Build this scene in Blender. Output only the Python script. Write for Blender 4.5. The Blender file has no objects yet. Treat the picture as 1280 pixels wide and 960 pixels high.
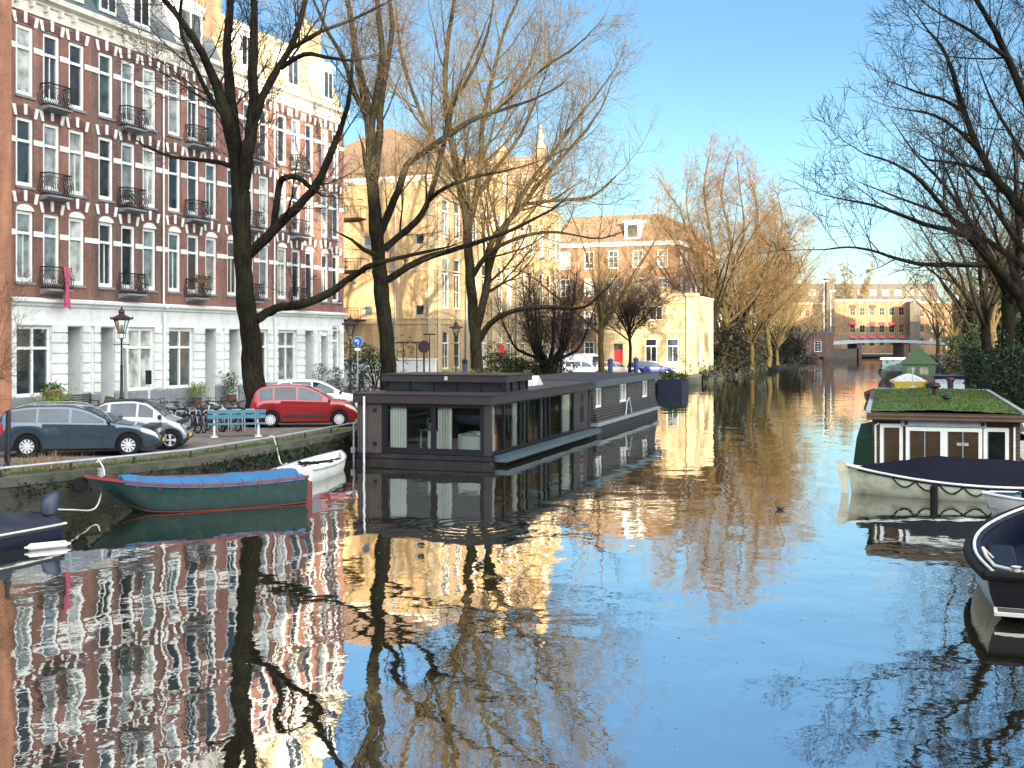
import bpy, math, random
from mathutils import Vector, Matrix, noise
R = math.radians
scene = bpy.context.scene
col = scene.collection
F, HZ, CZ = 1440.0, 428.0, 4.2          # focal length in photo pixels, horizon row, eye height above the water

def at(px, py, Y):
    return Vector(((px - 640) * Y / F, Y, CZ - (py - HZ) * Y / F))
def atx(px, Y):
    return (px - 640) * Y / F
def atz(py, Y):
    return CZ - (py - HZ) * Y / F

# ---------------------------------------------------------------- mesh builder
class MB:
    def __init__(s, M=None):
        s.v = []; s.f = []; s.m = []; s.mi = 0; s.M = M
    def vert(s, p):
        p = Vector(p)
        if s.M is not None: p = s.M @ p
        s.v.append((p.x, p.y, p.z)); return len(s.v) - 1
    def face(s, ids):
        s.f.append(tuple(ids)); s.m.append(s.mi)
    def poly(s, pts):
        s.face([s.vert(p) for p in pts])
    def box(s, x0, x1, y0, y1, z0, z1):
        a = [s.vert((x, y, z)) for z in (z0, z1) for y in (y0, y1) for x in (x0, x1)]
        for q in ((0, 2, 3, 1), (4, 5, 7, 6), (0, 1, 5, 4), (2, 6, 7, 3), (0, 4, 6, 2), (1, 3, 7, 5)):
            s.face([a[i] for i in q])
    def bar(s, p, q, w, h=None):
        p, q = Vector(p), Vector(q); h = h or w
        d = (q - p).normalized()
        up = Vector((0, 0, 1)) if abs(d.z) < .95 else Vector((1, 0, 0))
        a = d.cross(up).normalized() * w / 2; b = a.cross(d).normalized() * h / 2
        i = [s.vert(c + sa * a + sb * b) for c in (p, q) for sa, sb in ((-1, -1), (1, -1), (1, 1), (-1, 1))]
        s.face((i[3], i[2], i[1], i[0])); s.face(i[4:8])
        for k in range(4):
            n = (k + 1) % 4; s.face((i[k], i[n], i[4 + n], i[4 + k]))
    def tube(s, pts, rads, n=6, cap=True):
        pts = [Vector(p) for p in pts]
        if not hasattr(rads, '__len__'): rads = [rads] * len(pts)
        prev = None; u = None
        for i, p in enumerate(pts):
            t = (pts[min(i + 1, len(pts) - 1)] - pts[max(i - 1, 0)])
            if t.length < 1e-9: t = Vector((0, 0, 1))
            t.normalize()
            if u is None:
                u = t.cross(Vector((0.13, 0.31, 0.94)))
                if u.length < .05: u = t.cross(Vector((1, 0, 0)))
            else:
                u = u - t * u.dot(t)
                if u.length < 1e-4: u = t.cross(Vector((1, 0, 0)))
            u.normalize(); w = t.cross(u)
            ring = []
            for k in range(n):
                a = 2 * math.pi * k / n
                ring.append(s.vert(p + (u * math.cos(a) + w * math.sin(a)) * rads[i]))
            if prev:
                for k in range(n):
                    m = (k + 1) % n; s.face((prev[k], prev[m], ring[m], ring[k]))
            elif cap: s.face(ring[::-1])
            prev = ring
        if cap: s.face(prev)
    def lathe(s, prof, n=12, c=(0, 0, 0), axis='z', squash=1.0):
        c = Vector(c); prev = None
        for r, h in prof:
            ring = []
            for k in range(n):
                a = 2 * math.pi * k / n
                x, y = r * math.cos(a), r * math.sin(a) * squash
                p = Vector((x, y, h)) if axis == 'z' else (Vector((x, h, y)) if axis == 'y' else Vector((h, x, y)))
                ring.append(s.vert(c + p))
            if prev:
                for k in range(n):
                    m = (k + 1) % n; s.face((prev[k], prev[m], ring[m], ring[k]))
            else: s.face(ring[::-1])
            prev = ring
        s.face(prev)
    def grid(s, rows, closed=False):
        ids = [[s.vert(p) for p in r] for r in rows]
        for i in range(len(ids) - 1):
            n = len(ids[i])
            for j in range(n if closed else n - 1):
                k = (j + 1) % n
                s.face((ids[i][j], ids[i][k], ids[i + 1][k], ids[i + 1][j]))
        return ids
    def prism(s, poly, a, b, axis='y'):
        def P(u, v, t):
            return (u, t, v) if axis == 'y' else ((t, u, v) if axis == 'x' else (u, v, t))
        A = [s.vert(P(u, v, a)) for u, v in poly]; B = [s.vert(P(u, v, b)) for u, v in poly]
        s.face(A); s.face(B[::-1]); n = len(poly)
        for i in range(n):
            j = (i + 1) % n; s.face((A[j], A[i], B[i], B[j]))
    def ball(s, c, rx, ry, rz, n=10, m=6):
        c = Vector(c)
        rows = []
        for i in range(m + 1):
            t = math.pi * i / m
            rows.append([c + Vector((rx * math.sin(t) * math.cos(2 * math.pi * k / n), ry * math.sin(t) * math.sin(2 * math.pi * k / n), rz * math.cos(t))) for k in range(n)])
        s.grid(rows, True)
    def leaves(s, rng, centres, per, size, spread):
        for c in centres:
            c = Vector(c)
            for _ in range(per):
                p = c + Vector((rng.gauss(0, spread), rng.gauss(0, spread), rng.gauss(0, spread * .8)))
                a = Vector((rng.uniform(-1, 1), rng.uniform(-1, 1), rng.uniform(-1, 1))).normalized()
                b = a.cross(Vector((rng.uniform(-1, 1), rng.uniform(-1, 1), rng.uniform(-1, 1)))).normalized()
                z = size * rng.uniform(.6, 1.3)
                s.poly((p - a * z, p + b * z * .5, p + a * z, p - b * z * .5))
    def mesh(s, name, mats, smooth=False):
        me = bpy.data.meshes.new(name)
        me.from_pydata(s.v, [], s.f)
        if not isinstance(mats, (list, tuple)): mats = [mats]
        for m in mats: me.materials.append(m)
        if len(mats) > 1: me.polygons.foreach_set('material_index', s.m)
        if smooth:
            me.polygons.foreach_set('use_smooth', [True] * len(s.f))
            if smooth != 'all':
                try: me.set_sharp_from_angle(angle=R(38))
                except Exception: pass
        me.update()
        return me

def link(name, me, parent=None):
    o = bpy.data.objects.new(name, me); col.objects.link(o)
    if parent is not None: o.parent = parent
    return o
def part(name, mb, mat, parent, smooth=False, label=None):
    o = link(name, mb.mesh(name, mat, smooth), parent)
    if label: o['label'] = label
    return o
def tag(o, label=None, cat=None, group=None, kind=None):
    if label: o['label'] = label
    if cat: o['category'] = cat
    if group: o['group'] = group
    if kind: o['kind'] = kind
    return o
def thing(name, label, cat, loc=(0, 0, 0), rz=0, group=None):
    o = bpy.data.objects.new(name, None); col.objects.link(o)
    o.empty_display_size = .2
    o.location = loc; o.rotation_euler = (0, 0, rz)
    return tag(o, label, cat, group)
def solid(name, mb, mat, label, cat, group=None, smooth=False, kind=None, loc=None, rz=0):
    o = link(name, mb.mesh(name, mat, smooth))
    if loc is not None: o.location = loc
    o.rotation_euler = (0, 0, rz)
    return tag(o, label, cat, group, kind)
kids = {}
def children(o): return [c for c in bpy.data.objects if c.parent == o]
def copy_tree(o, parent=None):
    c = o.copy(); col.objects.link(c)
    if parent is not None: c.parent = parent
    for ch in children(o): copy_tree(ch, c)
    return c
def paint(o, old, new):                       # give a copied part its own material
    o.data = o.data.copy()
    for i, m in enumerate(o.data.materials):
        if m == old: o.data.materials[i] = new

# ---------------------------------------------------------------- materials
def nt(name):
    m = bpy.data.materials.new(name); m.use_nodes = True
    n = m.node_tree.nodes; l = m.node_tree.links
    return m, n, l, n['Principled BSDF']
def mk(n, t, **kw):
    x = n.new(t)
    for k, v in kw.items():
        if k in x.inputs: x.inputs[k].default_value = v
        else: setattr(x, k, v)
    return x
def mat(name, c, rough=.6, metal=0, var=.25, scale=3.0, bump=0, coat=0, spec=.5, dirt=None, dscale=1.2, damt=.5):
    """plain colour with soft large and small variation; optional dirt colour in patches"""
    m, n, l, b = nt(name)
    tc = mk(n, 'ShaderNodeTexCoord')
    nz = mk(n, 'ShaderNodeTexNoise', Scale=scale, Detail=6.0, Roughness=.6)
    l.new(tc.outputs['Object'], nz.inputs['Vector'])
    rmp = mk(n, 'ShaderNodeMapRange'); rmp.inputs[1].default_value = .3; rmp.inputs[2].default_value = .7
    rmp.inputs[3].default_value = 1 - var; rmp.inputs[4].default_value = 1 + var
    l.new(nz.outputs['Fac'], rmp.inputs[0])
    mx = mk(n, 'ShaderNodeMix', data_type='RGBA', blend_type='MULTIPLY'); mx.inputs['Factor'].default_value = 1
    mx.inputs[6].default_value = (*c, 1)
    l.new(rmp.outputs[0], mx.inputs[7])
    out = mx.outputs[2]
    if dirt:
        n2 = mk(n, 'ShaderNodeTexNoise', Scale=dscale, Detail=8.0, Roughness=.65)
        l.new(tc.outputs['Object'], n2.inputs['Vector'])
        r2 = mk(n, 'ShaderNodeMapRange'); r2.inputs[1].default_value = .48; r2.inputs[2].default_value = .66
        r2.inputs[3].default_value = 0; r2.inputs[4].default_value = damt
        l.new(n2.outputs['Fac'], r2.inputs[0])
        m2 = mk(n, 'ShaderNodeMix', data_type='RGBA')
        l.new(r2.outputs[0], m2.inputs['Factor']); l.new(out, m2.inputs[6]); m2.inputs[7].default_value = (*dirt, 1)
        out = m2.outputs[2]
    l.new(out, b.inputs['Base Color'])
    b.inputs['Roughness'].default_value = rough; b.inputs['Metallic'].default_value = metal
    b.inputs['Specular IOR Level'].default_value = spec
    if coat: b.inputs['Coat Weight'].default_value = coat; b.inputs['Coat Roughness'].default_value = .04
    if bump:
        bp = mk(n, 'ShaderNodeBump', Strength=bump, Distance=.03)
        nb = mk(n, 'ShaderNodeTexNoise', Scale=scale * 6, Detail=6.0)
        l.new(tc.outputs['Object'], nb.inputs['Vector'])
        l.new(nb.outputs['Fac'], bp.inputs['Height']); l.new(bp.outputs[0], b.inputs['Normal'])
    return m
def brick(name, c1, c2, mortar, w=.22, h=.07, mo=.012, rough=.85, bands=0.0, big=.3, flat=False, bump=.35, stain=None, sq=1.0):
    """brickwork laid in the object's own x/y + z"""
    m, n, l, b = nt(name)
    tc = mk(n, 'ShaderNodeTexCoord'); sp = mk(n, 'ShaderNodeSeparateXYZ'); l.new(tc.outputs['Object'], sp.inputs[0])
    cb = mk(n, 'ShaderNodeCombineXYZ')
    if flat:
        l.new(sp.outputs['X'], cb.inputs['X']); l.new(sp.outputs['Y'], cb.inputs['Y'])
    else:
        ad = mk(n, 'ShaderNodeMath', operation='ADD'); l.new(sp.outputs['X'], ad.inputs[0]); l.new(sp.outputs['Y'], ad.inputs[1])
        l.new(ad.outputs[0], cb.inputs['X']); l.new(sp.outputs['Z'], cb.inputs['Y'])
    bt = mk(n, 'ShaderNodeTexBrick', Scale=1.0)
    bt.inputs['Color1'].default_value = (*c1, 1); bt.inputs['Color2'].default_value = (*c2, 1); bt.inputs['Mortar'].default_value = (*mortar, 1)
    bt.inputs['Mortar Size'].default_value = mo; bt.inputs['Brick Width'].default_value = w; bt.inputs['Row Height'].default_value = h
    bt.inputs['Mortar Smooth'].default_value = .3; bt.inputs['Bias'].default_value = 0
    l.new(cb.outputs[0], bt.inputs['Vector'])
    nz = mk(n, 'ShaderNodeTexNoise', Scale=.9, Detail=8.0, Roughness=.7); l.new(tc.outputs['Object'], nz.inputs['Vector'])
    mr = mk(n, 'ShaderNodeMapRange'); mr.inputs[1].default_value = .3; mr.inputs[2].default_value = .7
    mr.inputs[3].default_value = 1 - big; mr.inputs[4].default_value = 1 + big
    l.new(nz.outputs['Fac'], mr.inputs[0])
    mx = mk(n, 'ShaderNodeMix', data_type='RGBA', blend_type='MULTIPLY'); mx.inputs['Factor'].default_value = 1
    l.new(bt.outputs['Color'], mx.inputs[6]); l.new(mr.outputs[0], mx.inputs[7])
    # rain streaks and re-laid patches
    oi = mk(n, 'ShaderNodeObjectInfo'); of = mk(n, 'ShaderNodeVectorMath', operation='ADD'); l.new(tc.outputs['Object'], of.inputs[0]); l.new(oi.outputs['Location'], of.inputs[1])
    mp = mk(n, 'ShaderNodeMapping'); mp.inputs['Scale'].default_value = (1.5, 1.5, .16); l.new(of.outputs[0], mp.inputs[0])
    ns = mk(n, 'ShaderNodeTexNoise', Scale=1.0, Detail=6.0, Roughness=.7); l.new(mp.outputs[0], ns.inputs['Vector'])
    ms = mk(n, 'ShaderNodeMapRange'); ms.inputs[1].default_value = .35; ms.inputs[2].default_value = .65; ms.inputs[3].default_value = .68; ms.inputs[4].default_value = 1.22; l.new(ns.outputs['Fac'], ms.inputs[0])
    mz = mk(n, 'ShaderNodeMix', data_type='RGBA', blend_type='MULTIPLY'); mz.inputs['Factor'].default_value = 1; l.new(mx.outputs[2], mz.inputs[6]); l.new(ms.outputs[0], mz.inputs[7])
    out = mz.outputs[2]
    if stain:
        n2 = mk(n, 'ShaderNodeTexNoise', Scale=1.6, Detail=10.0, Roughness=.7); l.new(tc.outputs['Object'], n2.inputs['Vector'])
        r2 = mk(n, 'ShaderNodeMapRange'); r2.inputs[1].default_value = .5; r2.inputs[2].default_value = .64
        r2.inputs[3].default_value = 0; r2.inputs[4].default_value = .85
        l.new(n2.outputs['Fac'], r2.inputs[0])
        m2 = mk(n, 'ShaderNodeMix', data_type='RGBA'); l.new(r2.outputs[0], m2.inputs['Factor']); l.new(out, m2.inputs[6]); m2.inputs[7].default_value = (*stain, 1)
        out = m2.outputs[2]
    l.new(out, b.inputs['Base Color']); b.inputs['Roughness'].default_value = rough
    bp = mk(n, 'ShaderNodeBump', Strength=bump, Distance=.01); l.new(bt.outputs['Fac'], bp.inputs['Height']); bp.invert = True
    l.new(bp.outputs[0], b.inputs['Normal'])
    return m
def stripes(name, c1, c2, scale, axis='X', rough=.7, bump=.6, var=.3, dist=.03):
    """planks, roof tiles, ribs: bands across one axis plus noise"""
    m, n, l, b = nt(name)
    tc = mk(n, 'ShaderNodeTexCoord')
    wv = mk(n, 'ShaderNodeTexWave', wave_type='BANDS', bands_direction=axis, wave_profile='SIN'); wv.inputs['Scale'].default_value = scale
    wv.inputs['Distortion'].default_value = .4; wv.inputs['Detail'].default_value = 1; wv.inputs['Detail Scale'].default_value = 3
    l.new(tc.outputs['Object'], wv.inputs['Vector'])
    mx = mk(n, 'ShaderNodeMix', data_type='RGBA'); mx.inputs[6].default_value = (*c1, 1); mx.inputs[7].default_value = (*c2, 1)
    l.new(wv.outputs['Fac'], mx.inputs['Factor'])
    nz = mk(n, 'ShaderNodeTexNoise', Scale=2.2, Detail=8.0, Roughness=.7); l.new(tc.outputs['Object'], nz.inputs['Vector'])
    mr = mk(n, 'ShaderNodeMapRange'); mr.inputs[1].default_value = .3; mr.inputs[2].default_value = .7; mr.inputs[3].default_value = 1 - var; mr.inputs[4].default_value = 1 + var
    l.new(nz.outputs['Fac'], mr.inputs[0])
    m2 = mk(n, 'ShaderNodeMix', data_type='RGBA', blend_type='MULTIPLY'); m2.inputs['Factor'].default_value = 1
    l.new(mx.outputs[2], m2.inputs[6]); l.new(mr.outputs[0], m2.inputs[7]); l.new(m2.outputs[2], b.inputs['Base Color'])
    b.inputs['Roughness'].default_value = rough
    bp = mk(n, 'ShaderNodeBump', Strength=bump, Distance=dist); l.new(wv.outputs['Fac'], bp.inputs['Height']); l.new(bp.outputs[0], b.inputs['Normal'])
    return m
def glass_panes(name, cols, rough=.06, spec=.9):
    """window glass in front of a dark room or a curtain: the room's colour differs from window to window"""
    m, n, l, b = nt(name)
    oi = mk(n, 'ShaderNodeObjectInfo'); cr = mk(n, 'ShaderNodeValToRGB'); cr.color_ramp.interpolation = 'CONSTANT'
    e = cr.color_ramp.elements
    while len(e) < len(cols): e.new(.5)
    for i, c in enumerate(cols): e[i].position = i / len(cols); e[i].color = (*c, 1)
    l.new(oi.outputs['Random'], cr.inputs[0])
    tc = mk(n, 'ShaderNodeTexCoord'); nz = mk(n, 'ShaderNodeTexNoise', Scale=1.7, Detail=3.0); l.new(tc.outputs['Object'], nz.inputs['Vector'])
    mr = mk(n, 'ShaderNodeMapRange'); mr.inputs[1].default_value = .35; mr.inputs[2].default_value = .65; mr.inputs[3].default_value = .5; mr.inputs[4].default_value = 1.5
    l.new(nz.outputs['Fac'], mr.inputs[0])
    mx = mk(n, 'ShaderNodeMix', data_type='RGBA', blend_type='MULTIPLY'); mx.inputs['Factor'].default_value = 1
    l.new(cr.outputs[0], mx.inputs[6]); l.new(mr.outputs[0], mx.inputs[7]); l.new(mx.outputs[2], b.inputs['Base Color'])
    b.inputs['Roughness'].default_value = rough; b.inputs['IOR'].default_value = 1.6; b.inputs['Specular IOR Level'].default_value = spec
    bp = mk(n, 'ShaderNodeBump', Strength=.08, Distance=.05); n3 = mk(n, 'ShaderNodeTexNoise', Scale=.8); l.new(tc.outputs['Object'], n3.inputs['Vector'])
    l.new(n3.outputs['Fac'], bp.inputs['Height']); l.new(bp.outputs[0], b.inputs['Normal'])
    return m
def clear_glass(name, tint=(.93, .97, .96)):
    m, n, l, b = nt(name)
    n.remove(b)
    tr = mk(n, 'ShaderNodeBsdfTransparent'); tr.inputs[0].default_value = (*tint, 1)
    gl = mk(n, 'ShaderNodeBsdfGlossy'); gl.inputs['Roughness'].default_value = .02
    fr = mk(n, 'ShaderNodeFresnel'); fr.inputs[0].default_value = 1.5
    mx = mk(n, 'ShaderNodeMixShader'); l.new(fr.outputs[0], mx.inputs[0]); l.new(tr.outputs[0], mx.inputs[1]); l.new(gl.outputs[0], mx.inputs[2])
    l.new(mx.outputs[0], n['Material Output'].inputs[0])
    return m
def foliage(name, c1, c2, rough=.6):
    m, n, l, b = nt(name)
    g = mk(n, 'ShaderNodeNewGeometry'); mx = mk(n, 'ShaderNodeMix', data_type='RGBA')
    mx.inputs[6].default_value = (*c1, 1); mx.inputs[7].default_value = (*c2, 1)
    l.new(g.outputs['Random Per Island'], mx.inputs['Factor']); l.new(mx.outputs[2], b.inputs['Base Color'])
    b.inputs['Roughness'].default_value = rough; b.inputs['Specular IOR Level'].default_value = .25
    return m

M = {}
M['brick_red'] = brick('brick_red', (.255, .092, .062), (.185, .064, .046), (.22, .16, .13))
M['brick_brown'] = brick('brick_brown', (.17, .075, .055), (.115, .055, .043), (.17, .13, .11))
M['brick_orange'] = brick('brick_orange', (.40, .155, .07), (.32, .115, .055), (.30, .19, .13))
M['brick_yellow'] = brick('brick_yellow', (.50, .315, .13), (.40, .245, .10), (.42, .32, .2), big=.16)
M['brick_dark'] = brick('brick_dark', (.12, .055, .04), (.085, .043, .033), (.12, .09, .08))
M['brick_far'] = brick('brick_far', (.24, .125, .058), (.18, .095, .045), (.21, .145, .09))
M['plaster'] = mat('plaster', (.72, .73, .70), .75, var=.10, scale=1.2, dirt=(.42, .43, .40), dscale=.8, damt=.45)
M['stone_pale'] = brick('stone_pale', (.44, .34, .19), (.37, .28, .15), (.30, .23, .13), w=.75, h=.34, mo=.02, bump=.5, big=.2)
M['stone_trim'] = mat('stone_trim', (.44, .35, .21), .8, var=.15, scale=1.5, dirt=(.34, .28, .19), damt=.4)
M['pilaster'] = mat('pilaster', (.42, .34, .20), .8, var=.12, scale=1.5, dirt=(.40, .33, .22), damt=.4)
M['stone_grey'] = mat('stone_grey', (.20, .22, .23), .75, var=.2, scale=2.5, bump=.2)
M['white_paint'] = mat('white_paint', (.77, .77, .72), .45, var=.05, dirt=(.55, .55, .50), damt=.25)
M['white_gloss'] = mat('white_gloss', (.80, .80, .78), .25, var=.04, coat=.4)
M['cream_trim'] = mat('cream_trim', (.74, .70, .60), .6, var=.1, dirt=(.45, .42, .35), damt=.4)
M['lintel_brick'] = mat('lintel_brick', (.11, .05, .04), .85, var=.3, scale=8)
M['pane'] = glass_panes('pane', [(.012, .016, .02), (.03, .04, .045), (.16, .19, .19), (.02, .025, .03), (.40, .42, .38), (.05, .07, .075), (.25, .27, .25)])
M['pane_sky'] = mat('pane_sky', (.012, .016, .02), .1, var=.3, spec=.3)
M['pane_dark'] = glass_panes('pane_dark', [(.012, .016, .02), (.03, .035, .04), (.05, .06, .06)])
M['pane_far'] = glass_panes('pane_far', [(.03, .04, .045), (.08, .09, .1), (.3, .3, .28), (.15, .16, .16)])
M['glass'] = clear_glass('glass')
M['door_dark'] = mat('door_dark', (.025, .035, .03), .35, var=.15)
M['door_grey'] = mat('door_grey', (.33, .36, .36), .5, var=.15)
M['door_red'] = mat('door_red', (.45, .02, .025), .35, var=.1)
M['iron'] = mat('iron', (.018, .019, .022), .5, metal=.4, var=.3)
M['slate'] = stripes('slate', (.055, .07, .085), (.09, .105, .12), 3.2, 'Z', .6, .3)
M['slate_tan'] = stripes('slate_tan', (.30, .25, .15), (.40, .33, .20), 2.6, 'Z', .8, .3)
M['tile_roof'] = stripes('tile_roof', (.15, .09, .052), (.28, .175, .10), 1.6, 'Y', .85, 1.0, dist=.08)
M['tile_roof_x'] = stripes('tile_roof_x', (.16, .11, .08), (.30, .20, .12), 1.6, 'X', .85, 1.0, dist=.08)
M['copper_green'] = mat('copper_green', (.035, .13, .085), .45, var=.25)
M['zinc'] = mat('zinc', (.33, .36, .38), .45, metal=.3, var=.2)
M['twig_mid'] = mat('twig_mid', (.085, .064, .034), .9, var=.3, spec=.1)
def bark(name, c, c2, moss, mossamt):
    m, n, l, b = nt(name); tc = mk(n, 'ShaderNodeTexCoord')
    mp = mk(n, 'ShaderNodeMapping'); mp.inputs['Scale'].default_value = (11, 11, 1.6); l.new(tc.outputs['Object'], mp.inputs[0])
    nz = mk(n, 'ShaderNodeTexNoise', Scale=1.0, Detail=8.0, Roughness=.65); l.new(mp.outputs[0], nz.inputs['Vector'])
    r1 = mk(n, 'ShaderNodeMapRange'); r1.inputs[1].default_value = .38; r1.inputs[2].default_value = .66; l.new(nz.outputs['Fac'], r1.inputs[0])
    mx = mk(n, 'ShaderNodeMix', data_type='RGBA'); mx.inputs[6].default_value = (*c, 1); mx.inputs[7].default_value = (*c2, 1); l.new(r1.outputs[0], mx.inputs['Factor'])
    n2 = mk(n, 'ShaderNodeTexNoise', Scale=1.1, Detail=8.0, Roughness=.7); l.new(tc.outputs['Object'], n2.inputs['Vector'])
    r2 = mk(n, 'ShaderNodeMapRange'); r2.inputs[1].default_value = .5; r2.inputs[2].default_value = .62; r2.inputs[3].default_value = 0; r2.inputs[4].default_value = mossamt; l.new(n2.outputs['Fac'], r2.inputs[0])
    m2 = mk(n, 'ShaderNodeMix', data_type='RGBA'); l.new(r2.outputs[0], m2.inputs['Factor']); l.new(mx.outputs[2], m2.inputs[6]); m2.inputs[7].default_value = (*moss, 1)
    l.new(m2.outputs[2], b.inputs['Base Color']); b.inputs['Roughness'].default_value = .95; b.inputs['Specular IOR Level'].default_value = .1
    bp = mk(n, 'ShaderNodeBump', Strength=1.0, Distance=.06); l.new(nz.outputs['Fac'], bp.inputs['Height']); l.new(bp.outputs[0], b.inputs['Normal']); return m
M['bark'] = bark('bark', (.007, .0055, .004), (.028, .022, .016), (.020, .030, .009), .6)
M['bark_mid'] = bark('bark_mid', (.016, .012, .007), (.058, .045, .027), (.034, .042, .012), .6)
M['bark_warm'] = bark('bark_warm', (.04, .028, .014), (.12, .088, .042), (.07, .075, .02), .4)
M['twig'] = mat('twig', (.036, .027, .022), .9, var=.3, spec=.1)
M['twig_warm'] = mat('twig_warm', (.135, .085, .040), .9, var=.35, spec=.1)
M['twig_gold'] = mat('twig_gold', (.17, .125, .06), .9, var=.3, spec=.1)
M['ivy'] = foliage('ivy', (.005, .014, .006), (.018, .034, .012))  # greens darkened: the far bank's shade is put into this colour
M['hedge'] = foliage('hedge', (.015, .04, .012), (.05, .085, .02))
M['bright_leaf'] = foliage('bright_leaf', (.10, .17, .03), (.22, .26, .05))
M['dry_leaf'] = foliage('dry_leaf', (.18, .12, .06), (.30, .21, .11))
M['grass'] = foliage('grass', (.028, .055, .010), (.085, .12, .022))
M['scrub'] = foliage('scrub', (.010, .012, .007), (.034, .030, .016))  # browns darkened to stand in for the shade over the far bank
M['quay'] = brick('quay', (.045, .038, .028), (.035, .031, .026), (.05, .048, .04), w=.5, h=.14, mo=.015, stain=(.022, .034, .012), bump=.8)
M['coping'] = mat('coping', (.07, .064, .05), .9, var=.45, scale=1.5, dirt=(.022, .042, .010), dscale=1.3, damt=.95, bump=.4)
M['street'] = brick('street', (.16, .125, .105), (.12, .10, .09), (.09, .08, .07), w=.2, h=.1, mo=.008, flat=True, big=.35)
M['road'] = mat('road', (.10, .098, .095), .9, var=.25, scale=.5, bump=.3, dirt=(.075, .065, .05), dscale=.35, damt=.6)
M['earth'] = mat('earth', (.10, .085, .05), .95, var=.35, scale=1.2, bump=.6, dirt=(.06, .08, .02), damt=.8)
M['brick_olive'] = brick('brick_olive', (.085, .07, .045), (.065, .055, .04), (.09, .08, .06))  # dark olive brown brick
M['concrete'] = mat('concrete', (.34, .33, .31), .85, var=.2, bump=.2)
M['rust'] = mat('rust', (.10, .045, .025), .8, var=.4, bump=.3)
M['hb_metal'] = mat('hb_metal', (.034, .027, .029), .5, spec=.3, metal=.1, var=.12, scale=1.0)
M['hb_teal'] = mat('hb_teal', (.07, .11, .13), .3, metal=.2, var=.12, scale=1.0)
M['hb_hull'] = mat('hb_hull', (.018, .016, .022), .5, spec=.2, var=.2, dirt=(.06, .05, .04), damt=.5)
M['hb_frame'] = mat('hb_frame', (.008, .008, .011), .5, spec=.2, var=.1)
M['hb_wood'] = stripes('hb_wood', (.035, .025, .022), (.085, .065, .058), 4.2, 'X', .75, .7, dist=.02)
M['slat_wood'] = stripes('slat_wood', (.012, .011, .011), (.06, .052, .048), 2.6, 'Z', .75, .9, dist=.03)
M['blind_wood'] = stripes('blind_wood', (.13, .065, .028), (.23, .125, .055), 5.5, 'Z', .6, .5, dist=.01)
M['wood_brown'] = stripes('wood_brown', (.05, .029, .015), (.088, .052, .027), 3.0, 'Z', .6, .3)
M['bench_wood'] = mat('bench_wood', (.06, .05, .04), .7, var=.3)
M['curtain'] = stripes('curtain', (.62, .66, .58), (.84, .86, .78), 3.0, 'X', .9, .8, var=.08, dist=.05)
M['sofa'] = mat('sofa', (.55, .60, .58), .9, var=.06)
M['room_dark'] = mat('room_dark', (.035, .035, .04), .9, var=.2)
M['room_floor'] = mat('room_floor', (.16, .10, .06), .5, var=.2)
M['boat_green'] = mat('boat_green', (.004, .029, .025), .4, spec=.25, var=.2, dirt=(.035, .06, .05), dscale=4.0, damt=.5)
M['boat_red'] = mat('boat_red', (.15, .02, .016), .5, var=.25)
M['tarp_blue'] = mat('tarp_blue', (.022, .135, .29), .5, var=.12, scale=1.5, bump=.4)
M['tarp_navy'] = mat('tarp_navy', (.004, .005, .012), .75, spec=.15, var=.2, scale=2.0, bump=.3)
M['tarp_dark'] = mat('tarp_dark', (.014, .018, .032), .5, spec=.4, var=.25, scale=2.0, bump=.4)
M['tarp_green'] = mat('tarp_green', (.006, .022, .012), .7, spec=.2, var=.2, bump=.3)
M['hull_cream'] = mat('hull_cream', (.60, .60, .46), .4, var=.12, dirt=(.28, .25, .15), dscale=3.0, damt=.7)
M['hull_white'] = mat('hull_white', (.70, .70, .66), .35, var=.1, dirt=(.40, .38, .30), dscale=2.5, damt=.4)
M['hull_black'] = mat('hull_black', (.006, .006, .008), .4, spec=.3, var=.2)
M['hull_blue'] = mat('hull_blue', (.02, .06, .12), .3, var=.2, coat=.3)
M['hull_navy'] = mat('hull_navy', (.008, .012, .028), .4, spec=.3, var=.2)
M['boat_yellow'] = mat('boat_yellow', (.42, .30, .02), .4, var=.1)
M['vinyl_blue'] = mat('vinyl_blue', (.005, .008, .020), .45, spec=.3, var=.2)
M['rope'] = mat('rope', (.55, .53, .45), .9, var=.2)
M['rubber'] = mat('rubber', (.010, .010, .011), .85, spec=.15, var=.2)
M['black_plastic'] = mat('black_plastic', (.018, .018, .02), .5, var=.1)
M['motor_blue'] = mat('motor_blue', (.022, .030, .06), .45, var=.25)
M['car_grey'] = mat('car_grey', (.055, .085, .115), .3, metal=.55, var=.03, coat=1)
M['car_silver'] = mat('car_silver', (.26, .30, .33), .35, metal=.5, var=.03, coat=1)
M['car_red'] = mat('car_red', (.24, .005, .010), .35, metal=.1, var=.03, coat=1)
M['car_white'] = mat('car_white', (.78, .79, .80), .3, var=.03, coat=1)
M['car_blue'] = mat('car_blue', (.015, .02, .16), .3, metal=.2, var=.03, coat=1)
M['car_tan'] = mat('car_tan', (.55, .47, .36), .3, metal=.2, var=.03, coat=1)
M['car_glass'] = glass_panes('car_glass', [(.010, .022, .032), (.016, .034, .046)], .04, .5)
M['alloy'] = mat('alloy', (.62, .63, .64), .35, metal=.1, var=.05)
M['chrome'] = mat('chrome', (.7, .7, .7), .15, metal=1, var=.02)
M['lens'] = mat('lens', (.55, .58, .60), .12, var=.1, coat=1)
M['lens_red'] = mat('lens_red', (.45, .01, .01), .2, var=.1, coat=1)
M['bench_blue'] = mat('bench_blue', (.05, .16, .22), .55, var=.2, dirt=(.10, .12, .12), damt=.4)
M['pole_white'] = mat('pole_white', (.66, .68, .70), .4, var=.1, dirt=(.4, .36, .3), damt=.4)
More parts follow.
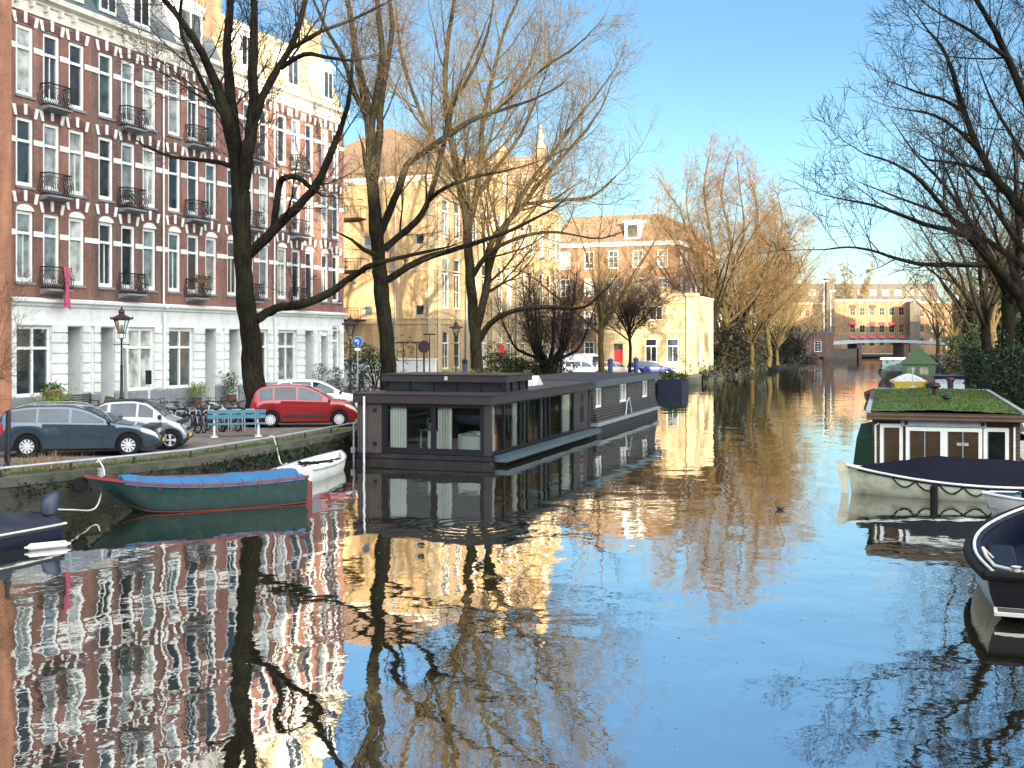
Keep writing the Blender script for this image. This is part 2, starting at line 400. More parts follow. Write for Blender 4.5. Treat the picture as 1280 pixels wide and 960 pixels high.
M['pole_blue'] = mat('pole_blue', (.02, .04, .14), .5, var=.15)
M['sign_blue'] = mat('sign_blue', (.01, .12, .55), .35, var=.03)
M['sign_red'] = mat('sign_red', (.55, .02, .02), .4, var=.05)
M['lamp_glass'] = mat('lamp_glass', (.45, .45, .42), .15, var=.1)
M['lamp_maroon'] = mat('lamp_maroon', (.035, .012, .018), .45, var=.2)
M['skin'] = mat('skin', (.45, .26, .19), .6, var=.1)
M['cloth_dark'] = mat('cloth_dark', (.02, .022, .03), .9, var=.3)
M['cloth_denim'] = mat('cloth_denim', (.04, .05, .075), .9, var=.2)
M['hair'] = mat('hair', (.03, .02, .015), .7, var=.3)
M['duck'] = mat('duck', (.018, .016, .016), .6, var=.3)
M['duck_bill'] = mat('duck_bill', (.6, .55, .45), .5, var=.1)
M['pot'] = mat('pot', (.16, .07, .04), .8, var=.2)
M['cloth_pink'] = mat('cloth_pink', (.42, .07, .13), .9, var=.5, scale=9)
M['awning_red'] = mat('awning_red', (.55, .03, .04), .7, var=.1)
M['plate_dark'] = mat('plate_dark', (.02, .03, .06), .4, var=.1)
M['plate_yellow'] = mat('plate_yellow', (.65, .48, .03), .4, var=.05)
M['text_white'] = mat('text_white', (.75, .75, .75), .5, var=.03)
# ================================================================ setting: water, ground, quays
def water_mat():
    m, n, l, b = nt('water')
    geo = mk(n, 'ShaderNodeNewGeometry')
    b.inputs['Base Color'].default_value = (.016, .017, .007, 1)
    b.inputs['Roughness'].default_value = .015; b.inputs['IOR'].default_value = WATER_IOR
    def noise_h(scale, stretch, detail, rot=0.0):
        mp = mk(n, 'ShaderNodeMapping'); mp.inputs['Scale'].default_value = (scale, scale * stretch, scale); mp.inputs['Rotation'].default_value = (0, 0, rot)
        l.new(geo.outputs['Position'], mp.inputs[0])
        nz = mk(n, 'ShaderNodeTexNoise', Scale=1.0, Detail=detail, Roughness=.5); l.new(mp.outputs[0], nz.inputs['Vector'])
        return nz.outputs['Fac']
    def scaled(s, k):
        x = mk(n, 'ShaderNodeMath', operation='MULTIPLY'); l.new(s, x.inputs[0])
        if isinstance(k, float): x.inputs[1].default_value = k
        else: l.new(k, x.inputs[1])
        return x.outputs[0]
    def add(a, c):
        x = mk(n, 'ShaderNodeMath', operation='ADD'); l.new(a, x.inputs[0]); l.new(c, x.inputs[1]); return x.outputs[0]
    # patches where a breath of wind roughens the surface
    pm = noise_h(.06, .8, 2.0); pr = mk(n, 'ShaderNodeMapRange'); pr.inputs[1].default_value = .38; pr.inputs[2].default_value = .62; pr.inputs[3].default_value = .35; pr.inputs[4].default_value = 1.0
    l.new(pm, pr.inputs[0])
    h = scaled(noise_h(.55, .9, 1.0, .3), .33)
    h = add(h, scaled(scaled(noise_h(2.1, .8, 1.5, -.3), .10), pr.outputs[0]))
    h = add(h, scaled(scaled(noise_h(6.5, .7, 2.0, .2), .022), pr.outputs[0]))
    # rings spreading behind the two coots
    for (cx, cy, rad, amp) in WAKES:
        sb = mk(n, 'ShaderNodeVectorMath', operation='SUBTRACT'); l.new(geo.outputs['Position'], sb.inputs[0]); sb.inputs[1].default_value = (cx, cy, 0)
        ln = mk(n, 'ShaderNodeVectorMath', operation='LENGTH'); l.new(sb.outputs[0], ln.inputs[0])
        k = mk(n, 'ShaderNodeMath', operation='MULTIPLY'); l.new(ln.outputs['Value'], k.inputs[0]); k.inputs[1].default_value = 16.0
        sn = mk(n, 'ShaderNodeMath', operation='SINE'); l.new(k.outputs[0], sn.inputs[0])
        fo = mk(n, 'ShaderNodeMapRange'); fo.interpolation_type = 'SMOOTHSTEP'
        fo.inputs[1].default_value = 0; fo.inputs[2].default_value = rad; fo.inputs[3].default_value = amp; fo.inputs[4].default_value = 0
        l.new(ln.outputs['Value'], fo.inputs[0])
        h = add(h, scaled(sn.outputs[0], fo.outputs[0]))
    bp = mk(n, 'ShaderNodeBump', Strength=1.0, Distance=.05); l.new(h, bp.inputs['Height']); l.new(bp.outputs[0], b.inputs['Normal'])
    return m
WATER_IOR = 13.0
WAKES = [(-.9, 26.4, 2.2, .05), (7.1, 29.3, 1.0, .03)]
M['water'] = water_mat()
mb = MB(); mb.poly([(-300, -60, 0), (420, -60, 0), (420, 420, 0), (-300, 420, 0)])
tag(link('water', mb.mesh('water', M['water'])), kind='structure')

ZS = .9                                               # street level above the water
QL = [(-27, 5), (-17.5, 19), (-12.15, 27.6), (-8.9, 32.4), (-7.4, 36.9), (-5.75, 43.3), (-2.05, 54.4), (19.4, 118.5)]
QL2 = [(19.6, 118.8), (42, 188), (76.8, 293)]
QR = [(8, 6), (13.5, 22), (16.6, 31), (20.4, 45), (53, 140), (107, 293)]
END = 338
def ground_sheet(z, left, right):
    mb = MB()
    big = 2600
    L = left + [(left[-1][0] + 12, END)]; Rr = right + [(right[-1][0] + 14, END)]
    for a, b in zip(L, L[1:]): mb.poly([(-big, a[1], z), (a[0], a[1], z), (b[0], b[1], z), (-big, b[1], z)])
    for a, b in zip(Rr, Rr[1:]): mb.poly([(a[0], a[1], z), (big, a[1], z), (big, b[1], z), (b[0], b[1], z)])
    mb.poly([(-big, END, z), (big, END, z), (big, 4200, z), (-big, 4200, z)])
    # the bridge street the photograph was taken from lies behind the camera
    mb.poly([(-big, -400, z), (big, -400, z), (big, -9, z), (-big, -9, z)])
    for P in (L, Rr): mb.poly([(-big if P is L else P[0][0], -9, z), (P[0][0] if P is L else big, -9, z), (P[0][0] if P is L else big, P[0][1], z), (-big if P is L else P[0][0], P[0][1], z)])
    return mb
tag(link('ground', ground_sheet(ZS, QL + QL2[1:], QR).mesh('ground', M['street'])), kind='structure')
# brick carriageway between the parked cars and the facades, 4 mm above the ground sheet
mb = MB()
rd = [(-27.5, 18), (-22.0, 28), (-18.0, 38), (-14.6, 48), (-9.6, 62), (10.5, 118)]
for a, b in zip(rd, rd[1:]):
    mb.poly([(a[0] - 3.2, a[1] + 1, ZS + .004), (a[0] + 1.6, a[1], ZS + .004), (b[0] + 1.6, b[1], ZS + .004), (b[0] - 3.2, b[1] + 1, ZS + .004)])
tag(link('road', mb.mesh('road', M['road'])), kind='structure')
mb = MB()
for a, b in zip(QL[1:], QL[2:]):                      # mossy earth strip along the edge
    mb.poly([(a[0] - 1.9, a[1] + .6, ZS + .004), (a[0] - .4, a[1] + .1, ZS + .004), (b[0] - .4, b[1] + .1, ZS + .004), (b[0] - 1.9, b[1] + .6, ZS + .004)])
tag(link('verge', mb.mesh('verge', M['earth'])), kind='structure')

def offset(P, k):
    out = []
    for i, p in enumerate(P):
        a = Vector(P[max(i - 1, 0)]); b = Vector(P[min(i + 1, len(P) - 1)]); t = (b - a).normalized(); nrm = Vector((t.y, -t.x))
        out.append(Vector(p) + nrm * k)
    return out
def quay(P, side, label, name='quay_wall', top=ZS + .06):
    root = thing(name, label, 'quay wall', (P[0][0], P[0][1], 0))
    o0 = Vector((P[0][0], P[0][1], 0))
    f = MB(); c = MB()
    A = offset(P, .12 * side); B = offset(P, -.5 * side); Cc = offset(P, .16 * side)
    for i in range(len(P) - 1):
        f.poly([Vector((*A[i], -1.2)) - o0, Vector((*A[i + 1], -1.2)) - o0, Vector((*A[i + 1], ZS - .16)) - o0, Vector((*A[i], ZS - .16)) - o0])
    c.grid([[Vector((*q[i], z)) - o0 for q, z in ((A, ZS - .16), (Cc, ZS - .16), (Cc, top), (B, top), (B, ZS - .02))] for i in range(len(P))])
    part('wall', f, M['quay'], root); part('coping', c, M['coping'], root)
    return root
quay(QL, 1, 'old mossy brick quay wall with stone coping beside the parked cars')
quay(QR, -1, 'low quay wall behind the boats moored beneath the bare trees')
# overgrown far bank
quay(QL2, 1, 'dark overgrown bank wall below the tall sunlit trees')
rng = random.Random(5)
mb = MB()
for i in range(900):                                  # ivy and ferns hanging from the joints of the wall
    t = rng.random() ** .8
    k = rng.choice([2, 3, 3, 4, 4, 5])
    a, b = Vector(QL[k]), Vector(QL[k + 1]); p = a.lerp(b, rng.random()); nrm = Vector(((b - a).y, -(b - a).x)).normalized()
    zc = .75 - abs(rng.gauss(0, .25))
    if zc < .12: continue
    mb.leaves(rng, [(p.x + nrm.x * .17, p.y + nrm.y * .17, zc)], 5, .05, .07)
solid('quay_ivy', mb, M['ivy'], 'ivy and moss hanging in the joints of the quay wall', 'ivy', kind='stuff')
mb = MB(); mb2 = MB()
for i in range(2600):
    u = rng.random(); a, b = (Vector(QL2[0]), Vector(QL2[1])) if u < .75 else (Vector(QL2[1]), Vector(QL2[2]))
    p = a.lerp(b, rng.random()); nrm = Vector(((b - a).y, -(b - a).x)).normalized()
    hgt = rng.random()
    back = rng.uniform(-.4, 3.2); zc = .25 + hgt * (1.2 + back * .9)
    p = p - nrm * back
    (mb if rng.random() < .7 else mb2).leaves(rng, [(p.x, p.y, zc)], 8, .16, .3)
solid('bank_ivy', mb, M['ivy'], 'dark ivy covering the bank under the tall sunlit trees', 'ivy', kind='stuff')
solid('bank_scrub', mb2, M['scrub'], 'brownish scrub growing among the ivy of the far bank', 'scrub', kind='stuff')
mb = MB()
for i in range(900):                                  # weeds and dry grass in the verge
    k = rng.choice([1, 2, 2, 2, 3, 3, 4]); a, b = Vector(QL[k]), Vector(QL[k + 1]); p = a.lerp(b, rng.random()); nrm = Vector(((b - a).y, -(b - a).x)).normalized()
    p = p - nrm * (.25 + abs(rng.gauss(0, .35)))
    for _ in range(5):
        q = p + Vector((rng.gauss(0, .08), rng.gauss(0, .08))); h = rng.uniform(.03, .11)
        mb.poly([(q.x - .012, q.y, ZS), (q.x + .012, q.y, ZS), (q.x + rng.gauss(0, .05), q.y + rng.gauss(0, .05), ZS + .03 + h)])
solid('verge_grass', mb, M['grass'], 'short weeds and grass growing along the quay edge', 'grass', kind='stuff')
mb = MB()
for i in range(260):
    q = Vector((-12.2, 30.0)) + Vector((rng.gauss(0, .42), rng.gauss(0, .3))); h = rng.uniform(.12, .5)
    a = rng.gauss(0, .25)
    mb.poly([(q.x - .015, q.y, ZS), (q.x + .015, q.y, ZS), (q.x + a, q.y + rng.gauss(0, .1), ZS + h)])
solid('dry_grass_tuft', mb, M['dry_leaf'], 'clump of dry brown grass beside the white bumper at the quay rail', 'grass tuft')

rng = random.Random(77); mb = MB()
for i in range(1500):
    if rng.random() < .6:
        k = rng.choice([1, 2, 3, 4, 5]); a, b = Vector(QL[k]), Vector(QL[k + 1]); p = a.lerp(b, rng.random()); nrm = Vector(((b - a).y, -(b - a).x)).normalized(); p = p + nrm * (.2 + abs(rng.gauss(0, 1.3)))
    else: p = Vector((rng.gauss(1, 5.5), rng.uniform(12, 44)))
    a = rng.uniform(0, 6.3); r_ = rng.uniform(.015, .04)
    mb.poly([(p.x + r_ * math.cos(a + t) * (1 if j % 2 else .55), p.y + r_ * math.sin(a + t) * (1 if j % 2 else .55), .006 + .004 * (j % 2)) for j, t in enumerate((0, 1.57, 3.14, 4.71))])
solid('floating_leaves', mb, M['dry_leaf'], 'dead leaves drifting on the water along the quay and boats', 'leaves', kind='stuff')

# low pipe railing along the quay
root = thing('quay_railing', 'low grey pipe railing on short posts along the quay edge', 'railing', (QL[2][0], QL[2][1], ZS))
rp = offset(QL[1:7], -.18); o0 = Vector((QL[2][0], QL[2][1], ZS))
dense = []
for a, b in zip(rp, rp[1:]):
    nseg = max(2, int((b - a).length / 1.9)); dense += [a.lerp(b, i / nseg) for i in range(nseg)]
dense.append(rp[-1])
t = MB(); t.tube([Vector((p.x, p.y, ZS + .27)) - o0 for p in dense], .036, 8); part('rail', t, M['zinc'], root, True)
for p in dense:
    if p.y < 24: continue
    t = MB(); t.tube([Vector((p.x, p.y, ZS + .02)) - o0, Vector((p.x, p.y, ZS + .25)) - o0], .03, 6); t.box(p.x - o0.x - .06, p.x - o0.x + .06, p.y - o0.y - .06, p.y - o0.y + .06, .055, .075)
    part('post', t, M['iron'], root)

# ================================================================ buildings
def wall_open(mb, x0, x1, z0, z1, ops, y=0.0, rev=.2, T=None):
    """a wall sheet with real openings and their reveals"""
    T = T or (lambda x, yy, z: (x, yy, z))
    xs = sorted({x0, x1, *[o[0] for o in ops], *[o[1] for o in ops]}); zs = sorted({z0, z1, *[o[2] for o in ops], *[o[3] for o in ops]})
    for i in range(len(zs) - 1):
        run = None
        for j in range(len(xs) - 1):
            cx, cz = (xs[j] + xs[j + 1]) / 2, (zs[i] + zs[i + 1]) / 2
            hole = any(o[0] < cx < o[1] and o[2] < cz < o[3] for o in ops)
            if not hole:
                if run is None: run = xs[j]
            if (hole or j == len(xs) - 2) and run is not None:
                e = xs[j] if hole else xs[j + 1]
                mb.poly([T(run, y, zs[i]), T(e, y, zs[i]), T(e, y, zs[i + 1]), T(run, y, zs[i + 1])]); run = None
    for o in ops:
        a, b, c, d = o[:4]; r = o[4] if len(o) > 4 else rev
        mb.poly([T(a, y, c), T(a, y + r, c), T(a, y + r, d), T(a, y, d)]); mb.poly([T(b, y, c), T(b, y, d), T(b, y + r, d), T(b, y + r, c)])
        mb.poly([T(a, y, d), T(a, y + r, d), T(b, y + r, d), T(b, y, d)]); mb.poly([T(a, y, c), T(b, y, c), T(b, y + r, c), T(a, y + r, c)])
def tbox(mb, T, x0, x1, y0, y1, z0, z1):
    P = [T(x, y, z) for z in (z0, z1) for y in (y0, y1) for x in (x0, x1)]; a = [mb.vert(p) for p in P]
    for q in ((0, 2, 3, 1), (4, 5, 7, 6), (0, 1, 5, 4), (2, 6, 7, 3), (0, 4, 6, 2), (1, 3, 7, 5)): mb.face([a[i] for i in q])
ID = lambda x, y, z: (x, y, z)
SIDE = lambda x, y, z: (y, x, z)              # the wall on the x = 0 side, u running inwards
def window(parent, x0, x1, z0, z1, frame, pane, T=ID, y=0.0, transom=None, mull=0, fw=.1, bars=0, sill=None, arch=False, hbars=0):
    f = MB(); e = .004
    a, b, c, d = x0 + e, x1 - e, z0 + e, z1 - e
    yb, yf = y + .17, y + .07
    tbox(f, T, a, a + fw, yf, yb, c, d); tbox(f, T, b - fw, b, yf, yb, c, d)
    tbox(f, T, a + fw, b - fw, yf, yb, d - fw, d); tbox(f, T, a + fw, b - fw, yf, yb, c, c + fw * 1.2)
    if transom: tbox(f, T, a + fw, b - fw, yf - .02, yb, transom - .06, transom + .06)
    for k in range(mull):
        xm = a + (b - a) * (k + 1) / (mull + 1); tbox(f, T, xm - .055, xm + .055, yf - .01, yb - .002, c + fw * 1.2, d - fw)
    for k in range(bars):
        xm = a + (b - a) * (k + 1) / (bars + 1); tbox(f, T, xm - .02, xm + .02, yf + .03, yb - .004, c + fw * 1.2, (transom - .06) if transom and bars == 1 else d - fw)
    for k in range(hbars):
        zm = c + (d - c) * (k + 1) / (hbars + 1); tbox(f, T, a + fw, b - fw, yf + .032, yb - .006, zm - .02, zm + .02)
    w = part('window', f, frame, parent)
    p = MB(); p.poly([T(a + .02, y + .145, c + .02), T(b - .02, y + .145, c + .02), T(b - .02, y + .145, d - .02), T(a + .02, y + .145, d - .02)])
    part('pane', p, pane, w)
    if sill:
        s = MB(); tbox(s, T, x0 - .06, x1 + .06, y - .07, y + .06, z0 - .11, z0 - .003); part('sill', s, sill, w)
    return w

FD = Vector((.351, .936, 0)).normalized(); FRZ = math.atan2(FD.y, FD.x)
def fpos(s, inward=0.0, z=ZS):
    return Vector((-21.1 + FD.x * s - FD.y * inward, 48.9 + FD.y * s + FD.x * inward, z))
ROWS = [(5.9, 8.95, 8.0), (10.0, 12.95, 11.95), (13.9, 16.9, 15.95)]

def row_house(s0, W, label, wallm, typ, dormer, pipe, roofm, extras=()):
    root = thing('row_house', label, 'house', fpos(s0), FRZ, 'brick row houses with white ground floors')
    e = .003; D = 11.0
    nb = 3 if W > 4 else 2
    if nb == 3: cx = [.98, 2.56, 4.14]
    else: cx = [.95, 2.35]
    ww = 1.02 if nb == 3 else .9
    ops = [(c - ww / 2, c + ww / 2, z0, z1) for c in cx for z0, z1, _ in ROWS]
    w = MB(); wall_open(w, e, W - e, 5.2, 17.5, ops)
    w.poly([(e, 0, 0), (e, D, 0), (e, D, 17.5), (e, 0, 17.5)]); w.poly([(W - e, 0, 0), (W - e, D, 0), (W - e, D, 17.5), (W - e, 0, 17.5)]); w.poly([(e, D, 0), (W - e, D, 0), (W - e, D, 17.5), (e, D, 17.5)])
    part('wall', w, wallm, root)
    # white ground floor
    if typ == 'A': gops = [(.45, 2.5, .95, 4.0), (3.5, 4.45, 0, 4.0, .9)]
    elif typ == 'B': gops = [(2.5, 4.45, .95, 4.0), (.55, 1.5, 0, 4.0, .9)]
    else: gops = [(1.85, 2.75, 1.2, 4.4), (.35, 1.15, 0, 3.7, .9)]
    g = MB(); wall_open(g, e, W - e, 0, 5.2, gops)
    door = [o for o in gops if len(o) > 4][0]
    for o in gops:                                                  # rusticated blocks on the piers
        pass
    edges = sorted([(o[0], o[1]) for o in gops]); piers = []; x = .12
    for a, b in edges: piers.append((x, a - .02)); x = b + .02
    piers.append((x, W - .12))
    for a, b in piers:
        if b - a < .2: continue
        z = 1.0
        while z < 3.9:
            g.box(a, b, -.085, -.002, z, z + .39); z += .46
    g.box(e, W - e, -.09, -.002, 4.05, 4.12)
    part('ground_floor_wall', g, M['plaster'], root)
    dx0, dx1 = door[0] - .02, door[1] + .02
    for a, b in ((.01, dx0), (dx1, W - .01)):
        if b - a > .1: p = MB(); p.prism([(-.002, 0), (-.10, 0), (-.10, .86), (-.086, .92), (-.002, .92)], a, b, 'x'); part('plinth', p, M['stone_grey'], root)
    c = MB()
    c.prism([(-.003, 4.86), (-.12, 4.9), (-.14, 5.0), (-.30, 5.06), (-.32, 5.17), (-.003, 5.25)], e, W - e, 'x')
    part('string_course', c, M['plaster'], root)
    if pipe:
        t = MB(); t.tube([(W - .02, -.16, .95), (W - .02, -.16, 4.8)], .05, 8); t.tube([(W - .02, -.36, 5.0), (W - .02, -.1, 5.3), (W - .02, -.1, 17.3), (W - .02, -.3, 17.7)], .05, 8)
        part('drain_pipe', t, M['white_paint'], root, True)
    for o in gops:
        if len(o) > 4:
            dm = MB(); dm.box(o[0] + .02, o[1] - .02, .80, .86, .35, 3.0); dm.box(o[0] + .15, o[1] - .15, .785, .80, .5, 1.5); dm.box(o[0] + .15, o[1] - .15, .785, .80, 1.7, 2.8)
            dr = part('door', dm, M['door_grey'] if typ != 'C' else M['door_dark'], root)
            k = MB(); k.ball((o[0] + .2, .76, 1.45), .04, .04, .04, 8, 5); part('handle', k, M['iron'], dr, True)
            fl = MB(); fl.box(o[0] + .02, o[1] - .02, .81, .85, 3.06, 3.95); part('fanlight', fl, M['pane_dark'], root)
            st = MB(); st.box(o[0] + .01, o[1] - .01, .02, .79, 0, .17); st.box(o[0] + .01, o[1] - .01, .35, .79, .17, .34); part('step', st, M['stone_grey'], root)
        else:
            window(root, o[0], o[1], o[2], o[3], M['white_paint'], M['pane'], transom=3.05 if typ != 'C' else 3.4, mull=1 if typ != 'C' else 0, fw=.12, sill=M['stone_grey'])
    # upper windows
    wins = {}
    for ri, (z0, z1, tr) in enumerate(ROWS):
        for ci, c0 in enumerate(cx):
            wins[ri, ci] = window(root, c0 - ww / 2, c0 + ww / 2, z0, z1, M['white_paint'], M['pane'], transom=tr, fw=.15, sill=M['stone_grey'], bars=1 if (ri + ci) % 3 == 0 else 0)
    lt = MB(); wt = MB()
    for ri, (z0, z1, tr) in enumerate(ROWS):
        for ci, c0 in enumerate(cx):
            lt = MB(); a, b = c0 - ww / 2, c0 + ww / 2
            arched = ri == 0 and ci != 1
            zt = z1 + (.30 if arched else 0.0)
            if arched:                                             # white arched head over the first-floor windows
                pts = [(a, z1 + .004)] + [(c0 + ww / 2 * math.cos(t), z1 + .004 + .28 * math.sin(t)) for t in [math.pi * (1 - k / 8) for k in range(1, 8)]] + [(b, z1 + .004)]
                lt.mi = 1; lt.prism(pts, -.035, -.003, 'y'); lt.mi = 0
            n = 8; lt.mi = 0                                        # darker brick arch
            lo = [(a - .08 + (ww + .16) * k / n, zt + .02 + .10 * math.sin(math.pi * k / n)) for k in range(n + 1)]
            hi = [(a - .14 + (ww + .28) * k / n, zt + .36 + .14 * math.sin(math.pi * k / n)) for k in range(n + 1)]
            lt.prism(lo + hi[::-1], -.03, -.004, 'y')
            for u in (0.0, .5, 1.0):
                xm = a - .06 + (ww + .12) * u; h = zt + .02 + .10 * math.sin(math.pi * u); sl = (u - .5) * .22
                lt.mi = 1; lt.prism([(xm - .08, h), (xm + .08, h), (xm + .10 + sl, h + .46), (xm - .10 + sl, h + .46)], -.06, -.031, 'y')
            part('lintel', lt, [M['lintel_brick'], M['white_paint']], wins[ri, ci])
        xs = [e] + [v for c0 in cx for v in (c0 - ww / 2, c0 + ww / 2)] + [W - e]
        for k in range(0, len(xs), 2):
            if xs[k + 1] - xs[k] > .05: wt = MB(); wt.box(xs[k], xs[k + 1] - .002, -.035, -.002, tr - .12, tr + .12); part('stone_band', wt, M['white_paint'], root)
    # cornice, frieze, gutter
    c = MB()
    c.box(e, W - e, -.05, -.002, 17.5, 17.98)
    c.prism([(-.003, 17.98), (-.14, 18.0), (-.18, 18.1), (-.42, 18.2), (-.48, 18.42), (-.003, 18.46)], e, W - e, 'x')
    for k in range(int(W / .86)): c.box(.3 + k * .86, .42 + k * .86, -.30, -.055, 17.75, 17.975)
    part('cornice', c, M['cream_trim'], root)
    # mansard with dormers
    r = MB(); hr = 22.0
    r.poly([(e, -.02, 18.46), (W - e, -.02, 18.46), (W - e, 1.5, hr), (e, 1.5, hr)]); r.poly([(e, 1.5, hr), (W - e, 1.5, hr), (W - e, D, hr + .3), (e, D, hr + .3)])
    for x in (e, W - e): r.poly([(x, -.02, 17.5), (x, 1.5, hr), (x, D, hr + .3), (x, D, 17.5)])
    rf = part('roof', r, roofm, root)
    for (dx, dw, dm) in dormer:
        q = MB(); q.box(dx - dw / 2, dx + dw / 2, .12, 1.4, 18.7, 20.9); q.prism([(dx - dw / 2 - .15, 20.9), (dx + dw / 2 + .15, 20.9), (dx + dw / 2 + .1, 21.1), (dx, 21.25), (dx - dw / 2 - .1, 21.1)], 0.0, 1.5, 'y')
        dd = part('dormer', q, dm, rf)
        q = MB(); q.box(dx - dw / 2 + .12, dx + dw / 2 - .12, .06, .115, 18.85, 20.75); q.m = [0] * len(q.f)
        k0 = len(q.f); q.mi = 1; q.box(dx - dw / 2 + .22, dx - .05, .045, .058, 19.0, 20.6); q.box(dx + .05, dx + dw / 2 - .22, .045, .058, 19.0, 20.6)
        part('dormer_window', q, [M['white_paint'], M['pane_dark']], rf)
    for (xc, yc, wd, hh, mm) in extras:
        q = MB(); q.box(xc - wd / 2, xc + wd / 2, yc, yc + .9, 18.5, hh); q.box(xc - wd / 2 - .1, xc + wd / 2 + .1, yc - .1, yc + 1.0, hh, hh + .2)
        for k in range(2): q.lathe([(.12, hh + .2), (.10, hh + .7)], 8, (xc - wd / 4 + k * wd / 2, yc + .45, 0))
        part('chimney', q, mm, root)
    # little iron balconies before the middle windows
    for ri, (z0, z1, tr) in enumerate(ROWS):
        c0 = cx[1] if nb == 3 else None
        if c0 is None: continue
        zb = z0 - .35
        q = MB(); q.prism([(-.55, zb), (-.02, zb - .14), (-.002, zb), (-.002, zb + .08), (-.55, zb + .08)], c0 - .72, c0 + .72, 'x')
        bal = part('balcony', q, M['stone_grey'], root)
        q = MB(); zt = zb + 1.05
        for (x0, y0, x1, y1) in ((c0 - .68, -.5, c0 + .68, -.5), (c0 - .68, -.5, c0 - .68, -.02), (c0 + .68, -.5, c0 + .68, -.02)):
            L = math.hypot(x1 - x0, y1 - y0); nbar = max(3, int(L / .11))
            q.bar((x0, y0, zt), (x1, y1, zt), .05); q.bar((x0, y0, zb + .14), (x1, y1, zb + .14), .035); q.bar((x0, y0, zt - .16), (x1, y1, zt - .16), .025)
            nx, ny = ((0, -1) if y0 == y1 else ((-1, 0) if x0 < c0 else (1, 0)))
            for k in range(nbar + 1):
                t = k / nbar; x, y = x0 + (x1 - x0) * t, y0 + (y1 - y0) * t
                bl = [(x + nx * b, y + ny * b, zb + .12 + (zt - zb - .12) * u) for u, b in ((0, 0), (.2, .12), (.45, .15), (.7, .03), (1, 0))]
                q.tube(bl, .014, 4, False)
            for k in range(max(1, int(L / .3))):
                xm, ym = x0 + (x1 - x0) * (k + .5) / max(1, int(L / .3)), y0 + (y1 - y0) * (k + .5) / max(1, int(L / .3))
                q.tube([(xm + (x1 - x0) / L * .11 * math.cos(a) + nx * .1, ym + (y1 - y0) / L * .11 * math.cos(a) + ny * .1, zb + .5 + .13 * math.sin(a)) for a in [2 * math.pi * j / 10 for j in range(11)]], .016, 4, False)
        part('railing', q, M['iron'], bal)
    return root

RH = [
    (-.42, 5.12, 'red brick row house nearest the plain orange brick wall, pink cloth on its balcony', 'brick_red', 'A', [(2.9, 1.5, 'copper_green'), (4.4, .8, 'copper_green')], False, 'slate', ()),
    (4.70, 5.15, 'row house of browner brick with green roof dormers behind the street lamp', 'brick_brown', 'B', [(1.2, 1.4, 'copper_green'), (3.6, 1.5, 'white_paint')], True, 'slate', ()),
    (9.85, 5.15, 'red brick row house beside the drain pipe, white dormer and tall chimney above', 'brick_red', 'A', [(2.4, 2.2, 'white_paint')], False, 'slate', [(4.75, .6, .75, 23.4, 'brick_orange')]),
    (15.0, 5.12, 'red brick row house half hidden behind the thick dark tree trunk', 'brick_red', 'B', [(2.5, 1.4, 'white_paint')], True, 'slate_tan', [(.5, .7, .8, 23.4, 'brick_orange')]),
    (20.12, 5.08, 'partly sunlit brick row house with tan mansard above the red car', 'brick_red', 'A', [(2.3, 1.5, 'white_paint')], False, 'slate_tan', ()),
    (25.2, 3.4, 'narrow sunlit two window brick house ending the row at the side street', 'brick_red', 'C', [(1.5, 1.4, 'white_paint')], False, 'slate_tan', [(2.4, 1.6, 1.6, 23.6, 'stone_pale')]),
]
houses = []
for (s0, W, lab, wm, ty, dm, pipe, rm, ex) in RH:
    houses.append(row_house(s0, W, lab, M[wm], ty, [(a, b, M[c]) for a, b, c in dm], pipe, M[rm], [(a, b, c, h, M[mm]) for a, b, c, h, mm in ex]))
# street name plate on the last house
q = MB(); q.box(2.55, 3.1, -.045, -.012, 5.75, 6.0); q.mi = 1; q.box(2.62, 3.03, -.05, -.046, 5.84, 5.91)
part('street_name_plate', q, [M['plate_dark'], M['text_white']], houses[-1])

def balcony_item(house, dz, name, mbuild, mats, label, cat):
    mb = MB(); mbuild(mb); o = solid(name, mb, mats, label, cat, loc=house.location + Vector((0, 0, dz)), rz=FRZ); return o
def hang_cloth(mb):
    rows = []
    for i in range(9):
        t = i / 8; z = 6.62 - t * 1.75
        rows.append([(2.55 + u * .42 + .05 * math.sin(4 * t + 3 * u), -.66 - .05 * math.sin(u * 9 + t * 3) - .05 * t, z - .12 * u * t) for u in [k / 6 for k in range(7)]])
    mb.grid(rows); mb.grid([[(x, y - .02, z) for x, y, z in r] for r in rows])
balcony_item(houses[0], 0, 'hanging_cloth', hang_cloth, M['cloth_pink'], 'patterned pink cloth hung over an iron balcony of the red house', 'cloth')
rng = random.Random(11)
def planter(mb):
    mb.box(1.95, 3.15, -.72, -.53, 6.4, 6.58)
q = MB(); planter(q); rt = thing('balcony_planter', 'green planter boxes on the balcony beside the thick tree trunk', 'planter', houses[2].location + Vector((0, 0, 0)), FRZ)
part('box', q, M['pot'], rt); q = MB(); q.leaves(rng, [(1.95 + rng.random() * 1.2, -.62, 6.6 + rng.random() * .2) for _ in range(40)], 6, .05, .08); part('plant', q, M['hedge'], rt)
rt = thing('potted_plant', 'round potted shrub on a balcony of the browner brick house', 'plant', houses[1].location + FD * 2.3 + Vector((FD.y * .3, -FD.x * .3, 9.73)), FRZ)
q = MB(); q.lathe([(.12, 0), (.17, .28), (.19, .3)], 10); part('pot', q, M['pot'], rt); q = MB(); q.leaves(rng, [Vector((rng.gauss(0, .14), rng.gauss(0, .14), .62 + rng.gauss(0, .13))) for _ in range(40)], 6, .05, .05); part('foliage', q, M['hedge'], rt)

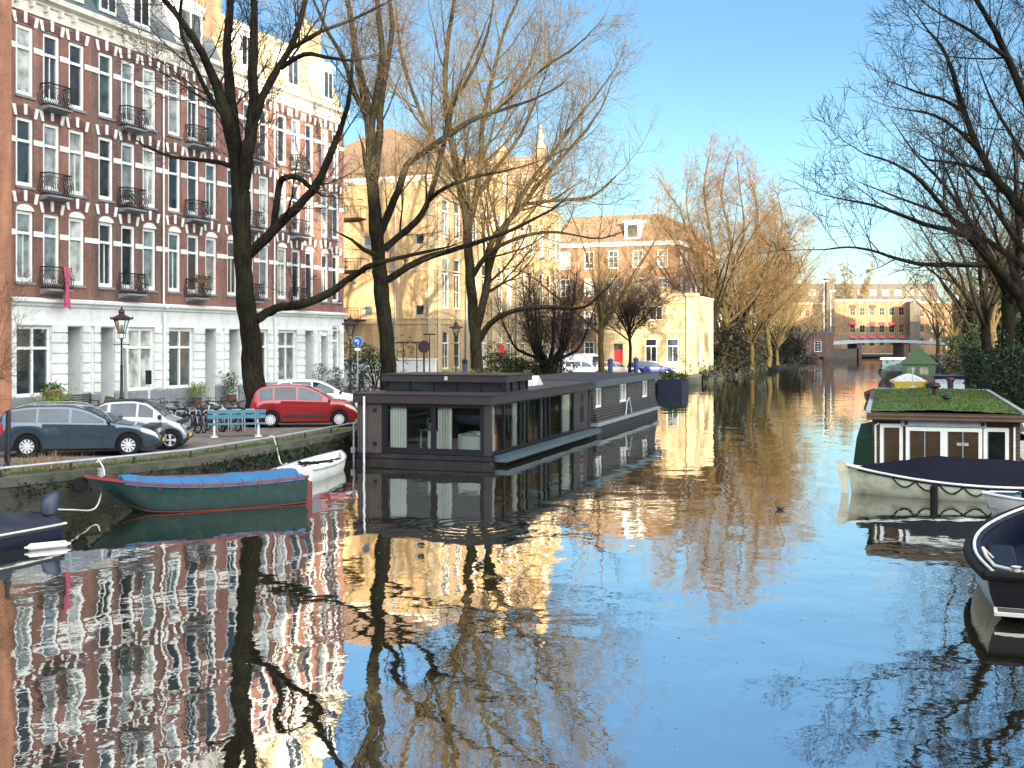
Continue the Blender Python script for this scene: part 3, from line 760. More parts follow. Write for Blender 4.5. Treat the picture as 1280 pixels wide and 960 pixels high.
# the plain orange house at the picture's edge stands 0.6 m forward
root = thing('brick_house', 'plain orange brick house end standing forward of the row', 'house', fpos(-8.7, -.6), FRZ)
w = MB(); wall_open(w, 0, 7.9, 0, 19.5, [(x, x + 1.1, z, z + 2.2) for x in (.8, 3.0, 5.0) for z in (1.2, 5.4, 9.6, 13.8)])
w.poly([(7.9, 0, 0), (7.9, 11, 0), (7.9, 11, 19.5), (7.9, 0, 19.5)]); w.poly([(0, 0, 0), (0, 11, 0), (0, 11, 19.5), (0, 0, 19.5)]); part('wall', w, M['brick_orange'], root)
for x in (.8, 3.0, 5.0):
    for z in (1.2, 5.4, 9.6, 13.8): window(root, x, x + 1.1, z, z + 2.2, M['white_paint'], M['pane'], transom=z + 1.5, sill=M['stone_grey'])
r = MB(); r.box(-.1, 7.9, -.3, 11, 19.5, 19.8); part('roof', r, M['slate'], root)

def hip(mb, x0, x1, y0, y1, z0, h, ov=.35, run=None):
    x0 -= ov; x1 += ov; y0 -= ov; y1 += ov
    r = run or min(x1 - x0, y1 - y0) / 2
    A = [(x0, y0, z0), (x1, y0, z0), (x1, y1, z0), (x0, y1, z0)]
    B = [(x0 + r, y0 + r, z0 + h), (x1 - r, y0 + r, z0 + h), (x1 - r, y1 - r, z0 + h), (x0 + r, y1 - r, z0 + h)]
    for i in range(4): mb.poly([A[i], A[(i + 1) % 4], B[(i + 1) % 4], B[i]])
    mb.poly(B); mb.poly(A[::-1])

# ---------------------------------------------------------------- yellow brick school with tiled roof
root = thing('school_building', 'yellow sunlit brick building with tiled roof and stepped gables', 'building', Vector((-5.9, 89, ZS)), FRZ)
Lx, Dy, H = 31.0, 16.0, 16.2
fops = []
for k, x in enumerate((1.3, 3.6, 7.2, 9.5, 13.2, 15.4, 19.2, 21.4, 24.4, 26.6, 28.6)):
    fops += [(x, x + 1.3, 1.2, 4.2), (x, x + 1.3, 6.0, 10.0), (x, x + 1.3, 11.6, 14.6)]
sops = [(1.0, 1.75, 10.9, 11.7), (5.5, 6.25, 10.9, 11.7), (9.0, 9.75, 10.9, 11.7), (1.0, 1.75, 5.4, 6.2), (5.5, 6.25, 5.4, 6.2), (9.0, 9.75, 5.4, 6.2), (8.8, 10.3, .3, 4.0)]
w = MB(); wall_open(w, 0, Lx, 0, H, fops); wall_open(w, 0, Dy, 0, H, sops, T=SIDE)
w.poly([(Lx, 0, 0), (Lx, Dy, 0), (Lx, Dy, H), (Lx, 0, H)]); w.poly([(0, Dy, 0), (Lx, Dy, 0), (Lx, Dy, H), (0, Dy, H)])
part('wall', w, M['brick_yellow'], root)
for o in fops: window(root, *o[:4], M['cream_trim'], M['pane_far'], transom=o[2] + (o[3] - o[2]) * .68, bars=1, hbars=2, sill=M['stone_trim'])
for o in sops[:6]: window(root, *o[:4], M['zinc'], M['pane_dark'], T=SIDE, fw=.06)
q = MB(); q.box(.12, .17, sops[6][0] + .02, sops[6][1] - .02, .3, 3.9); part('door', q, M['door_dark'], root)
t = MB()
for z in (4.75, 5.15, 8.9): t.box(-.05, -.003, -.05, Dy, z, z + .12); t.box(-.003, Lx, -.05, -.003, z, z + .12)
t.prism([(-.003, 15.75), (-.1, 15.8), (-.35, 16.1), (-.35, 16.24), (-.003, 16.24)], -.3, Lx, 'x')
for x in (0.0, 5.6, 11.4, 17.4, 23.3): t.box(x + .25, x + .8, -.10, -.051, 0, 15.7)
t.box(-.10, -.051, .1, .6, 0, 15.7)
part('stone_band', t, M['stone_trim'], root)
t = MB(); t.prism([(-.003, 15.75), (-.1, 15.8), (-.35, 16.1), (-.35, 16.24), (-.003, 16.24)], -.3, Dy, 'y'); part('eaves', t, M['cream_trim'], root)
t = MB()
for (y, z) in ((2.6, 9.6), (4.6, 9.6), (7.8, 9.6)):
    t.bar((-.04, y, z - .45), (-.04, y, z + .45), .07); t.bar((-.04, y - .2, z + .15), (-.04, y + .2, z + .15), .06); t.bar((-.04, y - .16, z - .2), (-.04, y, z - .45), .05); t.bar((-.04, y + .16, z - .2), (-.04, y, z - .45), .05)
part('wall_anchor', t, M['iron'], root)
r = MB(); hip(r, 0, Lx, 0, Dy, 16.25, 5.6); rf = part('roof', r, M['tile_roof'], root)
q = MB(); q.box(1.2, 3.4, 1.9, 2.8, 17.5, 18.6); part('roof_hatch', q, M['slate'], rf)
# balcony brackets high on the wall near the row of houses
for z in (5.0, 8.9, 13.0):
    q = MB(); q.box(-1.0, -.003, 6.0, 8.0, z, z + .1); bal = part('balcony', q, M['iron'], root)
    q = MB(); q.bar((-1.0, 6.0, z + 1), (-1.0, 8.0, z + 1), .05); q.bar((-1, 6.0, z + 1), (0, 6.0, z + 1), .05); q.bar((-1, 8.0, z + 1), (0, 8.0, z + 1), .05)
    for k in range(8): q.bar((-1.0, 6.0 + k * .28, z + .1), (-1.0, 6.0 + k * .28, z + 1), .03)
    part('railing', q, M['iron'], bal)
for (xc, wd, zt, pinn) in ((14.7, 5.0, 20.4, .15), (25.4, 5.6, 22.4, .8)):
    q = MB(); hw = wd / 2
    q.prism([(xc - hw, 15.9), (xc + hw, 15.9), (xc + hw, 17.6), (xc + hw * .62, 17.6), (xc + hw * .62, 19.1), (xc + hw * .34, 19.1), (xc + hw * .34, zt - 1.0), (xc, zt), (xc - hw * .34, zt - 1.0), (xc - hw * .34, 19.1), (xc - hw * .62, 19.1), (xc - hw * .62, 17.6), (xc - hw, 17.6)], -.12, .55, 'y')
    g = part('gable', q, M['brick_yellow'], root)
    q = MB()
    for (a, b, z) in ((-hw - .1, -hw * .55, 17.6), (hw * .55, hw + .1, 17.6), (-hw * .66, -hw * .3, 19.1), (hw * .3, hw * .66, 19.1)): q.box(xc + a, xc + b, -.2, .62, z + .003, z + .2)
    q.box(xc - .35, xc + .35, -.18, .6, zt - .1, zt + .25)
    q.lathe([(.28, zt + .25), (.2, zt + .9 * pinn), (.34, zt + 1.0 * pinn + .1), (.16, zt + 1.5 * pinn + .2), (.04, zt + 2.4 * pinn + .3)], 10, (xc, .2, 0))
    part('gable_coping', q, M['stone_trim'], g)
    window(root, xc - .55, xc + .55, 16.3, 18.4, M['cream_trim'], M['pane_far'], y=-.31, bars=1, hbars=2)
q = MB(); q.box(25.4 - 2.2, 25.4 + 2.2, .551, 8, 16.3, 17.6); q.prism([(23.2, 17.6), (27.6, 17.6), (25.4, 21.6)], .551, 8, 'y'); part('gable_roof', q, M['tile_roof_x'], root)
q = MB(); q.prism([(12.5, 16.3), (16.9, 16.3), (14.7, 20.0)], .551, 6.5, 'y'); part('gable_roof', q, M['tile_roof_x'], root)
for x in (5.75, 17.6, 29.9):
    q = MB(); q.tube([(x, -.18, 0), (x, -.18, 15.6), (x, -.3, 16.0)], .07, 6); part('drain_pipe', q, M['zinc'], root, True)
q = MB(); q.tube([(-.14, 3.4, 0), (-.14, 3.4, 15.6), (-.3, 3.4, 16.0)], .07, 6); part('drain_pipe', q, M['zinc'], root, True)
q = MB(); q.tube([(-.003, 6.9, 8.0), (-.7, 6.9, 8.1), (-1.6, 6.9, 8.05)], .04, 5); q.box(-1.8, -1.5, 6.8, 7.0, 7.95, 8.1); part('wall_lamp', q, M['iron'], root)
# garden wall and shed front in the side street
q = MB(); q.box(0, 7.5, 0, .35, 0, 2.0); q.box(-.05, 7.55, -.06, .41, 2.0, 2.12)
solid('garden_wall', q, M['plaster'], 'low white plastered wall across the side street below the yellow building', 'wall', loc=Vector((-13.0, 86.4, ZS)), rz=R(-12))

# ---------------------------------------------------------------- brick mansard block behind the trees
def block(name, label, loc, rz, L, D, H, wallm, fops, sops, framem, panem, roof, trim=None, cat='building', hb=2, bars=1):
    root = thing(name, label, cat, loc, rz)
    w = MB(); wall_open(w, 0, L, 0, H, fops); wall_open(w, 0, D, 0, H, sops, T=SIDE)
    w.poly([(L, 0, 0), (L, D, 0), (L, D, H), (L, 0, H)]); w.poly([(0, D, 0), (L, D, 0), (L, D, H), (0, D, H)])
    part('wall', w, wallm, root)
    for o in fops: window(root, *o[:4], framem, panem, bars=bars, hbars=hb)
    for o in sops: window(root, *o[:4], framem, panem, T=SIDE, bars=bars, hbars=hb)
    if trim:
        t = MB(); t.box(-.3, L + .01, -.3, -.003, H - .5, H + .02); t.box(-.3, -.003, -.003, D, H - .5, H + .02); part('cornice', t, trim, root)
    r = MB()
    if roof[0] == 'hip': hip(r, 0, L, 0, D, H + .02, roof[1], run=roof[3] if len(roof) > 3 else None)
    else: r.box(-.1, L + .1, -.1, D + .1, H + .03, H + .3)
    part('roof', r, roof[2], root)
    return root
g = lambda xs, zs, w, h: [(x, x + w, z, z + h) for x in xs for z in zs]
mans = block('mansard_building', 'brown brick mansard building with a white dormer behind the sunlit trees', Vector((20, 139, ZS)), FRZ, 26, 17, 15.6, M['brick_far'],
      g([1.5 + 3 * k for k in range(8)], (1.2, 5.0, 9.0, 12.4), 1.4, 2.3), g([1.2 + 3.1 * k for k in range(5)], (1.2, 5.0, 9.0, 12.4), 1.3, 2.2), M['white_paint'], M['pane_far'], ('hip', 3.6, M['tile_roof'], 3.0), M['cream_trim'])
q = MB(); q.box(-.05, 1.8, 4.6, 6.6, 15.9, 18.0); q.box(-.2, 1.9, 4.4, 6.8, 18.0, 18.25); part('dormer', q, M['white_paint'], mans)
q = MB(); q.box(-.08, -.055, 4.95, 6.25, 16.2, 17.7); part('dormer_window', q, M['pane_dark'], mans)

# ---------------------------------------------------------------- pale stone house at the water's edge
root = thing('stone_house', 'pale sunlit stone house with red door at the water\'s edge', 'house', Vector((18.8, 119, ZS)), FRZ)
L, D, H = 9.0, 10.5, 7.6
so = [(1.6, 2.9, 1.2, 3.7), (3.9, 5.2, 1.2, 3.7), (3.3, 4.7, 5.6, 7.1), (7.6, 8.6, .1, 3.2, .35)]
fo = [(1.2, 2.4, 1.4, 4.0), (4.0, 5.2, 1.4, 4.0), (6.6, 7.8, 1.4, 4.0), (1.2, 2.4, 5.0, 7.0), (4.0, 5.2, 5.0, 7.0), (6.6, 7.8, 5.0, 7.0)]
w = MB(); wall_open(w, 0, L, -.9, H, fo); wall_open(w, 0, D, 0, H, so, T=SIDE)
w.poly([(L, 0, 0), (L, D, 0), (L, D, H), (L, 0, H)])
w.prism([(.3, H), (D - .3, H), (D - 1.6, H + 1.0), (D * .62, H + 1.9), (D * .5, H + 2.1), (D * .38, H + 1.9), (1.6, H + 1.0)], 0, .5, 'x')
part('wall', w, M['stone_pale'], root)
for o in so[:3]: window(root, *o[:4], M['white_paint'], M['pane_dark'], T=SIDE, transom=o[2] + 1.7 if o[2] < 4 else None, bars=1, sill=M['stone_trim'])
for o in fo: window(root, *o[:4], M['white_paint'], M['pane_dark'], bars=1, hbars=2)
q = MB(); q.box(.25, .30, 7.64, 8.56, .1, 2.5); dr = part('door', q, M['door_red'], root); q = MB(); q.ball((.22, 7.8, 1.2), .05, .05, .05, 8, 5); part('handle', q, M['chrome'], dr)
q = MB(); q.box(.22, .28, 7.64, 8.56, 2.55, 3.15); part('fanlight', q, M['pane_dark'], root)
q = MB()
for (y, wd) in ((-.35, 1.1),): q.box(-.25, -.003, y, y + wd, -.9, H + .5); q.box(-.4, .4, y - .15, y + wd + .15, H + .5, H + .8)
for x in (.3, 2.9, 5.6, 8.1): q.box(x, x + .7, -.35, -.003, -1.5, H + .3); q.box(x - .08, x + .78, -.42, .1, H + .3, H + .55)
q.box(-.12, -.004, .9, D, 4.3, 4.65); q.box(-.003, L, -.14, -.004, 4.3, 4.65); q.box(-.2, -.004, .9, D, H - .25, H - .002); q.box(-.003, L, -.25, -.005, H - .25, H - .002)
part('pilaster', q, M['pilaster'], root)
r = MB(); r.prism([(-.1, H + .01), (D + .2, H + .01), (D / 2, H + 1.7)], .51, L + .2, 'x'); part('roof', r, M['tile_roof_x'], root)

# ---------------------------------------------------------------- far end of the canal
def hx(px, Y): return atx(px, Y)
Y0 = 360
e = block('canal_school', 'long orange brick building with red awnings closing the canal', Vector((hx(1040, Y0), Y0, ZS)), 0, 27.5, 14, 16.6, M['brick_far'],
      [(2.0 + k * .9, 2.5 + k * .9, z, z + 1.7) for k in range(3) for z in (2.5, 6.0)] + g([5.6 + 3.05 * k for k in range(7)], (11.7, 6.3, 2.1), 1.7, 2.6), [], M['stone_trim'], M['pane_dark'], ('flat', 0, M['slate']), M['stone_trim'], hb=1)
for k in range(7):
    for z in (14.3, 8.9, 4.7):
        if (z > 14 and k not in (0, 2)) or (z == 8.9 and k in (1, 5)): continue
        q = MB(); x = 5.5 + 3.05 * k; q.prism([(-.005, z + .7), (-.75, z - .05), (-.75, z - .15), (-.005, z + .5)], x, x + 1.9, 'x'); part('awning', q, M['awning_red'], e)
block('upper_block', 'long flat roofed storey rising behind the orange canal end building', Vector((hx(1000, 395), 395, ZS)), 0, 47, 12, 23.2, M['brick_olive'], g([3 + 4.2 * k for k in range(10)], (19.3,), 2.4, 2.2), [], M['stone_trim'], M['pane_dark'], ('flat', 0, M['slate']), hb=0)
block('side_wing', 'brick wing between the sunlit trees and the orange canal end building', Vector((hx(985, 350), 352, ZS)), 0, 13, 12, 15.4, M['brick_far'], g([1 + 2.4 * k for k in range(5)], (2.4, 6.4, 11.2), 1.3, 2.2), [], M['stone_trim'], M['pane_dark'], ('flat', 0, M['slate']), M['stone_trim'], hb=1)
block('low_wing', 'paler brick wing behind the bare branches at the canal end', Vector((hx(1146, 352), 354, ZS)), 0, 26, 12, 15.8, M['brick_far'], g([1.6 + 2.9 * k for k in range(8)], (2.4, 6.4, 11.2), 1.4, 2.3), [], M['stone_trim'], M['pane_dark'], ('flat', 0, M['slate']), M['stone_trim'], hb=1)
q = MB(); q.box(-1.2, 1.2, -1.2, 1.2, 0, 21.5); q.box(-1.5, 1.5, -1.5, 1.5, 21.5, 22.4)
solid('chimney_stack', q, M['brick_olive'], 'tall square brick chimney stack at the canal end beside the bridge', 'chimney', loc=Vector((hx(1037, 345), 345, ZS)))
q = MB(); q.box(-1.6, 1.6, 0, 3, 0, 15.5)
solid('stair_tower', q, M['brick_olive'], 'dark brick pier dividing the orange building from its paler wing', 'tower', loc=Vector((hx(1142, 352), 350.5, ZS)))
sm = block('bridge_house', 'small dark brick bridge keeper house with one white window', Vector((hx(984, 262), 262, ZS)), 0, 10.5, 8, 5.4, M['brick_dark'], [(6.2, 7.8, 1.2, 3.6), (2.2, 3.4, 0.1, 3.0)], [], M['white_paint'], M['pane_far'], ('flat', 0, M['slate']), hb=3)

block('corner_house', 'large brown brick house at the far corner of the bridge, behind bare trees', Vector((118, 297, ZS)), 0, 27, 12, 13.6, M['brick_far'], g([1.4 + 2.8 * k for k in range(9)], (1.2, 5.0, 8.8), 1.3, 2.2), [], M['stone_trim'], M['pane_dark'], ('hip', 3.0, M['tile_roof_x']), M['stone_trim'], cat='house', hb=1)
# bridge
YB = 295
root = thing('canal_bridge', 'low road bridge with railings crossing the far end of the canal', 'bridge', Vector((hx(1020, YB), YB, 0)))
Lb = 36.0
def deck(x): return 3.4 + 1.5 * math.sin(math.pi * min(max((x + 6) / 48, 0), 1))
q = MB(); q.grid([[(x, y, z) for y, z in ((0, deck(x) - .75), (0, deck(x)), (9, deck(x)), (9, deck(x) - .75))] for x in [k * 1.5 for k in range(25)]], True)
part('deck', q, M['zinc'], root)
q = MB(); q.box(-4, .5, -.5, 9.5, -1, 3.3); q.prism([(-3, 0), (.2, 0), (.2, 3.2), (-3, 3.2)], -.9, -.51, 'y'); part('abutment', q, M['brick_dark'], root)
for x in (11.2, 23.2): q = MB(); q.box(x - .6, x + .6, .3, 8.7, -1, deck(x) - .76); part('pier', q, M['brick_dark'], root)
q = MB(); q.box(2.0, 11, .3, 1.2, -.5, 2.6); part('fender', q, M['bench_wood'], root)
q = MB()
for k in range(37): q.bar((k * 1.0, .15, deck(k)), (k * 1.0, .15, deck(k) + 1.15), .09)
for h in (.35, .7, 1.15): q.tube([(k * 1.5, .15, deck(k * 1.5) + h) for k in range(25)], .05, 5)
for k in range(36): q.bar((k + .1, .15, deck(k) + .35), (k + .9, .15, deck(k) + 1.1), .045)
part('railing', q, M['hb_teal'], root)

# houses on the opposite bank, glimpsed through the branches
ob = Vector((.345, .94, 0)).normalized(); orz = math.atan2(ob.y, ob.x)
for k, (off, Lk, Hk, wm, lab) in enumerate(((0, 13, 13.5, 'brick_far', 'red brick canal house half hidden by the ivy clad trunks'), (13.2, 11, 15, 'plaster', 'white plastered canal house behind the bare branches'), (24.4, 14, 14, 'brick_dark', 'dark brown canal house behind the thicket of branches'), (38.6, 16, 12.8, 'brick_far', 'orange brick canal house beyond the white one, behind bare branches'), (56, 18, 15, 'brick_dark', 'dark brick canal house near the sunlit tree by the bridge'), (75, 20, 16, 'brick_far', 'broad brick canal house before the bridge on the opposite bank'), (97, 22, 15, 'brick_dark', 'dark long canal house beside the bridge on the opposite bank'), (121, 22, 17, 'brick_far', 'tall brick canal house at the corner of the bridge street'), (146, 30, 22, 'brick_dark', 'tall dark corner house beyond the bridge on the opposite bank'))):
    base = Vector((58, 118, ZS)) + ob * off
    # built facing the water: x runs towards the camera
    block('canal_house', lab, base + ob * Lk, orz + math.pi, Lk, 10, Hk, M[wm], g([1 + 2.6 * j for j in range(int((Lk - 1) / 2.6))], (1.2, 4.6, 8.0), 1.3, 2.2), [], M['white_paint'], M['pane_far'], ('hip', 3.0, M['tile_roof_x']), M['cream_trim'], cat='house', hb=1)
# ================================================================ boats
def half(t, tw, full=2.2, bowp=.0):
    """half beam (0..1) along t = 0 stern .. 1 bow"""
    if t < .35: return tw + (1 - tw) * math.sin(t / .35 * math.pi / 2)
    u = (t - .35) / .65
    return max(bowp, (1 - u ** full))
class Hull:
    def __init__(s, L, B, stern, mid, bow, tw=.8, full=2.4, rake=.5, bowp=.02, chine=False, n=22):
        s.L, s.B, s.n, s.tw, s.full, s.rake, s.bowp, s.chine = L, B, n, tw, full, rake, bowp, chine
        s.z = lambda t: mid + (stern - mid) * max(0, (.4 - t) / .4) ** 2 + (bow - mid) * max(0, (t - .4) / .6) ** 2
    def gun(s, t, side, inset=0.0, dz=0.0):
        return Vector((t * (s.L - inset * 1.6) + (inset * .8), side * max(0.004, s.B / 2 * half(t, s.tw, s.full, s.bowp) - inset), s.z(t) + dz))
    def section(s, t, inset=0.0):
        zt = s.z(t); b = s.B / 2 * half(t, s.tw, s.full, s.bowp) - inset
        b = max(b, .004)
        pts = []
        prof = ((1.0, 1.0), (1.0, .93), (.985, .75), (.93, .5), (.86, .32), (.55, .08), (0, 0)) if s.chine else ((1.0, 1.0), (1.005, .9), (.98, .7), (.9, .45), (.74, .22), (.42, .05), (0, 0))
        kz = -.32 + max(0, t - .8) / .2 * .30
        for w, h in prof:
            back = s.rake * (1 - h) * max(0, (t - .45) / .55) ** 2
            narrow = 1 - (1 - w) * (1 + max(0, t - .6))
            pts.append(Vector((t * s.L - back, b * max(0, narrow), kz + (zt - kz) * h)))
        return [Vector((p.x, -p.y, p.z)) for p in pts] + pts[-2::-1]
    def outer(s, mb):
        rows = [s.section(i / s.n) for i in range(s.n + 1)]
        mb.grid(rows); mb.poly(rows[0]); return rows
    def liner(s, mb, floor=.14, inset=.09):
        rows = []
        for i in range(s.n + 1):
            t = i / s.n * .985
            g0 = s.gun(t, 1); g1 = s.gun(t, 1, inset); w = g1.y * .88
            f = min(floor + .25 * max(0, t - .8), g1.z - .03)
            rows.append([Vector((g0.x, -g0.y, g0.z)), Vector((g1.x, -g1.y, g1.z + .012)), Vector((g1.x, -g1.y, g1.z - .05)), Vector((g1.x, -w, f)), Vector((g1.x, w, f)), Vector((g1.x, g1.y, g1.z - .05)), Vector((g1.x, g1.y, g1.z + .012)), g0])
        mb.grid(rows); mb.poly(rows[0]); return rows
    def rim(s, mb, r, t0=0.0, t1=1.0, dz=0.0, out=0.0):
        pts = [s.gun(t0 + (t1 - t0) * i / 24, 1, -out, dz) for i in range(25)]
        pts2 = [Vector((p.x, -p.y, p.z)) for p in pts]
        mb.tube(pts, r, 6); mb.tube(pts2, r, 6)
    def cover(s, mb, ridge, t0=.03, t1=.95, drop=.06, nn=9, wr=.02, rng=None, power=1.0):
        rows = []
        for i in range(25):
            t = t0 + (t1 - t0) * i / 24; g = s.gun(t, 1, -.03)
            row = []
            rz_ = ridge(t)
            row.append(Vector((g.x, -g.y, g.z - drop)))
            for k in range(nn):
                v = -1 + 2 * k / (nn - 1); h = (1 - abs(v) ** power)
                sag = -.05 * math.sin(math.pi * abs(v)) if abs(v) < 1 else 0
                wv = wr * noise.noise(Vector((g.x * 2.3, v * 2.5, 3.1))) * (1 if abs(v) < 1 else 0)
                row.append(Vector((g.x, v * g.y, g.z + .012 + (rz_ - g.z) * h + sag + wv)))
            row.append(Vector((g.x, g.y, g.z - drop))); rows.append(row)
        mb.grid(rows); mb.poly(rows[0]); mb.poly(rows[-1][::-1]); return rows
def outboard(name_parent, loc, rz, cowl):
    q = MB()
    rows = [[Vector((x * w - .05 * k, y * w, z)) for x, y in [(.2 * math.cos(a), .14 * math.sin(a)) for a in [2 * math.pi * j / 12 for j in range(12)]]] for k, (z, w) in enumerate(((.42, .55), (.46, .95), (.62, 1.12), (.78, 1.05), (.88, .8), (.92, .3)))]
    q.grid(rows, True); q.poly(rows[-1])
    m = part('outboard_motor', q, cowl, name_parent, True); m.location = loc; m.rotation_euler = (0, 0, rz)
    q = MB(); q.box(-.1, .06, -.07, .07, -.3, .44); q.box(-.14, .16, -.12, .12, .26, .40); part('bracket', q, M['black_plastic'], m)
    q = MB(); q.tube([(.12, 0, .5), (.45, .05, .58)], .022, 6); part('tiller', q, M['black_plastic'], m)
    return m

# ---- green steel boat with the blue tarpaulin
def rzof(d): return math.atan2(d[1], d[0])
B0 = Vector((-10.45, 28.15, 0)); B1 = Vector((-5.75, 30.75, 0)); dv = (B0 - B1); L = dv.length
root = thing('steel_boat', 'dark green steel boat with red edging under a bright blue tarpaulin', 'boat', B1, rzof(dv))
h = Hull(L, 2.15, .72, .66, .92, tw=.86, full=3.0, rake=1.2, bowp=.12, chine=True)
q = MB(); rows = h.outer(q); q.poly(rows[-1][::-1]); part('hull', q, M['boat_green'], root, True)
q = MB(); h.rim(q, .035, 0, 1, .0, .015)
for sd in (1, -1):                                        # red line along the chine
    pts = [Vector((r[4 if sd < 0 else len(r) - 5])) for r in rows]; q.tube([p + Vector((0, sd * .012, .02)) for p in pts], .016, 5)
q.tube([h.gun(1, 1, 0, 0), h.gun(1, -1, 0, 0)], .035, 6); part('red_edging', q, M['boat_red'], root, True)
q = MB(); q.grid([[h.gun(t, -1, .02, -.02), h.gun(t, 0, 0, .0), h.gun(t, 1, .02, -.02)] for t in [.78 + .22 * k / 8 for k in range(9)]]); part('foredeck', q, M['boat_red'], root)
q = MB(); h.cover(q, lambda t: h.z(t) + .09 + .04 * math.sin(t * 9), .02, .84, .06, wr=.13, power=1.6); part('tarpaulin', q, M['tarp_blue'], root, 'all')
for k in range(9):
    t = .06 + .09 * k
    for sd in (1, -1): q = MB(); g = h.gun(t, sd, -.05, .03); q.tube([g + Vector((0, -sd * .25, .07)), g, g + Vector((.06, sd * .01, -.16)), g + Vector((.12, 0, -.02))], .009, 4); part('lashing', q, M['boat_red'], root)
for yb in (.12, -.12): q = MB(); q.lathe([(.045, .9), (.04, 1.05), (.055, 1.06), (.055, 1.09)], 8, (L * .93, yb, 0)); part('bollard', q, M['zinc'], root, True)
q = MB(); q.lathe([(.02, -.16), (.16, -.14), (.2, 0), (.16, .14), (.02, .16)], 12, (L + .1, 0, .72), 'y'); part('bow_fender', q, M['rubber'], root, True)
q = MB(); q.box(-.10, -.01, -.75, .75, .2, .6); q.box(-.35, -.10, .2, .26, -.3, .5); part('rudder', q, M['boat_red'], root)

# ---- small white dinghy
B0 = Vector((-6.55, 34.3, 0)); B1 = Vector((-5.85, 39.4, 0)); dv = B1 - B0
root = thing('dinghy', 'small white dinghy with tangled ropes between the blue tarpaulin and the houseboat', 'boat', B0, rzof(dv))
h = Hull(dv.length, 1.5, .40, .36, .50, tw=.86, full=2.6, rake=.3)
q = MB(); h.outer(q); part('hull', q, M['hull_white'], root, True)
q = MB(); h.liner(q, .16, .07); part('interior', q, M['hull_white'], root)
q = MB(); h.rim(q, .03); part('rubbing_strip', q, M['zinc'], root, True)
for t in (.3, .62): g = h.gun(t, 1, .08); q = MB(); q.box(g.x - .13, g.x + .13, -g.y, g.y, .30, .33); part('thwart', q, M['hull_white'], root)
rng = random.Random(3); q = MB(); p = Vector((1.4, 0, .25)); pts = []
for i in range(40):
    p = p + Vector((rng.gauss(.04, .16), rng.gauss(0, .16), 0)); p.y = max(-.4, min(.4, p.y)); p.x = max(.5, min(4.0, p.x)); pts.append(Vector((p.x, p.y, .36 + .03 * rng.random())))
q.tube(pts, .018, 5); q.tube([v + Vector((.15, .1, .02)) for v in pts[5:22]], .03, 5); part('ropes', q, M['rubber'], root)

# ---- dark covered boat with an outboard, cut by the frame
C0 = Vector((-10.35, 25.1, 0)); ax = Vector((-.45, -.89, 0)).normalized()
root = thing('covered_motorboat', 'low motorboat under a dark wrinkled cover with an outboard motor', 'boat', C0, rzof(ax))
h = Hull(5.6, 2.0, .42, .44, .6, tw=.85, full=2.4)
q = MB(); h.outer(q); part('hull', q, M['hull_navy'], root, True)
q = MB(); h.cover(q, lambda t: h.z(t) + .10 + .48 * math.exp(-((t - .26) / .09) ** 2) + .2 * math.exp(-((t - .6) / .16) ** 2), .03, .95, .18, wr=.09, power=.9); part('cover', q, M['tarp_dark'], root, 'all')
q = MB(); h.rim(q, .03, 0, .9, -.1, .02); part('rubbing_strip', q, M['rope'], root, True)
outboard(root, (-.12, .15, .0), 0, M['motor_blue'])
def fender(p, rz, tilt, label, matr, ln=.5, r=.1):
    q = MB(); q.lathe([(.02, -ln / 2 - .05), (.03, -ln / 2), (r, -ln / 2 + .06), (r, ln / 2 - .06), (.03, ln / 2), (.02, ln / 2 + .05)], 10)
    o = solid('fender', q, matr, label, 'fender', smooth=True, loc=p, rz=rz); o.rotation_euler = (tilt[0], tilt[1], rz); return o
fender(Vector((-9.45, 23.45, .06)), R(35), (0, R(90), 0), 'white cylindrical fender floating beside the dark covered motorboat', M['hull_white'], .8, .08)

# ---- dark houseboat with the big windows
HB = Vector((-5.41, 40.3, 0)); HRZ = R(-18)
root = thing('houseboat', 'low dark houseboat with large curtained windows and a raised skylight', 'houseboat', HB, HRZ)
W, LL = 4.9, 14.0
q = MB(); q.box(-.03, W + .03, -.04, LL, -.8, .16); q.box(.02, W - .02, 0.0, LL - .05, .16, .34); q.box(-.05, W + .05, -.07, LL, .20, .26); part('hull', q, M['hb_hull'], root)
q = MB(); q.box(W + .035, W + .5, .35, LL - .2, .14, .30); q.box(W + .035, W + .52, .33, LL - .2, .302, .33); part('side_deck', q, M['hb_teal'], root)
q = MB()
q.box(-.12, W + .12, -.12, LL, 2.10, 2.40); q.box(-.16, W + .16, -.16, LL + .0, 2.40, 2.425)
part('roof', q, M['hb_metal'], root)
q = MB(); q.box(0, .93, 0, .06, .36, 2.098); q.box(0, .06, .062, LL - .1, .36, 2.098); q.box(.062, W, LL - .16, LL - .1, .36, 2.098); part('wood_cladding', q, M['hb_wood'], root)
for z in (.62, 1.78): q = MB(); q.box(.60, .74, -.02, -.001, z, z + .12); part('vent', q, M['hb_frame'], root)
q = MB(); q.box(4.70, 4.9, 0, .2, .36, 2.098); part('corner_post', q, M['hb_metal'], root)
q = MB(); q.box(W - .08, W, 11.0, 13.4, .36, 2.098); part('side_panel', q, M['hb_metal'], root)
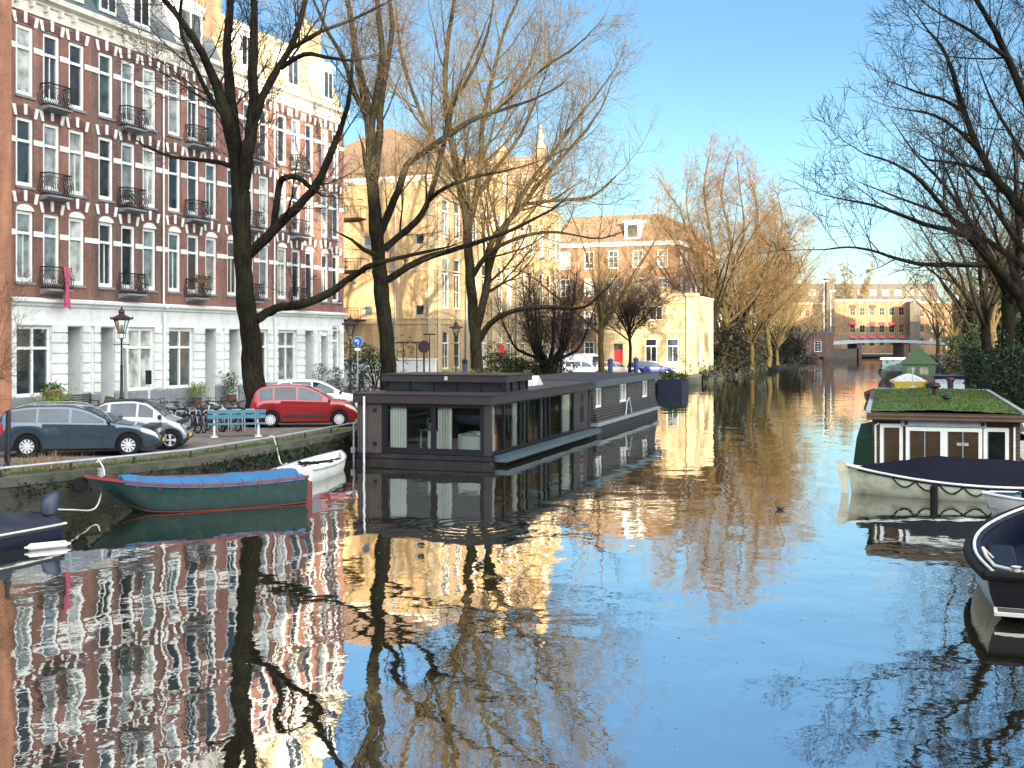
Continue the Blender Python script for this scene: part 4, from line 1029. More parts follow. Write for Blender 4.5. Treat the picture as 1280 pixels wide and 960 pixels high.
# front window
q = MB()
for x0, x1, z0, z1 in ((.935, 1.14, .36, 2.09), (2.76, 2.93, .56, 1.98), (4.56, 4.695, .36, 2.09), (1.14, 4.56, .36, .56), (1.14, 4.56, 1.98, 2.09)): q.box(x0, x1, .0, .1, z0, z1)
fw = part('window', q, M['hb_frame'], root)
q = MB(); q.poly([(1.1, .05, .5), (4.6, .05, .5), (4.6, .05, 2.0), (1.1, .05, 2.0)]); part('pane', q, M['glass'], fw)
q = MB(); edges = [.22, 1.6, 3.5, 4.4, 6.0, 6.7, 7.3, 9.0, 11.0]
for y in edges: q.box(W - .1, W - .005, y - .06, y + .06, .36, 2.09)
for a, b in zip(edges, edges[1:]): q.box(W - .1, W - .005, a + .06, b - .06, .36, .46); q.box(W - .1, W - .005, a + .06, b - .06, 2.02, 2.09)
sw = part('window', q, M['hb_frame'], root, label='long band of tall side windows facing the water')
q = MB(); q.poly([(W - .05, .2, .42), (W - .05, 11.0, .42), (W - .05, 11.0, 2.05), (W - .05, .2, 2.05)]); part('pane', q, M['glass'], sw)
q = MB(); q.box(W - .06, W - .005, 11.9, 12.8, .4, 2.05); q.mi = 1; q.box(W - .004, W + .004, 12.05, 12.6, .7, 1.95); part('door', q, [M['hb_frame'], M['pane_dark']], root)
def curtain(mb, p, q_, z0, z1, folds):
    p, q_ = Vector(p), Vector(q_); d = q_ - p; nrm = Vector((-d.y, d.x, 0)).normalized()
    n = folds * 6
    rows = [[p + d * (i / n) + nrm * (.045 * math.sin(i / 6 * 2 * math.pi)) + Vector((0, 0, z)) for i in range(n + 1)] for z in (z0, (z0 + z1) / 2, z1)]
    mb.grid(rows)
q = MB(); curtain(q, (1.18, .17, 0), (1.80, .17, 0), .4, 2.05, 6); part('curtain', q, M['curtain'], root, 'all')
q = MB(); curtain(q, (2.96, .17, 0), (3.48, .17, 0), .4, 2.05, 6); part('curtain', q, M['curtain'], root, 'all')
for a, b in ((.45, .9), (3.0, 3.45), (4.5, 4.9), (6.75, 7.2), (9.8, 10.8)):
    q = MB(); curtain(q, (W - .18, a, 0), (W - .18, b, 0), .4, 2.05, 5); part('curtain', q, M['curtain'], root, 'all')
q = MB(); q.box(.07, W - .1, .12, LL - .2, .345, .36); q.mi = 1; q.box(.07, .12, .2, LL - .2, .36, 2.09); q.box(.12, W - .4, 6.5, 6.6, .36, 2.09); q.box(.07, W - .01, 5.6, LL - .2, 2.06, 2.095)
part('interior', q, [M['room_floor'], M['room_dark']], root)
q = MB(); q.box(3.55, 4.55, .75, 1.6, .36, .95); q.box(3.5, 3.62, .7, 1.65, .36, 1.02)
rows = [[Vector((3.6 + .85 * u, .8 + .1 * v, .98 + .16 * math.sin(math.pi * u) * (1 if v < 2 else .2))) for u in [k / 8 for k in range(9)]] for v in range(4)]; q.grid(rows)
q.ball((4.25, .95, 1.03), .17, .14, .10); solid('sofa', q, M['sofa'], 'pale sofa with a cushion seen through the houseboat window', 'sofa', loc=HB, rz=HRZ)
q = MB(); q.box(2.3, 2.78, .9, 1.3, .36, 1.05); q.box(2.27, 2.81, .87, 1.33, 1.05, 1.08); solid('cabinet', q, M['sofa'], 'small pale cabinet behind the middle frame of the houseboat window', 'cabinet', loc=HB, rz=HRZ)
q = MB(); q.box(1.5, 2.2, 2.0, 2.8, 1.0, 1.04); [q.bar((x, y, .36), (x, y, 1.0), .05) for x in (1.55, 2.15) for y in (2.05, 2.75)]; q.ball((1.8, 2.3, 1.15), .12, .12, .12); q.tube([(1.6, 2.5, 1.04), (1.62, 2.5, 1.3), (1.7, 2.45, 1.42)], .03, 6)
solid('dining_table', q, M['sofa'], 'pale table with crockery deep in the houseboat room', 'table', loc=HB, rz=HRZ)
# skylight
q = MB(); q.box(.02, 4.84, 2.0, 5.1, 2.78, 3.02); q.box(-.02, 4.88, 1.96, 5.14, 3.02, 3.045); sk = part('skylight', q, M['hb_metal'], root)
for k in range(6): x = .18 + k * .91; q = MB(); q.box(x - .04, x + .04, 2.1, 2.18, 2.43, 2.78); part('skylight_post', q, M['hb_frame'], sk)
for k in range(1, 4):
    for x in (.14, 4.62): y = 2.14 + k * .95; q = MB(); q.box(x, x + .08, y - .04, y + .04, 2.43, 2.78); part('skylight_post', q, M['hb_frame'], sk)
q = MB(); q.poly([(.2, 2.14, 2.44), (4.66, 2.14, 2.44), (4.66, 2.14, 2.78), (.2, 2.14, 2.78)]); q.poly([(4.66, 2.14, 2.44), (4.66, 5.0, 2.44), (4.66, 5.0, 2.78), (4.66, 2.14, 2.78)]); q.poly([(.2, 2.14, 2.44), (.2, 5, 2.44), (.2, 5, 2.78), (.2, 2.14, 2.78)]); part('skylight_pane', q, M['pane_sky'], sk)
q = MB(); q.box(2.5, 2.62, 1.94, 1.958, 2.84, 2.98); part('lamp', q, M['lamp_glass'], sk)
q = MB()
for k in range(3): q.prism([(5.9 + k * 1.3, 2.43), (7.15 + k * 1.3, 2.43), (6.5 + k * 1.3, 2.82)], 1.2, 3.9, 'x')
q.M = None; part('sawtooth_skylight', q, M['pole_white'], root)
q = MB(); q.box(.30, .33, -.14, -.10, -.5, 0); pl = MB(); pl.tube([(.36, -.22, -1.0), (.36, -.22, 2.33)], .04, 8)
solid('mooring_pole', pl, M['pole_white'], 'slim white pole standing in the water before the wood clad houseboat corner', 'pole', loc=HB, rz=HRZ)
pl = MB(); pl.tube([(-.28, .3, -1.0), (-.28, .3, 1.35)], .04, 8); pl.box(-.36, -.2, .22, .38, .3, .5)
solid('mooring_pole', pl, M['zinc'], 'short grey pole in the water where the houseboat meets the quay', 'pole', loc=HB, rz=HRZ)

# ---- second houseboat moored behind, slatted walls
root = thing('slatted_houseboat', 'dark slatted houseboat with pale window frames moored behind the larger one', 'houseboat', HB, HRZ)
y0, y1 = 14.55, 29.4
q = MB(); q.box(-.05, W + .12, y0, y1, -.8, .34); part('hull', q, M['hb_hull'], root)
q = MB(); q.box(-.1, W + .2, y0 - .02, y1 + .1, .345, .5); part('rubbing_beam', q, M['stone_grey'], root)
ops = [(y0 + .5, y0 + 1.9, 1.15, 2.08), (y0 + 5.6, y0 + 7.4, 1.15, 2.08), (y0 + 11.2, y0 + 12.9, 1.15, 2.08)]
T = lambda x, y, z: (W - .05 - y, x, z)
q = MB(); wall_open(q, y0 + .05, y1, .5, 2.13, ops, T=T); q.box(0, .06, y0 + .05, y1, .5, 2.128); q.box(.061, W - .052, y0, y0 + .06, .5, 2.128); q.box(.061, W - .052, y1 - .06, y1, .5, 2.128); part('wall', q, M['slat_wood'], root)
for o in ops: window(root, *o, M['white_paint'], M['pane'], T=T, fw=.09, mull=1)
q = MB()
for k in range(5): q.box(W - .045 + .012 * (4 - k), W + .0 + .03 * (4 - k), y0 + .1, y1 - .1, .53 + k * .125, .53 + k * .125 + .09)
part('slats', q, M['slat_wood'], root)
q = MB(); q.box(-.12, W + .14, y0 - .05, y1 + .2, 2.13, 2.43); part('roof', q, M['hb_teal'], root)
q = MB(); q.box(-.05, W + .05, y0, y1 + .1, 2.431, 2.45); part('roof_felt', q, M['hb_hull'], root)
q = MB(); q.box(4.2, 4.85, y0 - .075, y0 - .052, 2.17, 2.39); q.mi = 1; q.box(4.42, 4.72, y0 - .08, y0 - .0755, 2.25, 2.31); part('name_plate', q, [M['white_paint'], M['plate_dark']], root)
q = MB(); q.tube([(W + .15, y0 + 6, .5), (W + .2, y0 + 6.1, 1.2), (W + .25, y0 + 6.4, 1.4), (W + .3, y0 + 6.8, .6)], .04, 6); part('handrail', q, M['zinc'], root, True)
rt = thing('planter_raft', 'dark floating planter with small plants behind the slatted houseboat', 'planter', Vector((12.0, 95, 0)), HRZ)
q = MB(); q.box(0, 2.0, 0, 3.5, -.4, 1.15); part('box', q, M['hull_navy'], rt)
q = MB(); rng = random.Random(8); q.leaves(rng, [(rng.random() * 1.9, rng.random() * 3.4, 1.2 + rng.random() * .4) for _ in range(90)], 6, .12, .15); part('plants', q, M['hedge'], rt)
for px, Y, lab in ((763, 74, 'dark blue mooring post before the silver car'), (795, 78, 'dark blue mooring post before the blue car')):
    q = MB(); q.tube([(0, 0, -1), (0, 0, 2.95)], .16, 10); q.lathe([(.19, 2.95), (.19, 3.1), (.02, 3.2)], 10)
    solid('mooring_post', q, M['pole_blue'], lab, 'post', loc=Vector((atx(px, Y), Y, 0)), smooth=True)

# ---- houseboat with the mossy roof
RB = Vector((10.85, 34.5, 0))
root = thing('moss_roof_houseboat', 'brown wooden houseboat with white bay windows and a mossy green roof', 'houseboat', RB, HRZ)
W, LL = 3.95, 12.5
q = MB(); q.box(-.55, W + .5, -.5, LL + .8, -.7, .5); part('hull', q, M['tarp_green'], root)
q = MB(); q.prism([(-.62, .4), (-.5, 1.35), (-.05, 1.45), (-.05, .5)], -.3, 6, 'y'); part('side_board', q, M['tarp_green'], root)
fo = [(.25, .72, .55, 1.68), (.98, 1.86, .55, 1.60), (2.03, 2.90, .55, 1.60), (3.12, 3.62, .5, 1.62)]
q = MB(); wall_open(q, 0, W, .5, 2.0, fo); q.box(-.001, .05, .001, LL, .5, 2.0); q.box(W - .05, W + .001, .001, LL, .5, 2.0); q.box(.05, W - .05, LL - .06, LL, .5, 2.0); q.box(-.06, .12, -.08, -.002, .5, 1.9); q.box(W - .12, W + .06, -.08, -.002, .5, 1.9)
part('wall', q, M['wood_brown'], root)
for i, o in enumerate(fo):
    f = MB(); a, b, c, d = o; yo = -.16 if i in (1, 2) else -.10
    for x0, x1, z0, z1 in ((a - .09, a + .01, c - .1, d + .1), (b - .01, b + .09, c - .1, d + .1), (a + .01, b - .01, d - .01, d + .1), (a + .01, b - .01, c - .1, c)): f.box(x0, x1, yo, -.003, z0, z1)
    wdw = part('window', f, M['white_paint'], root)
    f = MB(); f.box(a + .012, b - .012, yo + .05, yo + .06, c + .005, d - .015); part('blind', f, M['blind_wood'] if i < 3 else M['pane_dark'], wdw)
    f = MB(); f.poly([(a + .012, yo + .03, c), (b - .012, yo + .03, c), (b - .012, yo + .03, d), (a + .012, yo + .03, d)]); part('pane', f, M['glass'], wdw)
    f = MB(); f.box((a + b) / 2 - .015, (a + b) / 2 + .015, yo + .005, yo + .028, c, d - .012) if i in (1, 2) else None; f.box(a + .012, a + .035, yo + .006, yo + .027, c, d - .012); part('bars', f, M['zinc'], wdw)
q = MB(); q.box(.75, 3.1, -.14, -.003, 1.72, 1.90); q.mi = 1; q.box(.85, .95, -.16, -.141, 1.76, 1.88); q.box(2.95, 3.05, -.16, -.141, 1.76, 1.88); part('awning_board', q, [M['zinc'], M['iron']], root)
q = MB(); q.box(2.3, 2.62, -.14, -.125, 1.18, 1.27); part('window_plaque', q, M['concrete'], root)
q = MB(); q.tube([(.14, -.12, 1.8), (.03, -.12, 1.72), (.03, -.12, .6)], .03, 6); q.tube([(W - .1, -.12, 1.75), (W - .1, -.12, .6)], .03, 6); part('drain_pipe', q, M['white_paint'], root, True)
def rz_(y): return 2.12 + .16 * (y / LL)
q = MB(); q.grid([[(-.22, y, rz_(y) - .22), (W + .22, y, rz_(y) - .22), (W + .22, y, rz_(y)), (-.22, y, rz_(y))] for y in (-.3, LL * .5, LL + .3)], True); q.poly([(-.22, -.3, rz_(0) - .22), (W + .22, -.3, rz_(0) - .22), (W + .22, -.3, rz_(0)), (-.22, -.3, rz_(0))]); part('roof', q, M['wood_brown'], root)
rng = random.Random(21); q = MB()
def mossz(x, y): return rz_(y) + .03 + .025 * noise.noise(Vector((x * 2, y * .9, 0))) + .02 * noise.noise(Vector((x * 6, y * 3, 1))) + .06 * math.sin(math.pi * min(1, max(0, x / W)))
q.grid([[(x, y, mossz(x, y)) for x in [-.08 + (W + .16) * i / 40 for i in range(41)]] for y in [-.15 + (LL + .2) * j / 60 for j in range(61)]])
for i in range(9000):
    x, y = rng.uniform(-.08, W + .08), -.15 + rng.random() * (LL + .2); z = mossz(x, y); hh = rng.uniform(.015, .06) * (1.4 if noise.noise(Vector((x, y * .6, 7))) > .1 else .7); a = rng.gauss(0, .04); w_ = rng.uniform(.008, .025)
    q.poly([(x - w_, y, z - .01), (x + w_, y, z - .01), (x + a, y + rng.gauss(0, .03), z + hh)])
part('moss', q, M['grass'], root)
q = MB(); q.box(-.24, -.1, -.32, LL + .3, 2.1, 2.2); q.M = Matrix.Rotation(.012, 4, 'X'); q.box(W + .1, W + .24, -.1, LL + .3, 2.12, 2.20); q.box(-.1, W + .1, LL + .2, LL + .34, 2.12, 2.2); part('roof_edge', q, M['zinc'], root)
q = MB(); q.lathe([(.10, 2.2), (.10, 2.55), (.2, 2.62), (.2, 2.66), (.05, 2.78)], 10, (2.0, 7.6, 0)); part('chimney', q, M['lamp_maroon'], root, True)
q = MB(); q.lathe([(.07, 2.15), (.07, 2.32), (.17, 2.36), (.16, 2.44), (.04, 2.47)], 10, (2.25, 4.6, 0)); part('vent_cowl', q, M['iron'], root, True)

# ---- cream launch under a dark cover
bow = Vector((9.35, 32.15, 0)); p_ = Vector((.951, -.309, 0)); Ll = 6.6; st = bow + p_ * Ll
root = thing('wooden_launch', 'cream launch with scalloped rope trim under a peaked black cover', 'boat', st, rzof(-p_))
h = Hull(Ll, 2.0, .52, .42, .78, tw=.6, full=2.3, rake=.12)
q = MB(); h.outer(q); part('hull', q, M['hull_cream'], root, True)
q = MB(); h.rim(q, .035, 0, 1, 0, .02); part('rubbing_strip', q, M['hull_white'], root, True)
def ridge(t): return h.z(t) + (.62 * min(1, max(0, (.95 - t) / .30)) ** .85) * (1 - .25 * max(0, (.4 - t) / .4))
q = MB(); h.cover(q, ridge, .02, .955, .07, wr=.03, power=1.15); part('cover', q, M['tarp_navy'], root, 'all')
q = MB(); q.box(-.10, .02, -.05, .05, -.2, .0); q = MB()
q.prism([(Ll - .04, -.2), (Ll + .12, -.15), (Ll + .22, .5), (Ll + .30, .86), (Ll + .12, .93), (Ll - .03, .80)], -.05, .05, 'y'); part('stem_post', q, M['hull_cream'], root)
q = MB()
for sd in (1, -1):
    pts = []
    for i in range(120):
        t = .10 + .72 * i / 119; g = h.gun(t, sd); u = (i / 119 * 8) % 1
        pts.append(Vector((g.x, g.y * 1.0 + sd * .015, g.z - .06 - .20 * math.sin(math.pi * u))))
    q.tube(pts, .02, 4)
part('rope_trim', q, M['rubber'], root)
q = MB(); q.box(1.55, 2.0, .62, .635, .86, 1.0); o = part('notice_board', q, M['white_paint'], root); o.location = (.0, .0, .0)
for t, lab in ((.66, 'black fender hanging on the cream launch below the tallest peak of its cover'), (.30, 'black fender hanging on the cream launch beside the small blue boat')):
    g = h.gun(t, 1); wp = st + Matrix.Rotation(rzof(-p_), 3, 'Z') @ Vector((g.x, g.y + .13, .18)); fender(wp, 0, (0, 0), lab, M['rubber'], .5, .1)

# ---- small blue and white boat
root = thing('rowing_boat', 'small white boat with a blue interior behind the black sloop', 'boat', Vector((15.7, 27.0, 0)), rzof((-.975, .21)))
h = Hull(4.4, 2.0, .46, .44, .56, tw=.75, full=3.4, rake=.25, bowp=.05)
q = MB(); h.outer(q); part('hull', q, M['hull_white'], root, True)
q = MB(); h.liner(q, .15, .07); part('interior', q, M['hull_blue'], root)
q = MB(); h.rim(q, .035); part('gunwale', q, M['hull_white'], root, True)
for xb in (1.2, 2.6): q = MB(); q.box(xb, xb + .4, -.9, .9, .30, .34); part('thwart', q, M['vinyl_blue'], root)
q = MB(); q.lathe([(.02, -.2), (.1, -.15), (.1, .15), (.02, .2)], 8, (3.35, -.3, .42)); q.tube([(3.35, -.3, .6), (3.6, -.2, .55)], .015, 5); part('stowed_fender', q, M['rubber'], root, True)

# ---- black open sloop, cut by the frame
root = thing('open_sloop', 'black rimmed open sloop with white rope and dark blue seats', 'boat', Vector((8.24, 17.25, 0)), rzof((.36, .933)))
h = Hull(6.9, 2.5, .66, .62, .85, tw=.82, full=2.4, rake=.3)
q = MB(); rows = h.outer(q); part('hull', q, M['hull_cream'], root, True)
q = MB(); q.grid([[p + Vector((0, .006 if p.y > 0 else -.006, .0)) for p in (r[0], r[1])] for r in rows]); q.poly([p + Vector((-.006, 0, 0)) for p in rows[0]]); part('transom', q, M['hull_black'], root)
q = MB(); h.rim(q, .075, 0, 1, -.02, .05); q.tube([h.gun(0, 1, -.05, -.02), h.gun(0, -1, -.05, -.02)], .075, 8); part('rubber_fender', q, M['rubber'], root, True)
q = MB(); h.liner(q, .16, .16); part('interior', q, M['vinyl_blue'], root)
q = MB(); h.rim(q, .028, 0, .97, .045, -.06); part('deck_edge', q, M['hull_white'], root, True)
q = MB()
rows = [[(x, y, z) for y, z in ((-.85, .16), (-.85, .42), (-.8, .46), (.8, .46), (.85, .42), (.85, .16))] for x in (.35, .4, .95, 1.0)]; q.grid(rows); q.poly(rows[0]); q.poly(rows[-1])
for sd in (1, -1):
    rows = [[(x, sd * y, z) for y, z in ((.98 - .02 * x, .44), (.92, .47), (.55, .47), (.5, .43), (.5, .16))] for x in (1.05, 2.0, 3.2, 4.0)]; q.grid(rows)
part('seat', q, M['vinyl_blue'], root)
q = MB(); q.box(2.4, 3.1, -.3, .3, .16, .62); q.box(2.35, 3.15, -.35, .35, .62, .66); part('engine_box', q, M['vinyl_blue'], root)
q = MB(); pts = [(.2, .6, .69), (.5, .92, .70), (1.3, 1.02, .70), (2.2, 1.06, .69), (2.4, .9, .5)]; q.tube(pts, .028, 6); q.tube([(.12, -.6, .69), (.16, -.1, .70), (.14, .35, .69), (.35, .55, .66), (.25, .7, .7)], .028, 6); q.lathe([(.05, .68), (.05, .74), (.08, .76)], 8, (.22, .62, 0)); part('rope', q, M['rope'], root, True)
q = MB(); q.box(-.42, -.03, -.55, .95, .12, .17); q.mi = 1; q.box(-.36, -.08, -.5, .9, .1705, .175); part('swim_platform', q, [M['hull_white'], M['slat_wood']], root)
q = MB(); q.box(-.018, -.008, .18, .42, .48, .56); part('red_plate', q, M['sign_red'], root)

# ---- boats farther along the opposite bank
def moored(name, label, px, Y, rz, L, B, hullm, sheer, bits, cat='boat'):
    root = thing(name, label, cat, Vector((atx(px, Y), Y, 0)), rz)
    h = Hull(L, B, sheer, sheer, sheer + .25, tw=.8, full=2.6)
    q = MB(); h.outer(q); part('hull', q, hullm, root, True)
    q = MB(); h.liner(q, min(.2, sheer - .2), .1); part('interior', q, M['slat_wood'], root)
    bits(root, h); return root
def bits1(root, h):
    q = MB(); q.box(.6, 6.0, -1.5, 1.5, .3, 2.09); part('cabin', q, M['tarp_green'], root)
    for y in (-.9, .3):
        f = MB(); f.box(.555, .598, y, y + .8, 1.1, 1.8); part('window', f, M['pane_dark'], root)
    q = MB(); q.prism([(-1.8, 2.1), (1.8, 2.1), (0, 3.8)], .2, 6.6, 'x'); part('tent', q, M['tarp_green'], root)
moored('tent_barge', 'barge with a peaked green tent roof near the far bridge', 1148, 110, R(70), 11, 4.2, M['hull_black'], 1.0, bits1)
def bits2(root, h):
    q = MB(); h.cover(q, lambda t: 1.55 + .1 * math.sin(6 * t), .05, .9, .0, power=2.0); part('cover', q, M['hull_white'], root, 'all')
    q = MB(); h.rim(q, .11, 0, 1, -.05, .03); part('gunwale', q, M['boat_yellow'], root, True)
moored('yellow_boat', 'yellow boat with a pale cover before the green tent barge', 1136, 92, R(72), 7.5, 2.7, M['boat_yellow'], 1.05, bits2)
def bits3(root, h):
    q = MB(); q.box(1.2, 4.4, -1.0, 1.0, .5, 1.75); q.box(1.1, 4.5, -1.1, 1.1, 1.75, 1.85); part('cabin', q, M['hull_navy'], root)
    q = MB(); q.prism([(.3, .7), (1.15, .7), (1.15, 1.6), (.5, 1.3)], -.95, .95, 'y'); part('cover', q, M['tarp_blue' if False else 'zinc'], root)
    f = MB(); f.box(1.15, 1.198, -.8, .8, 1.0, 1.6); part('window', f, M['pane_dark'], root)
moored('cabin_boat', 'dark blue cabin boat with a grey cover beside the mossy roof', 1188, 80, R(72), 7.5, 2.6, M['hull_navy'], .75, bits3)
def bits4(root, h):
    q = MB(); h.cover(q, lambda t: 1.1 + .15 * math.sin(5 * t), .05, .9, .05, power=1.4); part('cover', q, M['zinc'], root, 'all')
    q = MB(); q.bar((2.5, 0, .9), (2.5, 0, 2.5), .06); part('mast', q, M['zinc'], root)
moored('grey_covered_boat', 'boat under a pale grey cover just beyond the mossy roof', 1142, 76, R(72), 6.5, 2.4, M['boat_red'], .7, bits4)
moored('black_punt', 'low black open boat farthest out beside the yellow boat', 1098, 80, R(72), 6.0, 2.0, M['hull_black'], .62, lambda r, h: part('thwart', (lambda q: (q.box(2, 2.3, -.8, .8, .4, .45), q.box(3.6, 3.9, -.8, .8, .4, .45), q)[-1])(MB()), M['wood_brown'], r))
def bits5(root, h):
    q = MB(); rows = []
    for x, zt, w in ((1.4, .95, .9), (2.3, 1.75, .85), (4.2, 1.7, .85), (4.9, 1.0, .9)): rows.append([(x, -w - .08, .7), (x, -w, zt * .7 + .2), (x, -w * .7, zt), (x, w * .7, zt), (x, w, zt * .7 + .2), (x, w + .08, .7)])
    q.grid(rows); part('canopy', q, M['hull_white'], root)
    f = MB(); f.poly([(1.38, -.75, 1.02), (1.38, .75, 1.02), (2.15, .62, 1.66), (2.15, -.62, 1.66)]); part('windscreen', f, M['car_glass'], root)
moored('white_cruiser', 'white cruiser with a curved canopy between the mossy roof and the bank', 1258, 40, R(72), 6.5, 2.4, M['hull_white'], .8, bits5)
def bits6(root, h):
    q = MB(); q.box(1, 7.5, -1.5, 1.5, .5, 2.3); part('cabin', q, M['hb_teal'], root); q = MB(); q.box(.8, 7.7, -1.7, 1.7, 2.3, 2.45); part('roof', q, M['hull_white'], root)
    for k in range(3):
        f = MB(); f.box(1.6 + k * 1.9, 2.8 + k * 1.9, 1.501, 1.53, 1.3, 2.0); part('window', f, M['pane_dark'], root)
moored('white_roof_barge', 'barge with a white cabin roof in the shade near the bridge', 1120, 128, R(71), 12, 4, M['hull_black'], 1.0, bits6)
for px, Y, z, lab in ((1170, 57, 2.0, 'short dark mooring post with a flared cap behind the mossy roof'), (1188, 52, 2.4, 'tall dark round mooring post behind the mossy roof')):
    q = MB(); q.tube([(0, 0, -1), (0, 0, z)], .13, 10); q.lathe([(.13, z), (.2, z + .12), (.18, z + .2), (.03, z + .22)], 10)
    solid('mooring_post', q, M['lamp_maroon'], lab, 'post', loc=Vector((atx(px, Y), Y, 0)), smooth=True)

# ropes from rail to boat
def rope(pts, label, r=.018, sag=.0):
    pts = [Vector(p) for p in pts]; out = []
    for i in range(len(pts) - 1):
        p0, p1, p2, p3 = pts[max(i - 1, 0)], pts[i], pts[i + 1], pts[min(i + 2, len(pts) - 1)]
        for k in range(6):
            t = k / 6; out.append(.5 * ((2 * p1) + (p2 - p0) * t + (2 * p0 - 5 * p1 + 4 * p2 - p3) * t * t + (3 * p1 - p0 - 3 * p2 + p3) * t ** 3))
    q = MB(); q.tube(out + [pts[-1]], r, 6); return solid('mooring_rope', q, M['rope'], label, 'rope', smooth=True)
a = Vector((-10.72, 29.7, ZS + .30))
rope([a + Vector((.05, 0, 0)), a + Vector((.17, .16, -.02)), a + Vector((-.06, .1, -.1)), a + Vector((.12, -.2, 0)), a + Vector((.32, -.35, -.25)), a + Vector((.5, -.9, -.55)), a + Vector((.66, -1.9, -1.0)), a + Vector((.6, -3.2, -.85)), Vector((-10.3, 25.6, .5))], 'pale rope tied to the quay rail above the outboard motor', .02)
a = Vector((-7.75, 36.6, ZS + .28))
rope([a, a + Vector((.15, .05, .03)), a + Vector((.3, -.2, -.25)), a + Vector((.55, -.7, -.75)), Vector((-6.9, 35.3, .5))], 'pale rope from the quay rail down to the white dinghy')

# coots on the water
def coot(px, py, rz, label):
    Y = CZ * F / (py - HZ); root = thing('coot', label, 'bird', Vector((atx(px, Y), Y, 0)), rz, 'coots on the canal')
    q = MB(); rows = []
    for x, w, zc, hh in ((-.19, .012, .10, .012), (-.14, .05, .075, .04), (-.05, .085, .06, .075), (.05, .085, .06, .078), (.11, .055, .075, .06), (.135, .036, .115, .05), (.15, .032, .17, .035), (.165, .034, .20, .034), (.195, .024, .198, .024), (.215, .008, .193, .008)):
        rows.append([(x, w * math.cos(a), zc + hh * math.sin(a)) for a in [2 * math.pi * k / 12 for k in range(12)]])
    q.grid(rows, True); q.poly(rows[0][::-1]); q.poly(rows[-1]); part('body', q, M['duck'], root, 'all')
    root.scale = (.62, .62, .62)
    q = MB(); q.lathe([(.012, .205), (.009, .23), (.002, .245)], 6, (0, 0, .192), 'x'); part('bill', q, M['duck_bill'], root)
coot(975, 637, R(160), 'small dark coot swimming in the open blue water')
coot(560, 676, R(185), 'small dark coot swimming at the wake before the dark houseboat')
# ================================================================ vehicles
def curve(P):
    xs = [p[0] for p in P]; zs = [p[1] for p in P]; n = len(P); m = []
    for i in range(n):
        if i == 0: m.append((zs[1] - zs[0]) / (xs[1] - xs[0]))
        elif i == n - 1: m.append((zs[-1] - zs[-2]) / (xs[-1] - xs[-2]))
        else:
            a = (zs[i] - zs[i - 1]) / (xs[i] - xs[i - 1]); b = (zs[i + 1] - zs[i]) / (xs[i + 1] - xs[i])
            m.append(0 if a * b <= 0 else 2 * a * b / (a + b))
    def f(x):
        if x <= xs[0]: return zs[0]
        if x >= xs[-1]: return zs[-1]
        for i in range(n - 1):
            if x <= xs[i + 1]: break
        h = xs[i + 1] - xs[i]; t = (x - xs[i]) / h
        return (2 * t**3 - 3 * t**2 + 1) * zs[i] + (t**3 - 2 * t**2 + t) * h * m[i] + (-2 * t**3 + 3 * t**2) * zs[i + 1] + (t**3 - t**2) * h * m[i + 1]
    return f
WHEEL = {}
def wheel_mesh(r, spokes):
    if (r, spokes) in WHEEL: return WHEEL[(r, spokes)]
    q = MB(); w = .10
    q.grid([[(rr * math.cos(a), h, rr * math.sin(a)) for a in [2 * math.pi * k / 28 for k in range(28)]] for rr, h in ((r * .62, -w), (r * .93, -w), (r, -w * .6), (r, w * .6), (r * .93, w), (r * .62, w))], True); ty = q.mesh('tyre', M['rubber'], True)
    q = MB(); ro = r * .655
    rows = [[(rr * math.cos(a), h, rr * math.sin(a)) for a in [2 * math.pi * k / 28 for k in range(28)]] for rr, h in ((ro, -w + .01), (ro, w - .005), (ro * .9, w - .004), (ro * .88, w - .05))]
    q.grid(rows, True)
    for s_ in range(spokes):
        a = 2 * math.pi * s_ / spokes; tw = .30 if spokes < 8 else .16
        P = [(ro * .16, a - .5), (ro * .9, a - tw), (ro * .9, a + tw), (ro * .16, a + .5)]
        q.prism([(x * math.cos(b), x * math.sin(b)) for x, b in P], w - .03, w - .012, 'y')
    q.lathe([(ro * .2, w - .04), (ro * .2, w - .006), (.01, w)], 12, axis='y'); q.mi = 1
    q.lathe([(ro * .88, -.02), (ro * .88, .012)], 20, axis='y'); rm = q.mesh('rim', [M['alloy'], M['black_plastic']], False)
    WHEEL[(r, spokes)] = (ty, rm); return ty, rm
